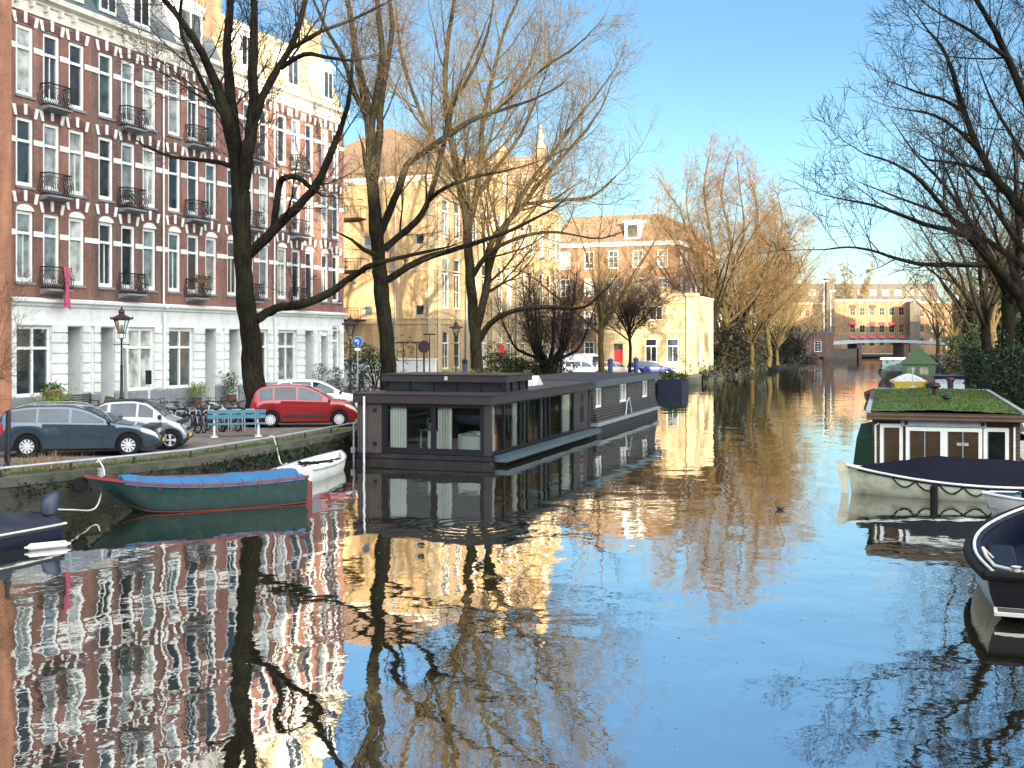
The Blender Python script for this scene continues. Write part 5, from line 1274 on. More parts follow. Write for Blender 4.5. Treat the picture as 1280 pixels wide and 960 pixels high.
def car(label, paintm, loc, rz, L, W, top, belt, wheels, r, sides, wind, rear, spokes=10, roof=None, group=None, sill=.24, cladding=False, rails=False):
    root = thing('parked_car', label, 'car', loc, rz, group)
    tp, bl = curve(top), curve(belt); n = 84; rows = []; hw = W / 2
    def plan(x): u = abs(x - L / 2) / (L / 2); return hw * (1 - .20 * u ** 7 - .03 * u ** 2)
    def zb(x):
        z = sill + .10 * max(0, (x - (L - .35)) / .35) + .12 * max(0, (.3 - x) / .3)
        for wx in wheels:
            d = abs(x - wx); R_ = r + .065
            if d < R_: z = max(z, r + math.sqrt(R_ * R_ - d * d) - .015)
        return z
    def sect(x):
        w = plan(x); b = bl(x); t = max(tp(x), b + .004); z0 = min(zb(x), b - .06); g = t - b
        if g > .06: y4 = w * .955 - g * .36; e = .045
        else: y4 = w * .90; e = .0
        return [(w * .955, z0), (w * .985, z0 + (b - z0) * .25), (w, z0 + (b - z0) * .6), (w * .985, b - .03), (w * .955, b), (y4, t - e), (y4 - .07 * (1 if g > .06 else 2), t - e * .25), (y4 * .5, t), (0, t + .006)]
    xs = sorted(set([L * i / n for i in range(n + 1)]))
    for x in xs:
        s_ = sect(x); rows.append([(x, y, z) for y, z in s_] + [(x, -y, z) for y, z in s_[-2::-1]])
    q = MB(); q.grid(rows); q.poly(rows[0]); q.poly(rows[-1][::-1]); part('body', q, paintm, root, True)
    q = MB(); q.box(.12, L - .15, -hw + .14, hw - .14, .17, bl(L / 2) - .1); part('underbody', q, M['black_plastic'], root)
    # glass
    for xa, xb in sides:
        for sd in (1, -1):
            q = MB(); rr = []
            for i in range(15):
                x = xa + (xb - xa) * i / 14; s_ = sect(x); (y0, z0), (y1, z1) = s_[4], s_[5]; g = z1 - z0; col_ = []
                for u in (0.0, .5, 1.0):
                    zz = z0 + .035 + (max(g - .085, .004)) * u; k = (zz - z0) / max(g, .02); col_.append((x, sd * (y0 + (y1 - y0) * k + .008), zz))
                rr.append(col_)
            q.grid(rr); part('side_window', q, M['car_glass'], root, True)
    for nm, (xa, xb) in (('windscreen', wind), ('rear_window', rear)):
        rr = []
        for i in range(11):
            x = xa + (xb - xa) * i / 10; s_ = sect(x); ye = s_[6][0] * .97; rr.append([(x, ye * v, (s_[6][1] + (s_[8][1] - s_[6][1]) * (1 - v * v)) + .012) for v in (-1, -.6, 0, .6, 1)])
        q = MB(); q.grid(rr); part(nm, q, M['car_glass'], root, True)
    if roof:
        q = MB(); rr = []
        for i in range(13):
            x = rear[1] + (wind[0] - rear[1]) * i / 12; s_ = sect(x); rr.append([(x, y * sg, z + .012) for sg, seq in ((1, s_[5:]), (-1, s_[-2:4:-1])) for y, z in seq])
        q.grid(rr); part('roof', q, roof, root, True)
    ty, rm = wheel_mesh(r, spokes)
    for wx in wheels:
        for sd in (1, -1):
            t = link('wheel', ty, root); t.location = (wx, sd * (hw - .105), r); t.rotation_euler = (0, 0, 0 if sd > 0 else math.pi); link('rim', rm, t)
    for sd in (1, -1):
        q = MB(); x = wind[1] - .12; y = sect(x)[4][0]; q.ball((x, sd * (y + .09), bl(x) + .08), .07, .10, .065, 10, 6); part('wing_mirror', q, M['black_plastic'] if paintm != M['car_red'] else paintm, root, True)
        x = L - .32; rr = []
        for i in range(7):
            xx = L - .52 + .46 * i / 6; w = plan(xx); b = bl(xx); a0 = .05 + .035 * math.sin(math.pi * i / 6); rr.append([(xx, sd * (w * (.985 + .012) - 0), b - .06 - a0), (xx, sd * (w * 1.006), b - .06 - a0 * .3), (xx, sd * (w * .985), b - .022)])
        q = MB(); q.grid(rr); part('headlight', q, M['lens'], root, True)
        rr = [[(xx, sd * (plan(xx) * 1.008), z) for z in (.66, .78, bl(xx) - .02)] for xx in (.0, .06, .14, .24)]
        q = MB(); q.grid(rr); part('tail_light', q, M['lens_red'], root, True)
        for xd in [s[1] for s in sides[:-1]] + [sides[0][0] + .03, sides[-1][1] - .02]:     # door shut lines
            q = MB(); pts = []
            for u in (0, .3, .6, .85, 1.0):
                s_ = sect(xd); z0, b = max(s_[0][1], sill), bl(xd); z = z0 + .04 + (b - z0 - .03) * u; y = plan(xd) * (.965 + .035 * math.sin(math.pi * min(1, u * .9 + .1))); pts.append((xd, sd * (y + .002), z))
            q.tube(pts, .006, 4); part('door_seam', q, M['black_plastic'], root)
        for s in sides[:2]:
            q = MB(); xd = s[0] + .16; q.box(xd, xd + .2, sd * plan(xd) - .012, sd * plan(xd) + .028, bl(xd) - .13, bl(xd) - .10); part('door_handle', q, M['chrome'] if cladding else paintm, root)
        if cladding:
            q = MB(); q.box(wheels[0] + r + .15, wheels[1] - r - .15, sd * hw - .01, sd * hw + .02, .42, .52); q.box(wheels[0] + r + .15, wheels[1] - r - .15, sd * hw + .0205, sd * hw + .026, .455, .48); part('side_moulding', q, M['black_plastic'], root)
    q = MB(); q.box(L - .03, L + .012, -.5, .5, .30, .46); q.box(L - .05, L + .006, -.35, .35, .56, .66); part('grille', q, M['black_plastic'], root)
    q = MB(); q.box(L + .013, L + .02, -.26, .26, .36, .47); part('number_plate', q, M['plate_yellow'], root)
    q = MB(); q.box(-.012, -.002, -.26, .26, .70, .81); part('number_plate', q, M['plate_yellow'], root)
    if rails:
        for sd in (1, -1):
            q = MB(); pts = []
            for i in range(9): x = .55 + 1.9 * i / 8; s_ = sect(x); pts.append((x, sd * (s_[6][0] + .02), s_[6][1] + (.05 if 0 < i < 8 else .01)))
            q.tube(pts, .016, 5); part('roof_rail', q, M['zinc'], root, True)
    return root
def heading(deg): return R(deg)
wagon_top = [(0, .80), (.06, 1.0), (.22, 1.26), (.5, 1.41), (1.2, 1.475), (1.9, 1.475), (2.4, 1.40), (2.9, 1.19), (3.35, .97), (3.9, .90), (4.3, .80), (4.5, .68), (4.58, .52)]
wagon_belt = [(0, .80), (.15, .99), (1.2, .985), (2.6, .955), (3.4, .92), (4.1, .82), (4.45, .70), (4.58, .50)]
def wagon(label, pm, loc, deg, **k):
    return car(label, pm, loc, R(deg), 4.58, 1.82, wagon_top, wagon_belt, (.93, 3.72), .325, [(.40, 1.15), (1.22, 2.05), (2.13, 3.02)], (2.35, 3.30), (.10, .40), rails=True, **k)
mpv_top = [(0, .80), (.06, 1.10), (.22, 1.45), (.5, 1.60), (1.3, 1.665), (2.0, 1.63), (2.5, 1.46), (2.95, 1.20), (3.25, 1.05), (3.7, .97), (3.98, .84), (4.10, .66), (4.15, .5)]
mpv_belt = [(0, .78), (.1, 1.0), (1.2, 1.06), (2.6, 1.02), (3.3, .98), (3.8, .88), (4.05, .72), (4.15, .48)]
def mpv(label, pm, loc, deg, **k):
    return car(label, pm, loc, R(deg), 4.15, 1.78, mpv_top, mpv_belt, (.78, 3.40), .32, [(.35, .85), (.92, 1.75), (1.83, 2.75)], (2.15, 3.15), (.06, .30), spokes=12, **k)
def place(px_rear_wheel, wz, Yr, deg, wheelx):
    x = atx(px_rear_wheel, Yr); c, s = math.cos(R(deg)), math.sin(R(deg)); return Vector((x - c * wheelx, Yr - s * wheelx, ZS))
# near-side wheels sit at y = -W/2 in the car's frame (towards the camera)
def from_front(px, py, deg, wheelx, W):
    Y = (CZ - ZS) * F / (py - HZ); p = Vector((atx(px, Y), Y, ZS)); c, s = math.cos(R(deg)), math.sin(R(deg)); f = Vector((c, s, 0)); l = Vector((-s, c, 0)); return p - f * wheelx + l * (W / 2 - .1)
wagon('grey blue estate car parked nose to the quay rail', M['car_grey'], from_front(161, 570, 9, 3.72, 1.82), 9)
ev_top = [(0, .86), (.05, 1.1), (.2, 1.38), (.55, 1.50), (1.2, 1.525), (1.6, 1.46), (1.95, 1.24), (2.25, 1.0), (2.55, .88), (2.75, .72), (2.85, .5)]
ev_belt = [(0, .84), (.1, .98), (1.0, .99), (1.9, .96), (2.3, .90), (2.65, .76), (2.85, .48)]
car('small silver boxy microcar with dark roof behind the grey estate car', M['car_silver'], from_front(213, 562, 6, 2.38, 1.6), R(6), 2.85, 1.6, ev_top, ev_belt, (.42, 2.38), .30, [(.15, .48), (.58, 1.35), (1.42, 1.86)], (1.55, 2.2), (.05, .2), spokes=4, roof=M['black_plastic'])
mpv('red people carrier parked beside the thick tree trunk', M['car_red'], from_front(424, 534, 7, 3.40, 1.78), 7, cladding=True)
mpv('white car parked just behind the red car', M['car_white'], from_front(436, 521, 12, 3.40, 1.78), 12)
mpv('white car cut by the frame, its nose beside dry grass', M['car_white'], Vector((-17.45, 28.6, ZS)), 14)
wagon('dark blue car parked before the pale stone house', M['car_blue'], Vector((11.2, 111.5, ZS)), 8)
wagon('silver car parked between two blue mooring posts', M['car_tan'], Vector((7.6, 109, ZS)), 14)
mpv('white car half hidden beyond the ivy clad multi stemmed tree', M['car_white'], Vector((4.4, 105.5, ZS)), 15)
q = MB(); rt = thing('delivery_van', 'pale van parked behind the white and silver cars', 'van', Vector((4.6, 114.5, ZS)), R(20))
q.prism([(0, .3), (4.9, .3), (4.95, .9), (4.5, 1.15), (3.9, 2.05), (3.6, 2.2), (.05, 2.2)], -.95, .95, 'y'); part('body', q, M['car_white'], rt)
q = MB(); q.box(3.3, 4.1, -.962, -.951, 1.25, 1.9); q.poly([(4.52, -.85, 1.16), (4.52, .85, 1.16), (3.93, .8, 2.03), (3.93, -.8, 2.03)]); part('window', q, M['car_glass'], rt)
ty, rm = wheel_mesh(.33, 10)
for x in (.9, 3.9):
    for sd in (1, -1): t = link('wheel', ty, rt); t.location = (x, sd * .87, .33); t.rotation_euler = (0, 0, 0 if sd > 0 else math.pi); link('rim', rm, t)

# ================================================================ bicycles
def make_bike(framem):
    root = thing('bicycle', 'parked city bicycle standing among the others', 'bicycle')
    A, Bk, Ft = Vector((.0, 0, .34)), Vector((0, 0, .34)), Vector((1.08, 0, .34)); bb = Vector((.45, 0, .30)); st_ = Vector((.28, 0, .88)); hd = Vector((.83, 0, .92)); hl = Vector((.90, 0, .66))
    q = MB()
    for a, b, r_ in ((bb, st_, .018), (hl, bb, .02), (st_ + Vector((.03, 0, -.12)), hd, .017), (Bk, bb, .013), (Bk, st_, .012), (hl, hd, .02), (hl, Ft, .015)): q.tube([a, b], r_, 6)
    q.tube([(-.05, .03, .75), (-.4, .03, .72), (-.45, .03, .70)], .012, 4); q.tube([(-.05, -.05, .75), (-.4, -.05, .72)], .012, 4); q.tube([(-.38, 0, .72), Bk], .01, 4)
    part('frame', q, framem, root, True)
    for c in (Bk, Ft):
        q = MB(); q.tube([c + Vector((.33 * math.cos(a), 0, .33 * math.sin(a))) for a in [2 * math.pi * k / 24 for k in range(25)]], .02, 5, False)
        w = part('wheel', q, M['rubber'], root, True)
        q = MB()
        for k in range(14): a = 2 * math.pi * k / 14; q.tube([c, c + Vector((.32 * math.cos(a), 0, .32 * math.sin(a)))], .004, 3, False)
        q.tube([c + Vector((.305 * math.cos(a), 0, .305 * math.sin(a))) for a in [2 * math.pi * k / 24 for k in range(25)]], .012, 4, False)
        q.tube([c + Vector((.37 * math.cos(a), 0, .37 * math.sin(a))) for a in [R(-20 + 10 * k) for k in range(18)]], .018, 4, False); part('rim', q, M['iron'], w)
    q = MB(); q.tube([hd, hd + Vector((-.04, 0, .14)), hd + Vector((.03, .12, .2)), hd + Vector((-.12, .28, .17))], .013, 5); q.tube([hd + Vector((-.04, 0, .14)), hd + Vector((.03, -.12, .2)), hd + Vector((-.12, -.28, .17))], .013, 5); q.ball(hd + Vector((.1, 0, .0)), .045, .05, .05, 8, 5); part('handlebar', q, M['iron'], root, True)
    q = MB(); rows = [[(x, w * math.cos(a), .97 + dz + .03 * math.sin(a)) for a in [2 * math.pi * k / 8 for k in range(8)]] for x, w, dz in ((.12, .03, .0), (.14, .10, .02), (.24, .09, .01), (.36, .035, 0), (.42, .015, -.01))]; q.grid(rows, True); q.tube([st_, (.25, 0, .95)], .014, 5); part('saddle', q, M['black_plastic'], root, True)
    q = MB(); q.tube([(.45, .05, .3), (.45, .09, .3), (.58, .09, .2), (.58, .17, .2)], .012, 4); q.tube([(.45, -.05, .3), (.45, -.09, .3), (.32, -.09, .4), (.32, -.17, .4)], .012, 4); q.lathe([(.09, -.01), (.09, .01)], 12, (.45, .045, .3), 'y'); part('crank', q, M['iron'], root)
    return root
bk0 = make_bike(M['iron']); rng = random.Random(4); frames = [M['iron'], M['door_dark'], M['zinc'], M['pole_blue'], M['rust'], M['white_paint'], M['hull_blue']]
spots = [(-12.9 + .36 * k + rng.gauss(0, .06), 42.3 + .22 * k + rng.gauss(0, .12), R(-52 + rng.gauss(0, 12)), 'rack') for k in range(8)] + [(-13.4 + .5 * k + rng.gauss(0, .08), 45.0 + .25 * k, R(-130 + rng.gauss(0, 14)), 'rack') for k in range(6)] + [(-9.15 + .52 * k + rng.gauss(0, .1), 60.5 + .5 * k + rng.gauss(0, .2), R(-40 + rng.gauss(0, 15)), 'lamp') for k in range(6)]
rackl = 'city bicycle crowded in the rack between the microcar and the blue bench'; lampl = 'bicycle parked in the tangle at the lamp post by the dark houseboat'
for i, (x, y, rz, kind) in enumerate(spots):
    o = bk0 if i == 0 else copy_tree(bk0)
    o.location = (x, y, ZS); o.rotation_euler = (R(rng.gauss(0, 5)), 0, rz); o['label'] = rackl if kind == 'rack' else lampl; o['group'] = 'bicycles in the quay rack' if kind == 'rack' else 'bicycles by the lamp post'
    fm = frames[i % len(frames)]
    if fm != M['iron']: paint([c for c in children(o) if c.name.startswith('frame')][0], M['iron'], fm)
root = thing('bicycle_rack', 'row of grey tubular hoops holding bicycles on the quay', 'bicycle rack', Vector((-12.7, 41.7, ZS)), R(24))
for k in range(7):
    q = MB(); x = .5 * k; q.tube([(x, 0, 0), (x, 0, .72), (x + .05, 0, .80), (x + .35, 0, .80), (x + .4, 0, .72), (x + .4, 0, 0)], .025, 6); part('hoop', q, M['zinc'], root, True)

# blue bench
root = thing('park_bench', 'weathered blue plank bench with its back to the bicycles', 'bench', Vector((-10.65, 40.3, ZS)), R(16))
q = MB(); q.box(0, 2.0, -.02, .03, .62, .76); q.box(0, 2.0, .0, .05, .80, .92); part('backrest', q, M['bench_blue'], root)
q = MB(); [q.box(0, 2.0, -.5 + .13 * k, -.39 + .13 * k, .43, .47) for k in range(4)]; part('seat', q, M['bench_blue'], root)
for x in (.22, 1.72):
    q = MB(); q.bar((x, -.45, 0), (x, -.45, .428), .06); q.bar((x, .09, 0), (x, .06, .92), .05); q.bar((x, -.45, .40), (x, .06, .40), .05); q.box(x - .12, x + .12, -.5, .12, 0, .03); part('leg', q, M['pole_white'], root)
root = thing('wooden_bench', 'dark slatted wooden bench against the white ground floor', 'bench', fpos(1.6, -.75), FRZ)
q = MB(); [q.box(0, 2.2, -.02, .02, .5 + .1 * k, .58 + .1 * k) for k in range(5)]; part('backrest', q, M['bench_wood'], root)
q = MB(); [q.box(0, 2.2, -.5 + .12 * k, -.40 + .12 * k, .43, .46) for k in range(4)]; part('seat', q, M['bench_wood'], root)
for x in (.05, 2.1): q = MB(); q.box(x, x + .06, -.5, -.44, 0, .66); q.box(x, x + .06, -.02, .04, 0, 1.0); q.box(x, x + .06, -.5, .03, .66, .70); part('arm', q, M['bench_wood'], root)

# ================================================================ street lamps
def make_lamp():
    root = thing('street_lamp', '', 'street lamp')
    q = MB(); q.lathe([(.16, 0), (.16, .25), (.12, .3), (.10, .75), (.12, .8), (.075, .86), (.06, 2.2), (.075, 2.24), (.05, 2.3), (.042, 3.35), (.07, 3.38), (.05, 3.44), (.06, 3.5)], 10)
    q.tube([(-.32, 0, 3.2), (.32, 0, 3.2)], .018, 5); q.ball((-.32, 0, 3.2), .035, .035, .035, 6, 4); q.ball((.32, 0, 3.2), .035, .035, .035, 6, 4); part('post', q, M['iron'], root, True)
    q = MB()
    for k in range(4):
        a = math.pi / 4 + k * math.pi / 2; c, s = math.cos(a), math.sin(a); q.bar((c * .16, s * .16, 3.72), (c * .36, s * .36, 4.32), .03); q.tube([(c * .03, s * .03, 3.45), (c * .2, s * .2, 3.52), (c * .16, s * .16, 3.72)], .014, 4)
    for z, r_ in ((3.72, .16), (4.32, .36)):
        P = [(r_ * math.cos(math.pi / 4 + k * math.pi / 2), r_ * math.sin(math.pi / 4 + k * math.pi / 2), z) for k in range(5)]
        for a, b in zip(P, P[1:]): q.bar(a, b, .04)
    fr = part('lantern', q, M['iron'], root)
    q = MB(); rows = [[(r_ * math.cos(math.pi / 4 + k * math.pi / 2), r_ * math.sin(math.pi / 4 + k * math.pi / 2), z) for k in range(4)] for z, r_ in ((3.73, .15), (4.31, .345))]; q.grid(rows, True); part('lamp_glass', q, M['glass'], fr)
    q = MB(); q.lathe([(.05, 3.74), (.07, 3.9), (.05, 4.05), (.02, 4.1)], 8); part('bulb', q, M['lamp_glass'], fr, True)
    q = MB(); q.lathe([(.50, 4.33), (.50, 4.37), (.34, 4.46), (.16, 4.55), (.12, 4.6), (.15, 4.66), (.13, 4.74), (.04, 4.8), (.05, 4.86), (.005, 4.95)], 8)
    for k in range(12): a = 2 * math.pi * k / 12; q.ball((.48 * math.cos(a), .48 * math.sin(a), 4.41), .035, .035, .06, 6, 4)
    part('lantern_cap', q, M['lamp_maroon'], root)
    return root
lp = make_lamp()
for i, (px, Y, sc, lab) in enumerate(((152, 52, 1.0, 'tall antique street lamp with maroon crowned lantern behind the microcar'), (438, 68, 1.0, 'antique street lamp beside the round blue sign at the row\'s end'), (570, 84, 1.0, 'antique street lamp in front of the yellow sunlit building'))):
    o = lp if i == 0 else copy_tree(lp); o.location = (atx(px, Y), Y, ZS); o['label'] = lab; o['group'] = 'antique lamps along the quay'
for px, Y, z, lab in ((1030, 300, 20, 'tall slim lamp mast at the bridge end'), (1038.5, 288, 17, 'tall slim mast carrying a red and white sign near the bridge')):
    rt = thing('lamp_mast', lab, 'lamp post', Vector((atx(px, Y), Y, ZS))); q = MB(); q.tube([(0, 0, 0), (0, 0, z - ZS)], [.08, .05], 8); part('pole', q, M['zinc'], rt, True); q = MB(); q.box(-.3, 1.2, -.15, .15, z - ZS, z - ZS + .2); part('lamp_head', q, M['zinc'], rt)
    if z == 17: q = MB(); q.box(-.8, .8, -.25, -.19, 3.2, 4.8); q.mi = 1; q.box(-.5, .5, -.28, -.251, 3.75, 4.2); part('sign_plate', q, [M['sign_red'], M['text_white']], rt)
# round blue direction sign
rt = thing('traffic_sign', 'round blue traffic sign with a white arrow beside the lamp', 'sign', Vector((atx(447, 66), 66, ZS)))
q = MB(); q.tube([(0, 0, 0), (0, 0, 3.1)], .04, 8); part('pole', q, M['zinc'], rt, True)
q = MB(); q.lathe([(.40, -.05), (.40, -.03)], 24, (0, 0, 3.35), 'y'); q.mi = 1; q.tube([(.02 + .0, -.06, 3.12), (.1, -.06, 3.35), (-.02, -.06, 3.5), (-.16, -.06, 3.42)], .045, 5); q.prism([(-.12, 3.56), (-.28, 3.36), (-.05, 3.30)], -.065, -.055, 'y'); q.lathe([(.40, -.028), (.42, -.02), (.42, 0)], 24, (0, 0, 3.35), 'y'); sf = part('sign_face', q, [M['sign_blue'], M['text_white']], rt); sf.scale = (.7, .7, .7); sf.location.z = 3.35 * .3
q = MB(); q.box(-.17, .17, -.05, -.03, 2.82, 2.98); part('sub_plate', q, M['text_white'], rt)
# parking sign with dark round back and thin posts before the white garden wall
for px, Y, hgt, lab in ((504, 83, 3.3, 'thin post with a flat T shaped head before the white garden wall'), (521, 83.5, 3.3, 'second thin T headed post from the tree, before the garden wall'), (537, 84, 3.9, 'tallest thin T headed post before the yellow wall')):
    rt = thing('thin_post', lab, 'post', Vector((atx(px, Y), Y, ZS))); q = MB(); q.tube([(0, 0, 0), (0, 0, hgt)], .045, 6); part('post', q, M['iron'], rt); q = MB(); q.box(-.45, .45, -.05, .05, hgt - .06, hgt + .04); part('cross_bar', q, M['iron'], rt)
rt = thing('traffic_sign', 'dark round sign seen from behind before the white garden wall', 'sign', Vector((atx(530, 78), 78, ZS))); q = MB(); q.tube([(0, 0, 0), (0, 0, 2.7)], .07, 8); part('pole', q, M['lamp_maroon'], rt); q = MB(); q.lathe([(.42, -.02), (.42, .02)], 20, (0, 0, 3.0), 'y'); part('sign_face', q, M['lamp_maroon'], rt)
rt = thing('parking_meter', 'slim blue grey parking meter column beside the forked trunk', 'parking meter', Vector((atx(581, 70), 70, ZS))); q = MB(); q.box(-.16, .16, -.12, .12, 0, 2.0); part('column', q, M['hb_teal'], rt); q = MB(); q.lathe([(.16, 2.0), (.18, 2.2), (.03, 2.34)], 10); part('cap', q, M['iron'], rt)
rt = thing('red_cloth', 'dark red round cloth above the hedge, built as a box on a post', 'box', Vector((atx(627, 88), 88, ZS))); q = MB(); q.box(-.2, .2, -.15, .15, 2.5, 3.0); q.prism([(-.2, 3.0), (.2, 3.0), (.0, 3.2)], -.15, .15, 'y'); part('box', q, M['sign_red'], rt); q = MB(); q.tube([(0, 0, 0), (0, 0, 2.5)], .05, 6); part('post', q, M['iron'], rt)  # stands for a dark red round cloth, built as a box
# leaning white board and posts by the doors
rt = thing('notice_post', 'leaning white board on a pale post before the doorways', 'post', fpos(6.0, -2.2)); q = MB(); q.bar((0, 0, 0), (0, .05, 2.6), .10, .08); part('post', q, M['pole_white'], rt); q = MB(); q.box(-.14, .14, -.10, -.06, 1.35, 2.0); part('board', q, M['iron'], rt)
q = MB(); q.prism([(-.06, 0), (.06, 0), (-.06, 3.0), (-.18, 3.05)], -.05, .05, 'y'); solid('leaning_plank', q, M['concrete'], 'pale plank leaning upright beside the recessed doorway', 'plank', loc=fpos(4.9, -1.8), rz=FRZ)
rt = thing('wooden_post', 'stout brown wooden post leaning beside the microcar roof', 'post', Vector((-14.2, 39.8, ZS)), R(10)); q = MB(); q.tube([(0, 0, 0), (.30, 0, 1.42)], [.17, .16], 12); part('trunk', q, M['wood_brown'], rt, True); q = MB(); q.lathe([(.06, -.02), (.06, .02)], 12, (.32, -.19, 1.0), 'y'); part('reflector', q, M['text_white'], rt)
rt = thing('bollard', 'dark rusty post at the rail beside the estate car', 'bollard', Vector((atx(9, 29.6), 29.6, ZS))); q = MB(); q.tube([(0, 0, 0), (.03, 0, 1.55)], [.08, .06], 8); part('post', q, M['iron'], rt)
q = MB(); q.box(-.5, .5, -.2, .2, 0, .45); q.box(-.52, .52, -.22, .22, .45, .5)
rt = thing('planter_box', 'planter with a leafy bush below the first ground floor window', 'planter', fpos(.7, -1.5), FRZ); part('box', q, M['stone_grey'], rt); q = MB(); rng = random.Random(9); q.leaves(rng, [Vector((rng.gauss(0, .45), rng.gauss(0, .3), .85 + rng.gauss(0, .28))) for _ in range(120)], 7, .06, .08); part('bush', q, M['bright_leaf'], rt)
rt = thing('window_box', 'dark flower box on the ground floor window sill', 'planter', fpos(2.0, -.22, ZS + .96), FRZ); q = MB(); q.box(-.5, .45, -.12, .12, 0, .2); part('box', q, M['pot'], rt); q = MB(); q.leaves(rng, [Vector((rng.uniform(-.5, .45), rng.gauss(0, .08), .3 + rng.random() * .2)) for _ in range(50)], 6, .05, .06); part('plants', q, M['hedge'], rt)
for s_, lab, hh in ((11.9, 'yellowish bush in a pot beside the bicycles and the wall', .5), (15.0, 'leafy potted shrub in the doorway behind the thick trunk', .9), (24.6, 'climbing shrub beside the last doorway of the row', 1.1), (26.6, 'small potted tree before the narrow end house', .9)):
    rt = thing('potted_shrub', lab, 'plant', fpos(s_, -.6), FRZ); q = MB(); q.lathe([(.2, 0), (.28, .4), (.3, .45)], 10); part('pot', q, M['pot'], rt); q = MB(); q.leaves(rng, [Vector((rng.gauss(0, .25), rng.gauss(0, .2), .5 + hh * rng.random() * 1.3)) for _ in range(90)], 6, .055, .09); part('foliage', q, M['bright_leaf'] if s_ < 12 else M['hedge'], rt)

# ================================================================ person pushing a bicycle
def skin_body(verts, edges, radii, name, m, parent):
    me = bpy.data.meshes.new(name); me.from_pydata(verts, edges, []); o = link(name, me, parent)
    md = o.modifiers.new('s', 'SKIN'); md.use_smooth_shade = True
    for i, r_ in enumerate(radii): me.skin_vertices[0].data[i].radius = (r_, r_)
    me.skin_vertices[0].data[0].use_root = True
    o.modifiers.new('d', 'SUBSURF').levels = 1; o.modifiers['d'].render_levels = 1
    dg = bpy.context.evaluated_depsgraph_get(); ev = bpy.data.meshes.new_from_object(o.evaluated_get(dg)); o.modifiers.clear(); o.data = ev; ev.materials.clear(); ev.materials.append(m); return o
PL = Vector((atx(451, 70), 70, ZS)); root = thing('person', 'person in dark clothes and cap leaning over a bicycle near the blue sign', 'person', PL, R(-60))
V = [(0, 0, .92), (0, .09, .90), (0, .11, .5), (0, .10, .09), (.13, .12, .05), (0, -.09, .90), (.05, -.11, .5), (-.04, -.10, .09), (.09, -.12, .05), (.04, 0, 1.15), (.12, 0, 1.38), (.16, 0, 1.48), (.20, 0, 1.56), (.13, .19, 1.38), (.26, .24, 1.12), (.48, .2, 1.04), (.13, -.19, 1.38), (.26, -.24, 1.12), (.48, -.2, 1.04)]
E = [(0, 1), (1, 2), (2, 3), (3, 4), (0, 5), (5, 6), (6, 7), (7, 8), (0, 9), (9, 10), (10, 11), (11, 12), (10, 13), (13, 14), (14, 15), (10, 16), (16, 17), (17, 18)]
Rd = [.15, .10, .065, .05, .035, .10, .065, .05, .035, .15, .15, .06, .06, .075, .055, .04, .075, .055, .04]
skin_body(V, E, Rd, 'body', M['cloth_dark'], root)
q = MB(); rows = []
for k in range(9):
    t = math.pi * k / 8; zz = 1.665 + .12 * math.cos(t); rr = math.sin(t); rows.append([(.235 + rr * .095 * math.cos(a) + (.012 if abs(a) < .2 and .4 < k / 8 < .65 else 0), rr * .075 * math.sin(a), zz) for a in [2 * math.pi * j / 12 for j in range(12)]])
q.grid(rows, True); q.ball((.335, 0, 1.65), .018, .014, .02, 6, 4); q.ball((.235, .077, 1.66), .012, .008, .03, 6, 4); q.ball((.235, -.077, 1.66), .012, .008, .03, 6, 4); hd_ = part('head', q, M['skin'], root, 'all')
q = MB(); q.ball((.32, .03, 1.685), .008, .010, .007, 6, 4); q.ball((.32, -.03, 1.685), .008, .010, .007, 6, 4); q.box(.318, .326, -.025, .025, 1.60, 1.606); part('face_features', q, M['hair'], hd_)
q = MB(); q.lathe([(.098, 1.70), (.10, 1.74), (.085, 1.79), (.02, 1.81)], 12, (.23, 0, 0)); q.box(.28, .38, -.06, .06, 1.70, 1.712); part('cap', q, M['cloth_denim'], root, 'all')
for sd in (1, -1):
    q = MB(); c = Vector((.50, sd * .2, 1.04)); q.ball(c + Vector((.02, 0, 0)), .045, .04, .022, 8, 5)
    for k in range(4): y = (-.027 + .018 * k); ln = (.05, .058, .055, .043)[k]; q.tube([c + Vector((.05, y, .005)), c + Vector((.05 + ln * .7, y, 0)), c + Vector((.05 + ln * .75, y, -.03)), c + Vector((.045 + ln * .3, y, -.04))], .009, 5)
    q.tube([c + Vector((.0, -sd * .04, 0)), c + Vector((.04, -sd * .06, -.015)), c + Vector((.065, -sd * .05, -.03))], .010, 5); part('hand', q, M['skin'], root, 'all')
o = copy_tree(bk0); o.location = PL + Vector((.05, -.35, 0)); o.rotation_euler = (0, 0, R(-48)); o['label'] = 'bicycle held by the person in dark clothes'; o['group'] = 'bicycles by the lamp post'
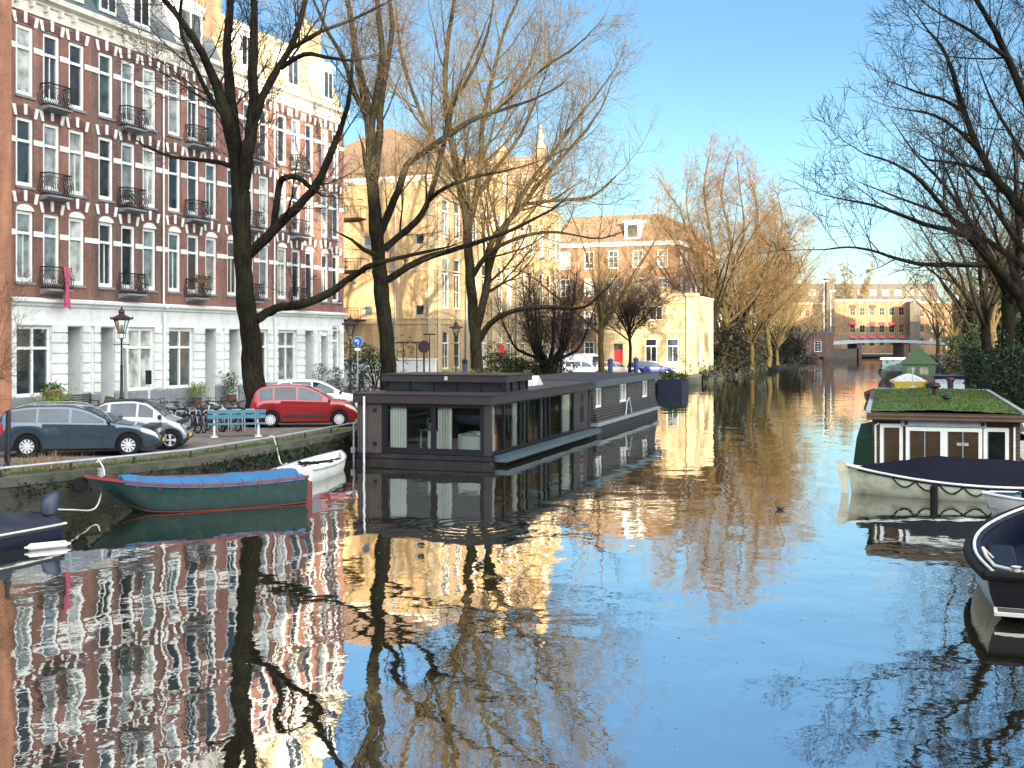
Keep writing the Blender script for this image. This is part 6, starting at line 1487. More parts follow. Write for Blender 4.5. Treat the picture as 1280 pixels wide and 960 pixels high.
# ================================================================ trees
def rvec(rng): 
    v = Vector((rng.gauss(0, 1), rng.gauss(0, 1), rng.gauss(0, 1))); return v.normalized()
class Tree:
    def __init__(s, seed, twig_r=.010, droop=0.0, up=.12, wig=.16, dens=1.0, minlen=.5):
        s.rng = random.Random(seed); s.T = MB(); s.C = MB(); s.twig_r = twig_r; s.up = up; s.wig = wig; s.dens = dens; s.minlen = minlen; s.lim = 0
    def tube(s, pts, rads):
        r = max(rads); 
        if r > .05: s.T.tube(pts, rads, 9 if r > .2 else 6, False)
        else: s.C.tube(pts, rads, 4 if r > .022 else 3, False)
    def grow(s, p, d, L, r, lv):
        rng = s.rng; n = max(2, min(9, int(L / .55)) if lv < 3 else 3); pts = [p]; rads = [r]; d = d.normalized(); dirs = [d]
        for i in range(n):
            d = (d + rvec(rng) * s.wig + Vector((0, 0, s.up * (1 if lv < 3 else .5)))).normalized()
            p = p + d * (L / n); pts.append(p); rads.append(max(s.twig_r * .6, r * (1 - .72 * (i + 1) / n))); dirs.append(d)
        s.tube(pts, rads)
        s.spawn(pts, rads, dirs, L, lv)
    def spawn(s, pts, rads, dirs, L, lv, start=.25, count=None):
        rng = s.rng
        if lv >= 5 or L < s.minlen: return
        if lv >= 4 and rng.random() < .5: return
        k = count if count is not None else int((2.6 + L * 1.35) * s.dens * (1.0 if lv < 2 else 1.15))
        for j in range(k):
            u = start + (1 - start) * ((j + rng.random()) / k); x = u * (len(pts) - 1); i = min(int(x), len(pts) - 2); f = x - i
            q = pts[i].lerp(pts[i + 1], f); r0 = rads[i] + (rads[i + 1] - rads[i]) * f; d0 = dirs[min(i + 1, len(dirs) - 1)]
            side = d0.cross(rvec(rng)).normalized(); ang = R(rng.uniform(28, 62))
            d = d0 * math.cos(ang) + side * math.sin(ang)
            ln = L * rng.uniform(.34, .62) * (1.15 - .55 * u)
            if lv >= 2: ln = max(ln, .35 + .35 * rng.random())
            s.grow(q, d, ln, max(s.twig_r, min(r0 * .62, .012 + ln * .011)), lv + 1)
        if lv >= 1: s.grow(pts[-1], dirs[-1], L * .4, max(s.twig_r, rads[-1]), lv + 1)
    def limb(s, P, lv=1, dens=1.0, start=.12, reach=.55, smooth=3):
        """a main limb through given points (point, radius), with side branches grown from it"""
        pts = []; rads = []
        n = len(P)
        for i in range(n - 1):
            p0, p1, p2, p3 = P[max(i - 1, 0)][0], P[i][0], P[i + 1][0], P[min(i + 2, n - 1)][0]
            for k in range(smooth):
                t = k / smooth
                v = .5 * ((2 * p1) + (p2 - p0) * t + (2 * p0 - 5 * p1 + 4 * p2 - p3) * t * t + (3 * p1 - p0 - 3 * p2 + p3) * t ** 3)
                r = P[i][1] + (P[i + 1][1] - P[i][1]) * t
                pts.append(v + rvec(s.rng) * r * .12); rads.append(r * (1 + s.rng.gauss(0, .04)))
        pts.append(P[-1][0]); rads.append(P[-1][1])
        s.T.tube(pts, rads, 10 if max(rads) > .2 else 7, False)
        dirs = [(pts[min(i + 1, len(pts) - 1)] - pts[max(i - 1, 0)]).normalized() for i in range(len(pts))]
        L = sum((b - a).length for a, b in zip(pts, pts[1:]))
        # side branches
        rng = s.rng; k = int(L * 1.5 * s.dens * dens)
        for j in range(k):
            u = start + (1 - start) * ((j + rng.random()) / k); x = u * (len(pts) - 1); i = min(int(x), len(pts) - 2)
            q = pts[i]; r0 = rads[i]
            if r0 > .26: continue
            d0 = dirs[i]; side = d0.cross(rvec(rng)).normalized(); ang = R(rng.uniform(30, 65)); d = d0 * math.cos(ang) + side * math.sin(ang) + Vector((0, 0, .15))
            ln = reach * rng.uniform(1.8, 5.4) * (1.2 - .5 * u)
            s.grow(q, d, ln, max(s.twig_r, min(r0 * .5, .013 * ln + .008)), 2)
        s.grow(pts[-1], dirs[-1], 1.6 * reach * 2, rads[-1], 2)
    def build(s, name, label, loc=(0, 0, 0), bark=None, twig=None, group=None, cat='tree'):
        root = thing(name, label, cat, loc, 0, group); o = Vector(loc)
        for mb in (s.T, s.C): mb.v = [(x - o.x, y - o.y, z - o.z) for x, y, z in mb.v]
        part('trunk', s.T, bark or M['bark'], root, 'all'); part('crown', s.C, twig or M['twig'], root); return root
RS = [1.0]
def px_limb(Y, pts, seed, spread=1.0, base=0.0):
    """limb traced over the picture; every point after the first drifts to its own distance so the crown has depth"""
    rng = random.Random(seed); drift = rng.uniform(-1, 1) * spread; out = []
    for i, (x, y, r) in enumerate(pts):
        t = i / max(1, len(pts) - 1); yy = Y + base + drift * t * 2.6 + (rng.gauss(0, .25) if i else 0)
        out.append((at(x, y, yy), r * RS[0] * yy / F))
    return out
def link_limb(parent_pt, limb): limb[0] = (parent_pt, limb[0][1]); return limb

def traced_tree(label, Y, limbs, seed, bark=None, twig=None, dens=1.0, reach=.55, name='bare_tree', group='bare trees along the near quay', base_z=ZS, loc=None, rs=.76, **kw):
    RS[0] = rs
    t = Tree(seed, **kw); first = None; traced = []
    for i, (pts, opt) in enumerate(limbs):
        if i == 0: P = px_limb(Y, pts, seed + i, 0.0)
        else:
            # start from the nearest point of an earlier limb so that forks join in depth as well
            x0, y0 = pts[0][0], pts[0][1]; best = min(((abs(px - x0) + abs(py - y0), yy) for px, py, yy in traced)); P = px_limb(best[1], pts, seed * 7 + i, opt.get('spread', 1.0)); 
        for (v, r), (x, y, _) in zip(P, pts): traced.append((x, y, v.y))
        for (a, b) in zip(list(zip(P, pts)), list(zip(P[1:], pts[1:]))):
            for k in (.25, .5, .75): traced.append((a[1][0] + (b[1][0] - a[1][0]) * k, a[1][1] + (b[1][1] - a[1][1]) * k, a[0][0].y + (b[0][0].y - a[0][0].y) * k))
        if i == 0:                                       # root flare
            v, r = P[0]; P = [(Vector((v.x + .03, v.y, base_z - .05)), r * 1.35), (Vector((v.x, v.y, base_z + .25)), r * 1.08)] + P[1:]
        t.limb(P, dens=opt.get('dens', 1.0) * dens, start=opt.get('start', .12), reach=opt.get('reach', reach))
    v = at(limbs[0][0][0][0], limbs[0][0][0][1], Y); return t.build(name, label, loc or (v.x, v.y, base_z), bark, twig, group)
S1 = {'start': .97, 'dens': .5}
T1 = [([(326, 533, 23), (320, 500, 19), (315, 450, 17), (311, 400, 15.5), (305, 350, 14.5), (303, 310, 15), (301, 270, 15.5), (300, 240, 15)], S1),
      ([(300, 245, 12), (296, 200, 12), (284, 150, 10.5), (272, 110, 8.5), (258, 78, 7), (240, 45, 6), (218, 15, 5), (196, -12, 4), (175, -40, 3)], {}),
      ([(299, 235, 11), (295, 180, 10), (288, 120, 8.5), (284, 65, 7.5), (288, 10, 6), (290, -40, 5), (288, -90, 3)], {}),
      ([(303, 240, 11), (310, 190, 10.5), (317, 140, 9.5), (316, 90, 8), (318, 30, 6.5), (316, -30, 5), (320, -90, 3)], {}),
      ([(315, 165, 8), (328, 122, 7), (348, 85, 6), (366, 55, 5.2), (378, 15, 4.5), (390, -30, 3)], {}),
      ([(306, 322, 9), (330, 300, 8.5), (352, 278, 8), (375, 255, 7.2), (395, 232, 6.5), (410, 200, 6), (424, 165, 5), (435, 130, 4), (440, 90, 3)], {}),
      ([(342, 288, 6), (346, 255, 5.5), (350, 228, 5.5), (360, 221, 5), (374, 223, 4.5), (388, 234, 4), (397, 240, 2.5)], {'dens': .5, 'reach': .3}),
      ([(318, 402, 8.5), (332, 392, 7.5), (352, 384, 7), (380, 380, 7), (410, 367, 6.5), (440, 346, 5.6), (466, 331, 4.6), (500, 322, 3.4), (545, 312, 2.2)], {'dens': .35, 'reach': .35}),
      ([(296, 212, 5), (278, 204, 4), (250, 200, 3.2), (215, 196, 2.6), (180, 182, 1.8)], {'dens': .6, 'reach': .35}),
      ([(284, 150, 5), (262, 120, 4), (238, 70, 3.5), (225, 30, 3), (230, -20, 2)], {}),
      ([(366, 60, 4), (400, 40, 3.4), (440, 25, 2.5), (480, 5, 1.8)], {}),
      ([(352, 85, 4.5), (380, 68, 4), (410, 72, 3), (440, 76, 2)], {'dens': .8})]
traced_tree('thick dark bare tree rising beside the red car', 45.3, T1, 101, dens=.8, rs=.76, reach=.62)
T2 = [([(489, 505, 17), (486, 470, 14), (483, 430, 13), (480, 390, 12.5), (476, 350, 13), (473, 320, 12), (470, 290, 12), (467, 250, 10.5)], S1),
      ([(467, 250, 10), (464, 200, 9.5), (462, 150, 9), (452, 105, 7.5), (445, 65, 6), (438, 20, 5), (428, -30, 4)], {}),
      ([(463, 160, 7), (472, 115, 6.5), (478, 65, 5.5), (472, 10, 4.5), (470, -50, 3)], {}),
      ([(472, 300, 8), (485, 268, 7), (497, 240, 6.5), (508, 208, 6), (530, 190, 5.5), (556, 172, 5), (590, 150, 4), (625, 138, 3), (665, 125, 2)], {}),
      ([(468, 230, 7), (474, 170, 6.5), (476, 130, 6), (484, 80, 5.2), (490, 30, 4.4), (482, -30, 3)], {}),
      ([(480, 312, 7), (500, 295, 6), (522, 275, 5.6), (536, 250, 5), (546, 215, 4.6), (557, 170, 4), (570, 120, 3.2), (590, 70, 2.2)], {}),
      ([(484, 350, 7), (505, 337, 6), (530, 324, 5.6), (560, 314, 5), (600, 302, 4), (645, 285, 3.2), (690, 262, 2)], {'dens': .6, 'reach': .4}),
      ([(462, 150, 5.5), (444, 118, 5), (430, 75, 4), (410, 40, 3.2), (392, 0, 2.2)], {}),
      ([(536, 250, 4), (556, 235, 3.6), (590, 222, 3), (630, 214, 2)], {}),
      ([(556, 172, 4), (566, 130, 3.4), (590, 90, 3), (610, 40, 2.2), (618, -10, 1.5)], {}),
      ([(473, 320, 6), (455, 312, 4), (440, 300, 2.5), (425, 292, 1.5)], {'dens': .6, 'reach': .3})]
traced_tree('slimmer dark bare tree standing behind the dark houseboat', 54, T2, 202, dens=.85, rs=.72, reach=.7, twig=M['twig_mid'], twig_r=.008)
T3 = [([(598, 480, 14), (596, 450, 12.5), (594, 420, 12), (591, 390, 11), (588, 350, 9.5), (585, 310, 9)], S1),
      ([(585, 310, 9), (582, 270, 8.5), (575, 235, 8), (567, 190, 7), (560, 150, 6.5), (556, 105, 5.6), (560, 50, 4.6), (568, 0, 3.8), (575, -50, 2.6)], {}),
      ([(595, 412, 9), (604, 380, 8), (610, 345, 7), (611, 312, 6.6), (630, 282, 6), (655, 255, 5), (672, 232, 4.4), (700, 200, 3.6), (735, 160, 2.6)], {}),
      ([(599, 425, 7), (612, 405, 6), (632, 392, 5.4), (660, 385, 5), (695, 384, 4.4), (730, 384, 3.4), (752, 366, 2.4)], {'dens': .5, 'reach': .4}),
      ([(583, 295, 7), (594, 250, 6.5), (600, 205, 5.6), (604, 150, 4.8), (616, 95, 4), (630, 40, 3.2), (650, -5, 2)], {}),
      ([(609, 345, 6), (622, 305, 5.6), (640, 270, 5), (660, 232, 4.4), (688, 195, 3.6), (716, 155, 2.8), (745, 120, 1.8)], {}),
      ([(576, 232, 6), (552, 195, 5), (530, 150, 4.2), (512, 105, 3.6), (500, 60, 2.6), (495, 10, 1.8)], {}),
      ([(588, 350, 6), (606, 322, 5), (640, 300, 4), (685, 290, 3), (725, 295, 2)], {'dens': .8}),
      ([(604, 150, 4.4), (640, 120, 3.6), (680, 85, 2.8), (715, 62, 2)], {}),
      ([(655, 255, 4), (700, 250, 3.2), (740, 245, 2.4), (770, 220, 1.6)], {}),
      ([(594, 250, 4.5), (620, 210, 3.8), (650, 170, 3), (672, 120, 2.2)], {})]
traced_tree('forked bare tree with sunlit upper limbs before the yellow building', 66, T3, 303, bark=M['bark_mid'], twig=M['twig_mid'], twig_r=.008, dens=1.1, rs=.62, reach=1.0)

# low multi-stemmed tree with ivy at its foot
t = Tree(404, up=.16, dens=.9); b = Vector((2.9, 90, ZS)); rng = random.Random(44)
for i in range(17):
    a = 2 * math.pi * i / 17 + rng.gauss(0, .2); ln = rng.uniform(5.0, 8.2); tilt = rng.uniform(.12, .62)
    P = [(b + Vector((math.cos(a) * .25, math.sin(a) * .25, -.1)), .22), (b + Vector((math.cos(a) * .6, math.sin(a) * .6, 1.8)), .17)]
    for k in range(1, 5): u = k / 4; P.append((b + Vector((math.cos(a) * (.6 + ln * tilt * (u ** .5)), math.sin(a) * (.6 + ln * tilt * (u ** .5)), 1.8 + ln * (1 - tilt * .35) * u ** 1.25)), .13 * (1 - u * .8)))
    t.limb(P, dens=1.9, start=.3, reach=.42)
tr = t.build('pollarded_tree', 'low dark multi stemmed tree with ivy at its foot behind the houseboats', b)
q = MB(); q.leaves(rng, [b + Vector((rng.gauss(0, .9), rng.gauss(0, .6), abs(rng.gauss(0, 1.1)))) - b for _ in range(330)], 8, .11, .16); part('ivy', q, M['ivy'], tr)
def small_tree(name, label, b, seed, H, trunk, bark, twig, spread=.6, dens=1.0, group=None, nl=6, twig_r=.012, r0=None, reach=.5, arch=.10, up=.12, wig=.16, tstart=.15, lr=.5):
    t = Tree(seed, dens=dens, twig_r=twig_r, up=up, wig=wig); rng = random.Random(seed); r0 = r0 or H * .014; b = Vector(b)
    P = [(b + Vector((0, 0, -.1)), r0 * 1.4), (b + Vector((0, 0, .4)), r0 * 1.05), (b + Vector((rng.gauss(0, .1), rng.gauss(0, .1), trunk * .6)), r0 * .95), (b + Vector((rng.gauss(0, .15), rng.gauss(0, .15), trunk)), r0 * .85)]
    t.limb(P, dens=.2, start=.95)
    for i in range(nl):
        a = 2 * math.pi * i / nl + rng.gauss(0, .35); tl = spread * rng.uniform(.25, 1.0); ln = (H - trunk) * rng.uniform(.75, 1.05); start = b + Vector((0, 0, trunk * rng.uniform(.72, 1.0)))
        Q = [(start, r0 * lr)]; d = Vector((math.cos(a) * tl, math.sin(a) * tl, 1)).normalized()
        for k in range(1, 6): d = (d + rvec(rng) * .2 + Vector((math.cos(a), math.sin(a), 0)) * arch + Vector((0, 0, .05))).normalized(); start = start + d * ln / 5; Q.append((start, r0 * lr * (1 - k / 5.4)))
        t.limb(Q, dens=1.25 * dens, start=tstart, reach=reach * H / 12)
    return t.build(name, label, tuple(b), bark, twig, group)
small_tree('young_tree', 'small bare tree on the quay before the red door', (11.0, 108, ZS), 505, 11.5, 4.6, M['bark'], M['twig'], spread=1.1, dens=1.2, nl=11, arch=.16)
# bare tree between the yellow building and the mansard block, and the sunlit group at the water
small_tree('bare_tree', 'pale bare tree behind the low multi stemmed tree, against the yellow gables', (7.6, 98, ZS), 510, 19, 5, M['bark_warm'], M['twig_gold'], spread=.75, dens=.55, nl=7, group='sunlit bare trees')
grp = 'sunlit bare trees'
TA = [([(905, 470, 8), (905, 445, 7), (908, 415, 6.5), (906, 385, 6)], {'start': .97, 'dens': .3}),
      ([(906, 385, 4.2), (896, 335, 3.6), (886, 280, 2.8), (880, 235, 2), (886, 198, 1.2)], {}), ([(907, 390, 4.2), (916, 340, 3.5), (912, 290, 2.8), (902, 245, 2), (908, 205, 1.2)], {}),
      ([(908, 400, 4), (930, 352, 3.4), (945, 302, 2.6), (946, 258, 1.8), (938, 225, 1.1)], {}), ([(908, 405, 4), (943, 372, 3.2), (968, 322, 2.4), (978, 282, 1.7), (974, 252, 1)], {}),
      ([(905, 395, 4), (882, 352, 3.2), (862, 302, 2.4), (850, 262, 1.7), (832, 238, 1)], {}), ([(908, 410, 3.6), (948, 390, 3), (984, 360, 2.2), (1002, 332, 1.4)], {}),
      ([(896, 335, 2.6), (870, 300, 2), (858, 255, 1.5), (862, 222, 1)], {}), ([(930, 352, 2.6), (960, 325, 2), (985, 305, 1.4), (996, 290, 1)], {}), ([(916, 340, 2.6), (930, 290, 2), (926, 245, 1.5), (922, 212, 1)], {})]
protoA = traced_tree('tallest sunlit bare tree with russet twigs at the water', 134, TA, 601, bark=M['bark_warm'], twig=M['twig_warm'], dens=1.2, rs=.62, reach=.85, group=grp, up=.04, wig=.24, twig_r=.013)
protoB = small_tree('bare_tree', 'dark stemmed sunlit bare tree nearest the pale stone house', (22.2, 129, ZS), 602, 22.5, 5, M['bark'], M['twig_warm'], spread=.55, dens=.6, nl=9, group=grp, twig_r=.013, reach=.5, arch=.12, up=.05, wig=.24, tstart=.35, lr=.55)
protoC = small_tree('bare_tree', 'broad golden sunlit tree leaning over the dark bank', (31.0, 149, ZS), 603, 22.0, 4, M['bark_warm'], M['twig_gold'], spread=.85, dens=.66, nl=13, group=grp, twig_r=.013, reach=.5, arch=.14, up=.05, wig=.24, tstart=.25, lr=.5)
for src, x, y, s, rz, lab in ((protoA, 36.5, 164, .84, 2.1, 'russet sunlit tree behind the broad golden one'), (protoC, 41.0, 178, .80, 1.2, 'golden sunlit tree low over the bank before the keeper house'), (protoA, 47.0, 198, .72, 4.0, 'smaller russet tree near the far keeper house'), (protoC, 55.0, 222, .66, 3.1, 'lowest golden tree beside the far keeper house'), (protoC, 29.0, 158, .95, 5.0, 'sunlit tree set back behind the tallest russet tree'), (protoB, 27.5, 142, .95, 2.6, 'dark stemmed tree between the tallest russet and broad golden trees')):
    o = copy_tree(src); o.location = (x, y, ZS); o.scale = (s, s, s); o.rotation_euler = (0, 0, rz); o['label'] = lab
# trees behind the canal end
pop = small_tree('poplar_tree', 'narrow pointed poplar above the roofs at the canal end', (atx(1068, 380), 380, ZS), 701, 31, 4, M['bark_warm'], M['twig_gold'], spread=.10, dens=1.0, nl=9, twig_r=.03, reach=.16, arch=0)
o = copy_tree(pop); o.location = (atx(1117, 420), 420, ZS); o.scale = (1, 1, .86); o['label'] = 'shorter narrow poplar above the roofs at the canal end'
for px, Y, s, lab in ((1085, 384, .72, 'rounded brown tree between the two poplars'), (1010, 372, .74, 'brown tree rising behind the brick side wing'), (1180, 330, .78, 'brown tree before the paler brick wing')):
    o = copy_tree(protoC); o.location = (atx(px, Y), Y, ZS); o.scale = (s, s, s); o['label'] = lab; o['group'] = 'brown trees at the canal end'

# ---------------------------------------------------------------- opposite bank
R1 = [([(1345, 560, 26), (1335, 500, 22), (1318, 450, 19), (1300, 410, 16), (1280, 378, 13)], S1),
      ([(1280, 378, 11), (1258, 350, 9.5), (1237, 325, 8.5), (1222, 306, 7), (1206, 294, 6), (1180, 286, 4.6), (1155, 280, 3.8), (1120, 266, 3), (1085, 255, 2.2), (1058, 250, 1.5)], {'reach': .5}),
      ([(1240, 330, 6), (1210, 331, 5), (1180, 331, 4.4), (1150, 330, 3.8), (1120, 323, 3), (1090, 313, 2.4), (1060, 309, 1.8), (1032, 312, 1.2)], {'reach': .5}),
      ([(1234, 318, 6), (1215, 296, 5.4), (1192, 276, 5), (1175, 254, 4.4), (1158, 234, 3.8), (1138, 216, 3), (1112, 202, 2.2), (1080, 192, 1.4)], {'reach': .5}),
      ([(1335, 500, 17), (1325, 420, 15), (1310, 340, 13), (1292, 285, 11), (1268, 250, 9), (1248, 228, 7.5), (1225, 190, 6), (1206, 141, 5), (1192, 95, 4), (1178, 60, 3), (1160, 38, 2)], {'reach': .55}),
      ([(1310, 340, 12), (1302, 240, 10), (1295, 160, 8.5), (1276, 112, 7), (1256, 64, 6), (1238, 28, 5), (1215, -10, 4), (1200, -40, 3)], {'reach': .55}),
      ([(1206, 141, 4), (1180, 125, 3), (1155, 118, 2.4), (1128, 108, 1.5)], {}), ([(1262, 75, 5), (1245, 62, 4), (1215, 40, 3.2), (1180, 20, 2.2)], {}),
      ([(1225, 190, 4.5), (1200, 165, 3.4), (1170, 145, 2.6), (1140, 138, 1.6)], {}), ([(1320, 400, 12), (1335, 300, 10), (1330, 200, 8), (1318, 100, 7), (1300, 20, 5), (1285, -40, 3)], {}),
      ([(1258, 240, 5), (1230, 215, 4), (1200, 205, 3), (1160, 200, 2)], {})]
traced_tree('large dark bare tree on the opposite bank with long boughs over the water', 40, R1, 808, dens=.95, rs=.7, group='bare trees on the opposite bank', loc=(19.6, 40, ZS))
og = 'bare trees on the opposite bank'; RT = []
def ivy_on(tr, seed, h, w, n=420, size=.12):
    rng = random.Random(seed); q = MB(); q.leaves(rng, [Vector((rng.gauss(0, w), rng.gauss(0, w), rng.random() ** 1.2 * h)) for _ in range(n)], 8, size, .18); part('ivy', q, M['ivy'], tr)
for i, (px, Y, H, sp, lab, bk, tw, iv) in enumerate((
    (1216, 92, 17, .75, 'ivy clad bare tree with a stout dark trunk on the opposite bank', 'bark', 'twig', 7),
    (1262, 62, 19, .8, 'tall bare tree behind the long boughs on the opposite bank', 'bark', 'twig', 3),
    (1192, 135, 16, .9, 'sunlit bare tree over the moored boats beyond the stout ivy trunk', 'bark_warm', 'twig_gold', 4),
    (1240, 105, 18, .9, 'golden topped bare tree between two dark trunks opposite', 'bark_warm', 'twig_gold', 3),
    (1172, 205, 17, .9, 'sunlit bare tree nearest the bridge on the opposite bank', 'bark_warm', 'twig_gold', 0),
    (1284, 78, 20, .7, 'bare tree farthest from the water on the opposite bank', 'bark', 'twig', 5))):
    Yb = Y; tr = small_tree('bare_tree', lab, (atx(px, Y), Y, ZS), 900 + i, H, H * .3, M[bk], M[tw], spread=sp, dens=.6, nl=7, group=og, twig_r=.011, r0=H * .02)
    RT.append(tr)
    if iv: ivy_on(tr, 40 + i, iv, .35 if i else .5)
for k, px, Y, sc, rz, lab in ((0, 1252, 120, 1.05, 2.0, 'ivy clad bare tree set back before the orange canal house'), (1, 1232, 76, .9, 4.0, 'bare tree leaning over the cabin boat on the opposite bank'), (5, 1330, 52, 1.0, 1.0, 'bare tree at the picture edge behind the long boughs'), (0, 1228, 160, 1.0, 5.0, 'dark trunked tree in the row toward the bridge opposite'), (1, 1208, 190, .95, 3.0, 'slim bare tree far along the row toward the bridge opposite'), (5, 1268, 92, 1.0, 2.5, 'bare tree with ivy between the brownish bush and the houses')):
    o = copy_tree(RT[k]); o.location = (atx(px, Y), Y, ZS); o.scale = (sc, sc, sc); o.rotation_euler = (0, 0, rz); o['label'] = lab
def bush(name, label, c, rx, ry, h, n, m, seed, size=.1, cat='bush', group=None):
    rng = random.Random(seed); q = MB(); cs = []
    lumps = [(Vector((rng.uniform(-rx, rx) * .8, rng.uniform(-ry, ry) * .8, rng.uniform(.15, .75) * h)), rng.uniform(.25, .5)) for _ in range(12)]
    for _ in range(n):
        l, s_ = rng.choice(lumps); v = rvec(rng) * s_ * rng.random() ** .35; p = l + Vector((v.x * rx, v.y * ry, v.z * h))
        if p.z > .02: cs.append(p)
    q.leaves(rng, cs, 7, size, size * 1.2); rt = thing(name, label, cat, c, 0, group); part('foliage', q, m, rt)
    q = MB()
    for k in range(7): q.tube([(rng.gauss(0, .15), rng.gauss(0, .15), 0), (rng.gauss(0, rx * .3), rng.gauss(0, ry * .3), h * .5), (rng.gauss(0, rx * .5), rng.gauss(0, ry * .5), h * .85)], [.05, .035, .015], 5)
    part('stems', q, M['bark'], rt); return rt
for i, (px, Y, rx, h, m, lab) in enumerate(((1272, 66, 2.2, 3.2, 'ivy', 'dark ivy bush behind the cabin boat'), (1292, 58, 2.4, 4.2, 'scrub', 'brownish bush overhanging the white cruiser'), (1300, 50, 2.2, 3.6, 'ivy', 'dark green bush behind the white cruiser'), (1236, 88, 2.4, 3.4, 'ivy', 'dark bush on the bank beside the green tent barge'), (1212, 118, 2.6, 3.2, 'scrub', 'dull brown bush farthest along the opposite bank'))):
    bush('bank_bush', lab, Vector((atx(px, Y), Y, .5)), rx, 1.8, h, 420, M[m], 60 + i, .11, group='bushes on the opposite bank')
for i, (px, Y, w, h, lab) in enumerate(((470, 82, 3.0, 3.3, 'dense green hedge behind the person and the slim trunk'), (628, 92, 2.0, 3.0, 'green hedge beside the forked trunk along the iron fence'), (655, 94, 1.6, 2.2, 'lower hedge part beyond the iron fence near the multi stemmed tree'))):
    bush('hedge', lab, Vector((atx(px, Y), Y, ZS)), w, 1.3, h, 420, M['hedge'], 80 + i, .09, 'hedge', 'hedges on the near bank')
for i, (px, Y, lab) in enumerate(((560, 62, 'bright green bush showing above the houseboat roof near the lamp'), (608, 63, 'bright green bush showing above the skylight by the forked trunk'))):
    bush('bank_bush', lab, Vector((atx(px, Y), Y, ZS)), 1.1, .8, 1.75, 200, M['bright_leaf'], 95 + i, .07, group='bright bushes on the near quay')
bush('bank_bush', 'grey green scrub under the dark stems at the water beyond the stone house', Vector((25.0, 134, .6)), 3.0, 3.5, 6.0, 600, M['scrub'], 99, .16, group='bushes on the far bank')
bush('bank_bush', 'dark scrub spilling over the bank under the broad golden tree', Vector((31.5, 156, .6)), 4.0, 6.0, 6.5, 650, M['scrub'], 98, .2, group='bushes on the far bank')
bush('bank_bush', 'low dark scrub on the bank before the keeper house', Vector((44, 192, .6)), 5.0, 8.0, 6.5, 650, M['scrub'], 97, .22, group='bushes on the far bank')
# iron fence
root = thing('iron_fence', 'dark iron bar fence along the quay garden beside the hedge', 'fence', Vector((.4, 93, ZS)), R(58))
q = MB()
for k in range(46): q.tube([(k * .16, 0, 0), (k * .16, 0, 1.9)], .018, 4); q.lathe([(.03, 1.9), (.002, 2.0)], 4, (k * .16, 0, 0))
part('bars', q, M['iron'], root); q = MB(); q.bar((0, 0, .25), (7.3, 0, .25), .05); q.bar((0, 0, 1.7), (7.3, 0, 1.7), .05); part('rail', q, M['iron'], root)
for k in range(3): q = MB(); q.box(k * 3.6 - .05, k * 3.6 + .05, -.05, .05, 0, 2.05); part('post', q, M['iron'], root)
# thin twigs of a shrub in front of the plain orange house
t = Tree(77, twig_r=.006, dens=1.1); b = Vector((-17.6, 38.5, ZS))
for k in range(5):
    a = random.Random(k).uniform(-.6, .6); t.limb([(b, .03), (b + Vector((a * .6 - .2, 0, 1.6)), .022), (b + Vector((a * 1.2 - .3, .2, 3.2)), .012), (b + Vector((a * 1.8 - .2, .3, 4.6)), .006)], dens=1.3, reach=.25)
t.build('bare_shrub', 'thin reddish bare shrub before the plain orange brick wall', tuple(b), M['twig_warm'], M['twig_warm'], cat='shrub')
# ================================================================ camera, light, sky
cam = bpy.data.cameras.new('camera'); co = bpy.data.objects.new('camera', cam); col.objects.link(co); scene.camera = co
co.location = (0, 0, CZ); co.rotation_euler = (R(90), 0, 0)
cam.sensor_width = 36; cam.lens = 36 * F / 1280; cam.shift_y = -(480 - HZ) / 1280; cam.clip_end = 6000; cam.clip_start = .2
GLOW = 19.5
SUN_EL, SUN_AZ = 8.0, math.atan2(.25, -.968)           # sun low behind the camera; azimuth from +Y towards +X
sd = Vector((math.sin(SUN_AZ) * math.cos(R(SUN_EL)), math.cos(SUN_AZ) * math.cos(R(SUN_EL)), math.sin(R(SUN_EL))))
sl = bpy.data.lights.new('sun', 'SUN'); so = bpy.data.objects.new('sun', sl); col.objects.link(so)
sl.energy = 5.0; sl.angle = R(.5); sl.color = (1.0, .84, .62); so.rotation_euler = sd.to_track_quat('Z', 'Y').to_euler(); so.location = (0, -20, 40)
w = bpy.data.worlds.new('World'); scene.world = w; w.use_nodes = True; n = w.node_tree.nodes; l = w.node_tree.links
sk = n.new('ShaderNodeTexSky'); sk.sky_type = 'NISHITA'; sk.sun_disc = False; sk.sun_elevation = R(SUN_EL); sk.sun_rotation = SUN_AZ; sk.altitude = 0; sk.air_density = 1.0; sk.dust_density = .3; sk.ozone_density = 3.0
# fill glow added to the sky behind the viewer to brighten shaded faces
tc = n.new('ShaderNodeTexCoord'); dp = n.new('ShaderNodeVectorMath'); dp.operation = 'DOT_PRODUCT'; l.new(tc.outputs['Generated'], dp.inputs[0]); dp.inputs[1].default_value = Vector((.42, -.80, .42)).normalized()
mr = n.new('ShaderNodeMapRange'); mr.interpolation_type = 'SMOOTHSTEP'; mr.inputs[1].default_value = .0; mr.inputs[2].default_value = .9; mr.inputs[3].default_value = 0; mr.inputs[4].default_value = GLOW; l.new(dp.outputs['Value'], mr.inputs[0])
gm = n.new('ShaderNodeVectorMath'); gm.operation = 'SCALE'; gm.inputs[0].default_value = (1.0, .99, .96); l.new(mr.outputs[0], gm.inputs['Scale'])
ad = n.new('ShaderNodeVectorMath'); ad.operation = 'ADD'; tn = n.new('ShaderNodeVectorMath'); tn.operation = 'MULTIPLY'; tn.inputs[1].default_value = (.93, 1.0, 1.02); l.new(sk.outputs[0], tn.inputs[0]); l.new(tn.outputs[0], ad.inputs[0]); l.new(gm.outputs[0], ad.inputs[1])
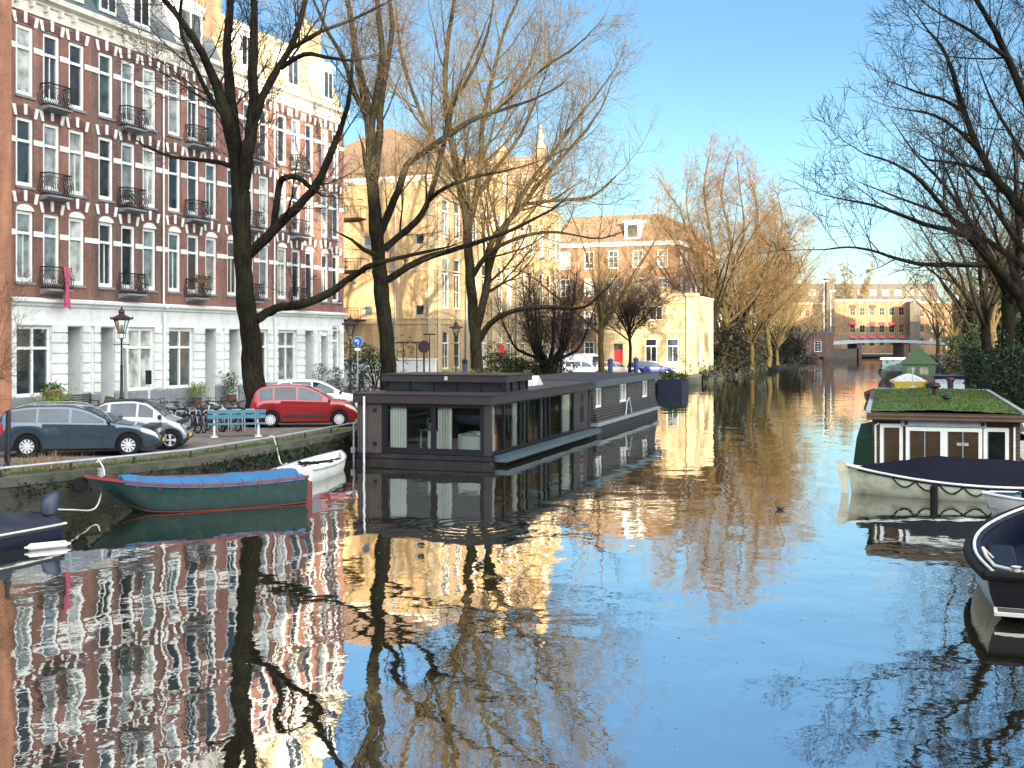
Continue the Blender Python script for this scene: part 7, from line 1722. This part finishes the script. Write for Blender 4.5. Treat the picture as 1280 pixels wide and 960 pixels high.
# pale winter air low over the horizon
sx = n.new('ShaderNodeSeparateXYZ'); l.new(tc.outputs['Generated'], sx.inputs[0])
hz_ = n.new('ShaderNodeMapRange'); hz_.interpolation_type = 'SMOOTHSTEP'; hz_.inputs[1].default_value = 0; hz_.inputs[2].default_value = .26; hz_.inputs[3].default_value = 1.25; hz_.inputs[4].default_value = 0; l.new(sx.outputs['Z'], hz_.inputs[0])
hs = n.new('ShaderNodeVectorMath'); hs.operation = 'SCALE'; hs.inputs[0].default_value = (.55, .95, 1.15); l.new(hz_.outputs[0], hs.inputs['Scale'])
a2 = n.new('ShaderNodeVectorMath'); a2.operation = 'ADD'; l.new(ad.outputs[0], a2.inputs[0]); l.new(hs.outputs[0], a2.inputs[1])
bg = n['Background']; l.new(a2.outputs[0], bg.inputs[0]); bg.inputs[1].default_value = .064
# unseen blocks added behind the camera, rooflines shaped to shade the near canal
def shade_block(label, x0, x1, h, y=-50, d=14, gable=None):
    root = thing('shade_caster', label, 'building', Vector((x0, y - d, ZS)))
    q = MB(); L = x1 - x0; ops = [(x, x + 1.2, z, z + 2.2) for x in [1 + 2.6 * k for k in range(int((L - 1) / 2.6))] for z in [1.2 + 3.6 * j for j in range(int((h - 3) / 3.6))]]
    T = lambda x, yy, z: (x, d - yy, z)
    wall_open(q, 0, L, 0, h, ops, T=T); q.poly([(0, 0, 0), (0, d, 0), (0, d, h), (0, 0, h)]); q.poly([(L, 0, 0), (L, d, 0), (L, d, h), (L, 0, h)]); q.poly([(0, 0, 0), (L, 0, 0), (L, 0, h), (0, 0, h)]); part('wall', q, M['brick_red'], root)
    f = MB(); f.poly([T(0.1, .15, .5), T(L - .1, .15, .5), T(L - .1, .15, h - .5), T(.1, .15, h - .5)]); part('windows', f, M['pane_dark'], root)
    r = MB()
    if gable: r.prism([(0, h), (L, h), gable], 0, d, 'y')
    else: r.box(-.2, L + .2, -.2, d + .2, h + .01, h + .4)
    part('roof', r, M['slate'], root)
shade_block('tall unseen brick block added behind the viewer to cast shade', -60, 12.8, 35)
shade_block('unseen brick block behind the viewer, gable shaped to slope the shade edge', 13, 21.3, 22.5, gable=(.3, 35))
shade_block('lower unseen brick block added behind the viewer to cast shade', 21.5, 37, 25.4)
shade_block('unseen brick block added behind the viewer to shade the opposite bank', 37.2, 55, 29)
shade_block('lowest unseen brick block added farthest along behind the viewer to cast shade', 55.2, 80, 23)
vs = scene.view_settings; vs.view_transform = 'Standard'; vs.look = 'None'; vs.exposure = 2.0; vs.gamma = 1
scene.cycles.max_bounces = 8; scene.cycles.glossy_bounces = 4; scene.cycles.transparent_max_bounces = 12; scene.cycles.caustics_reflective = False; scene.cycles.caustics_refractive = False
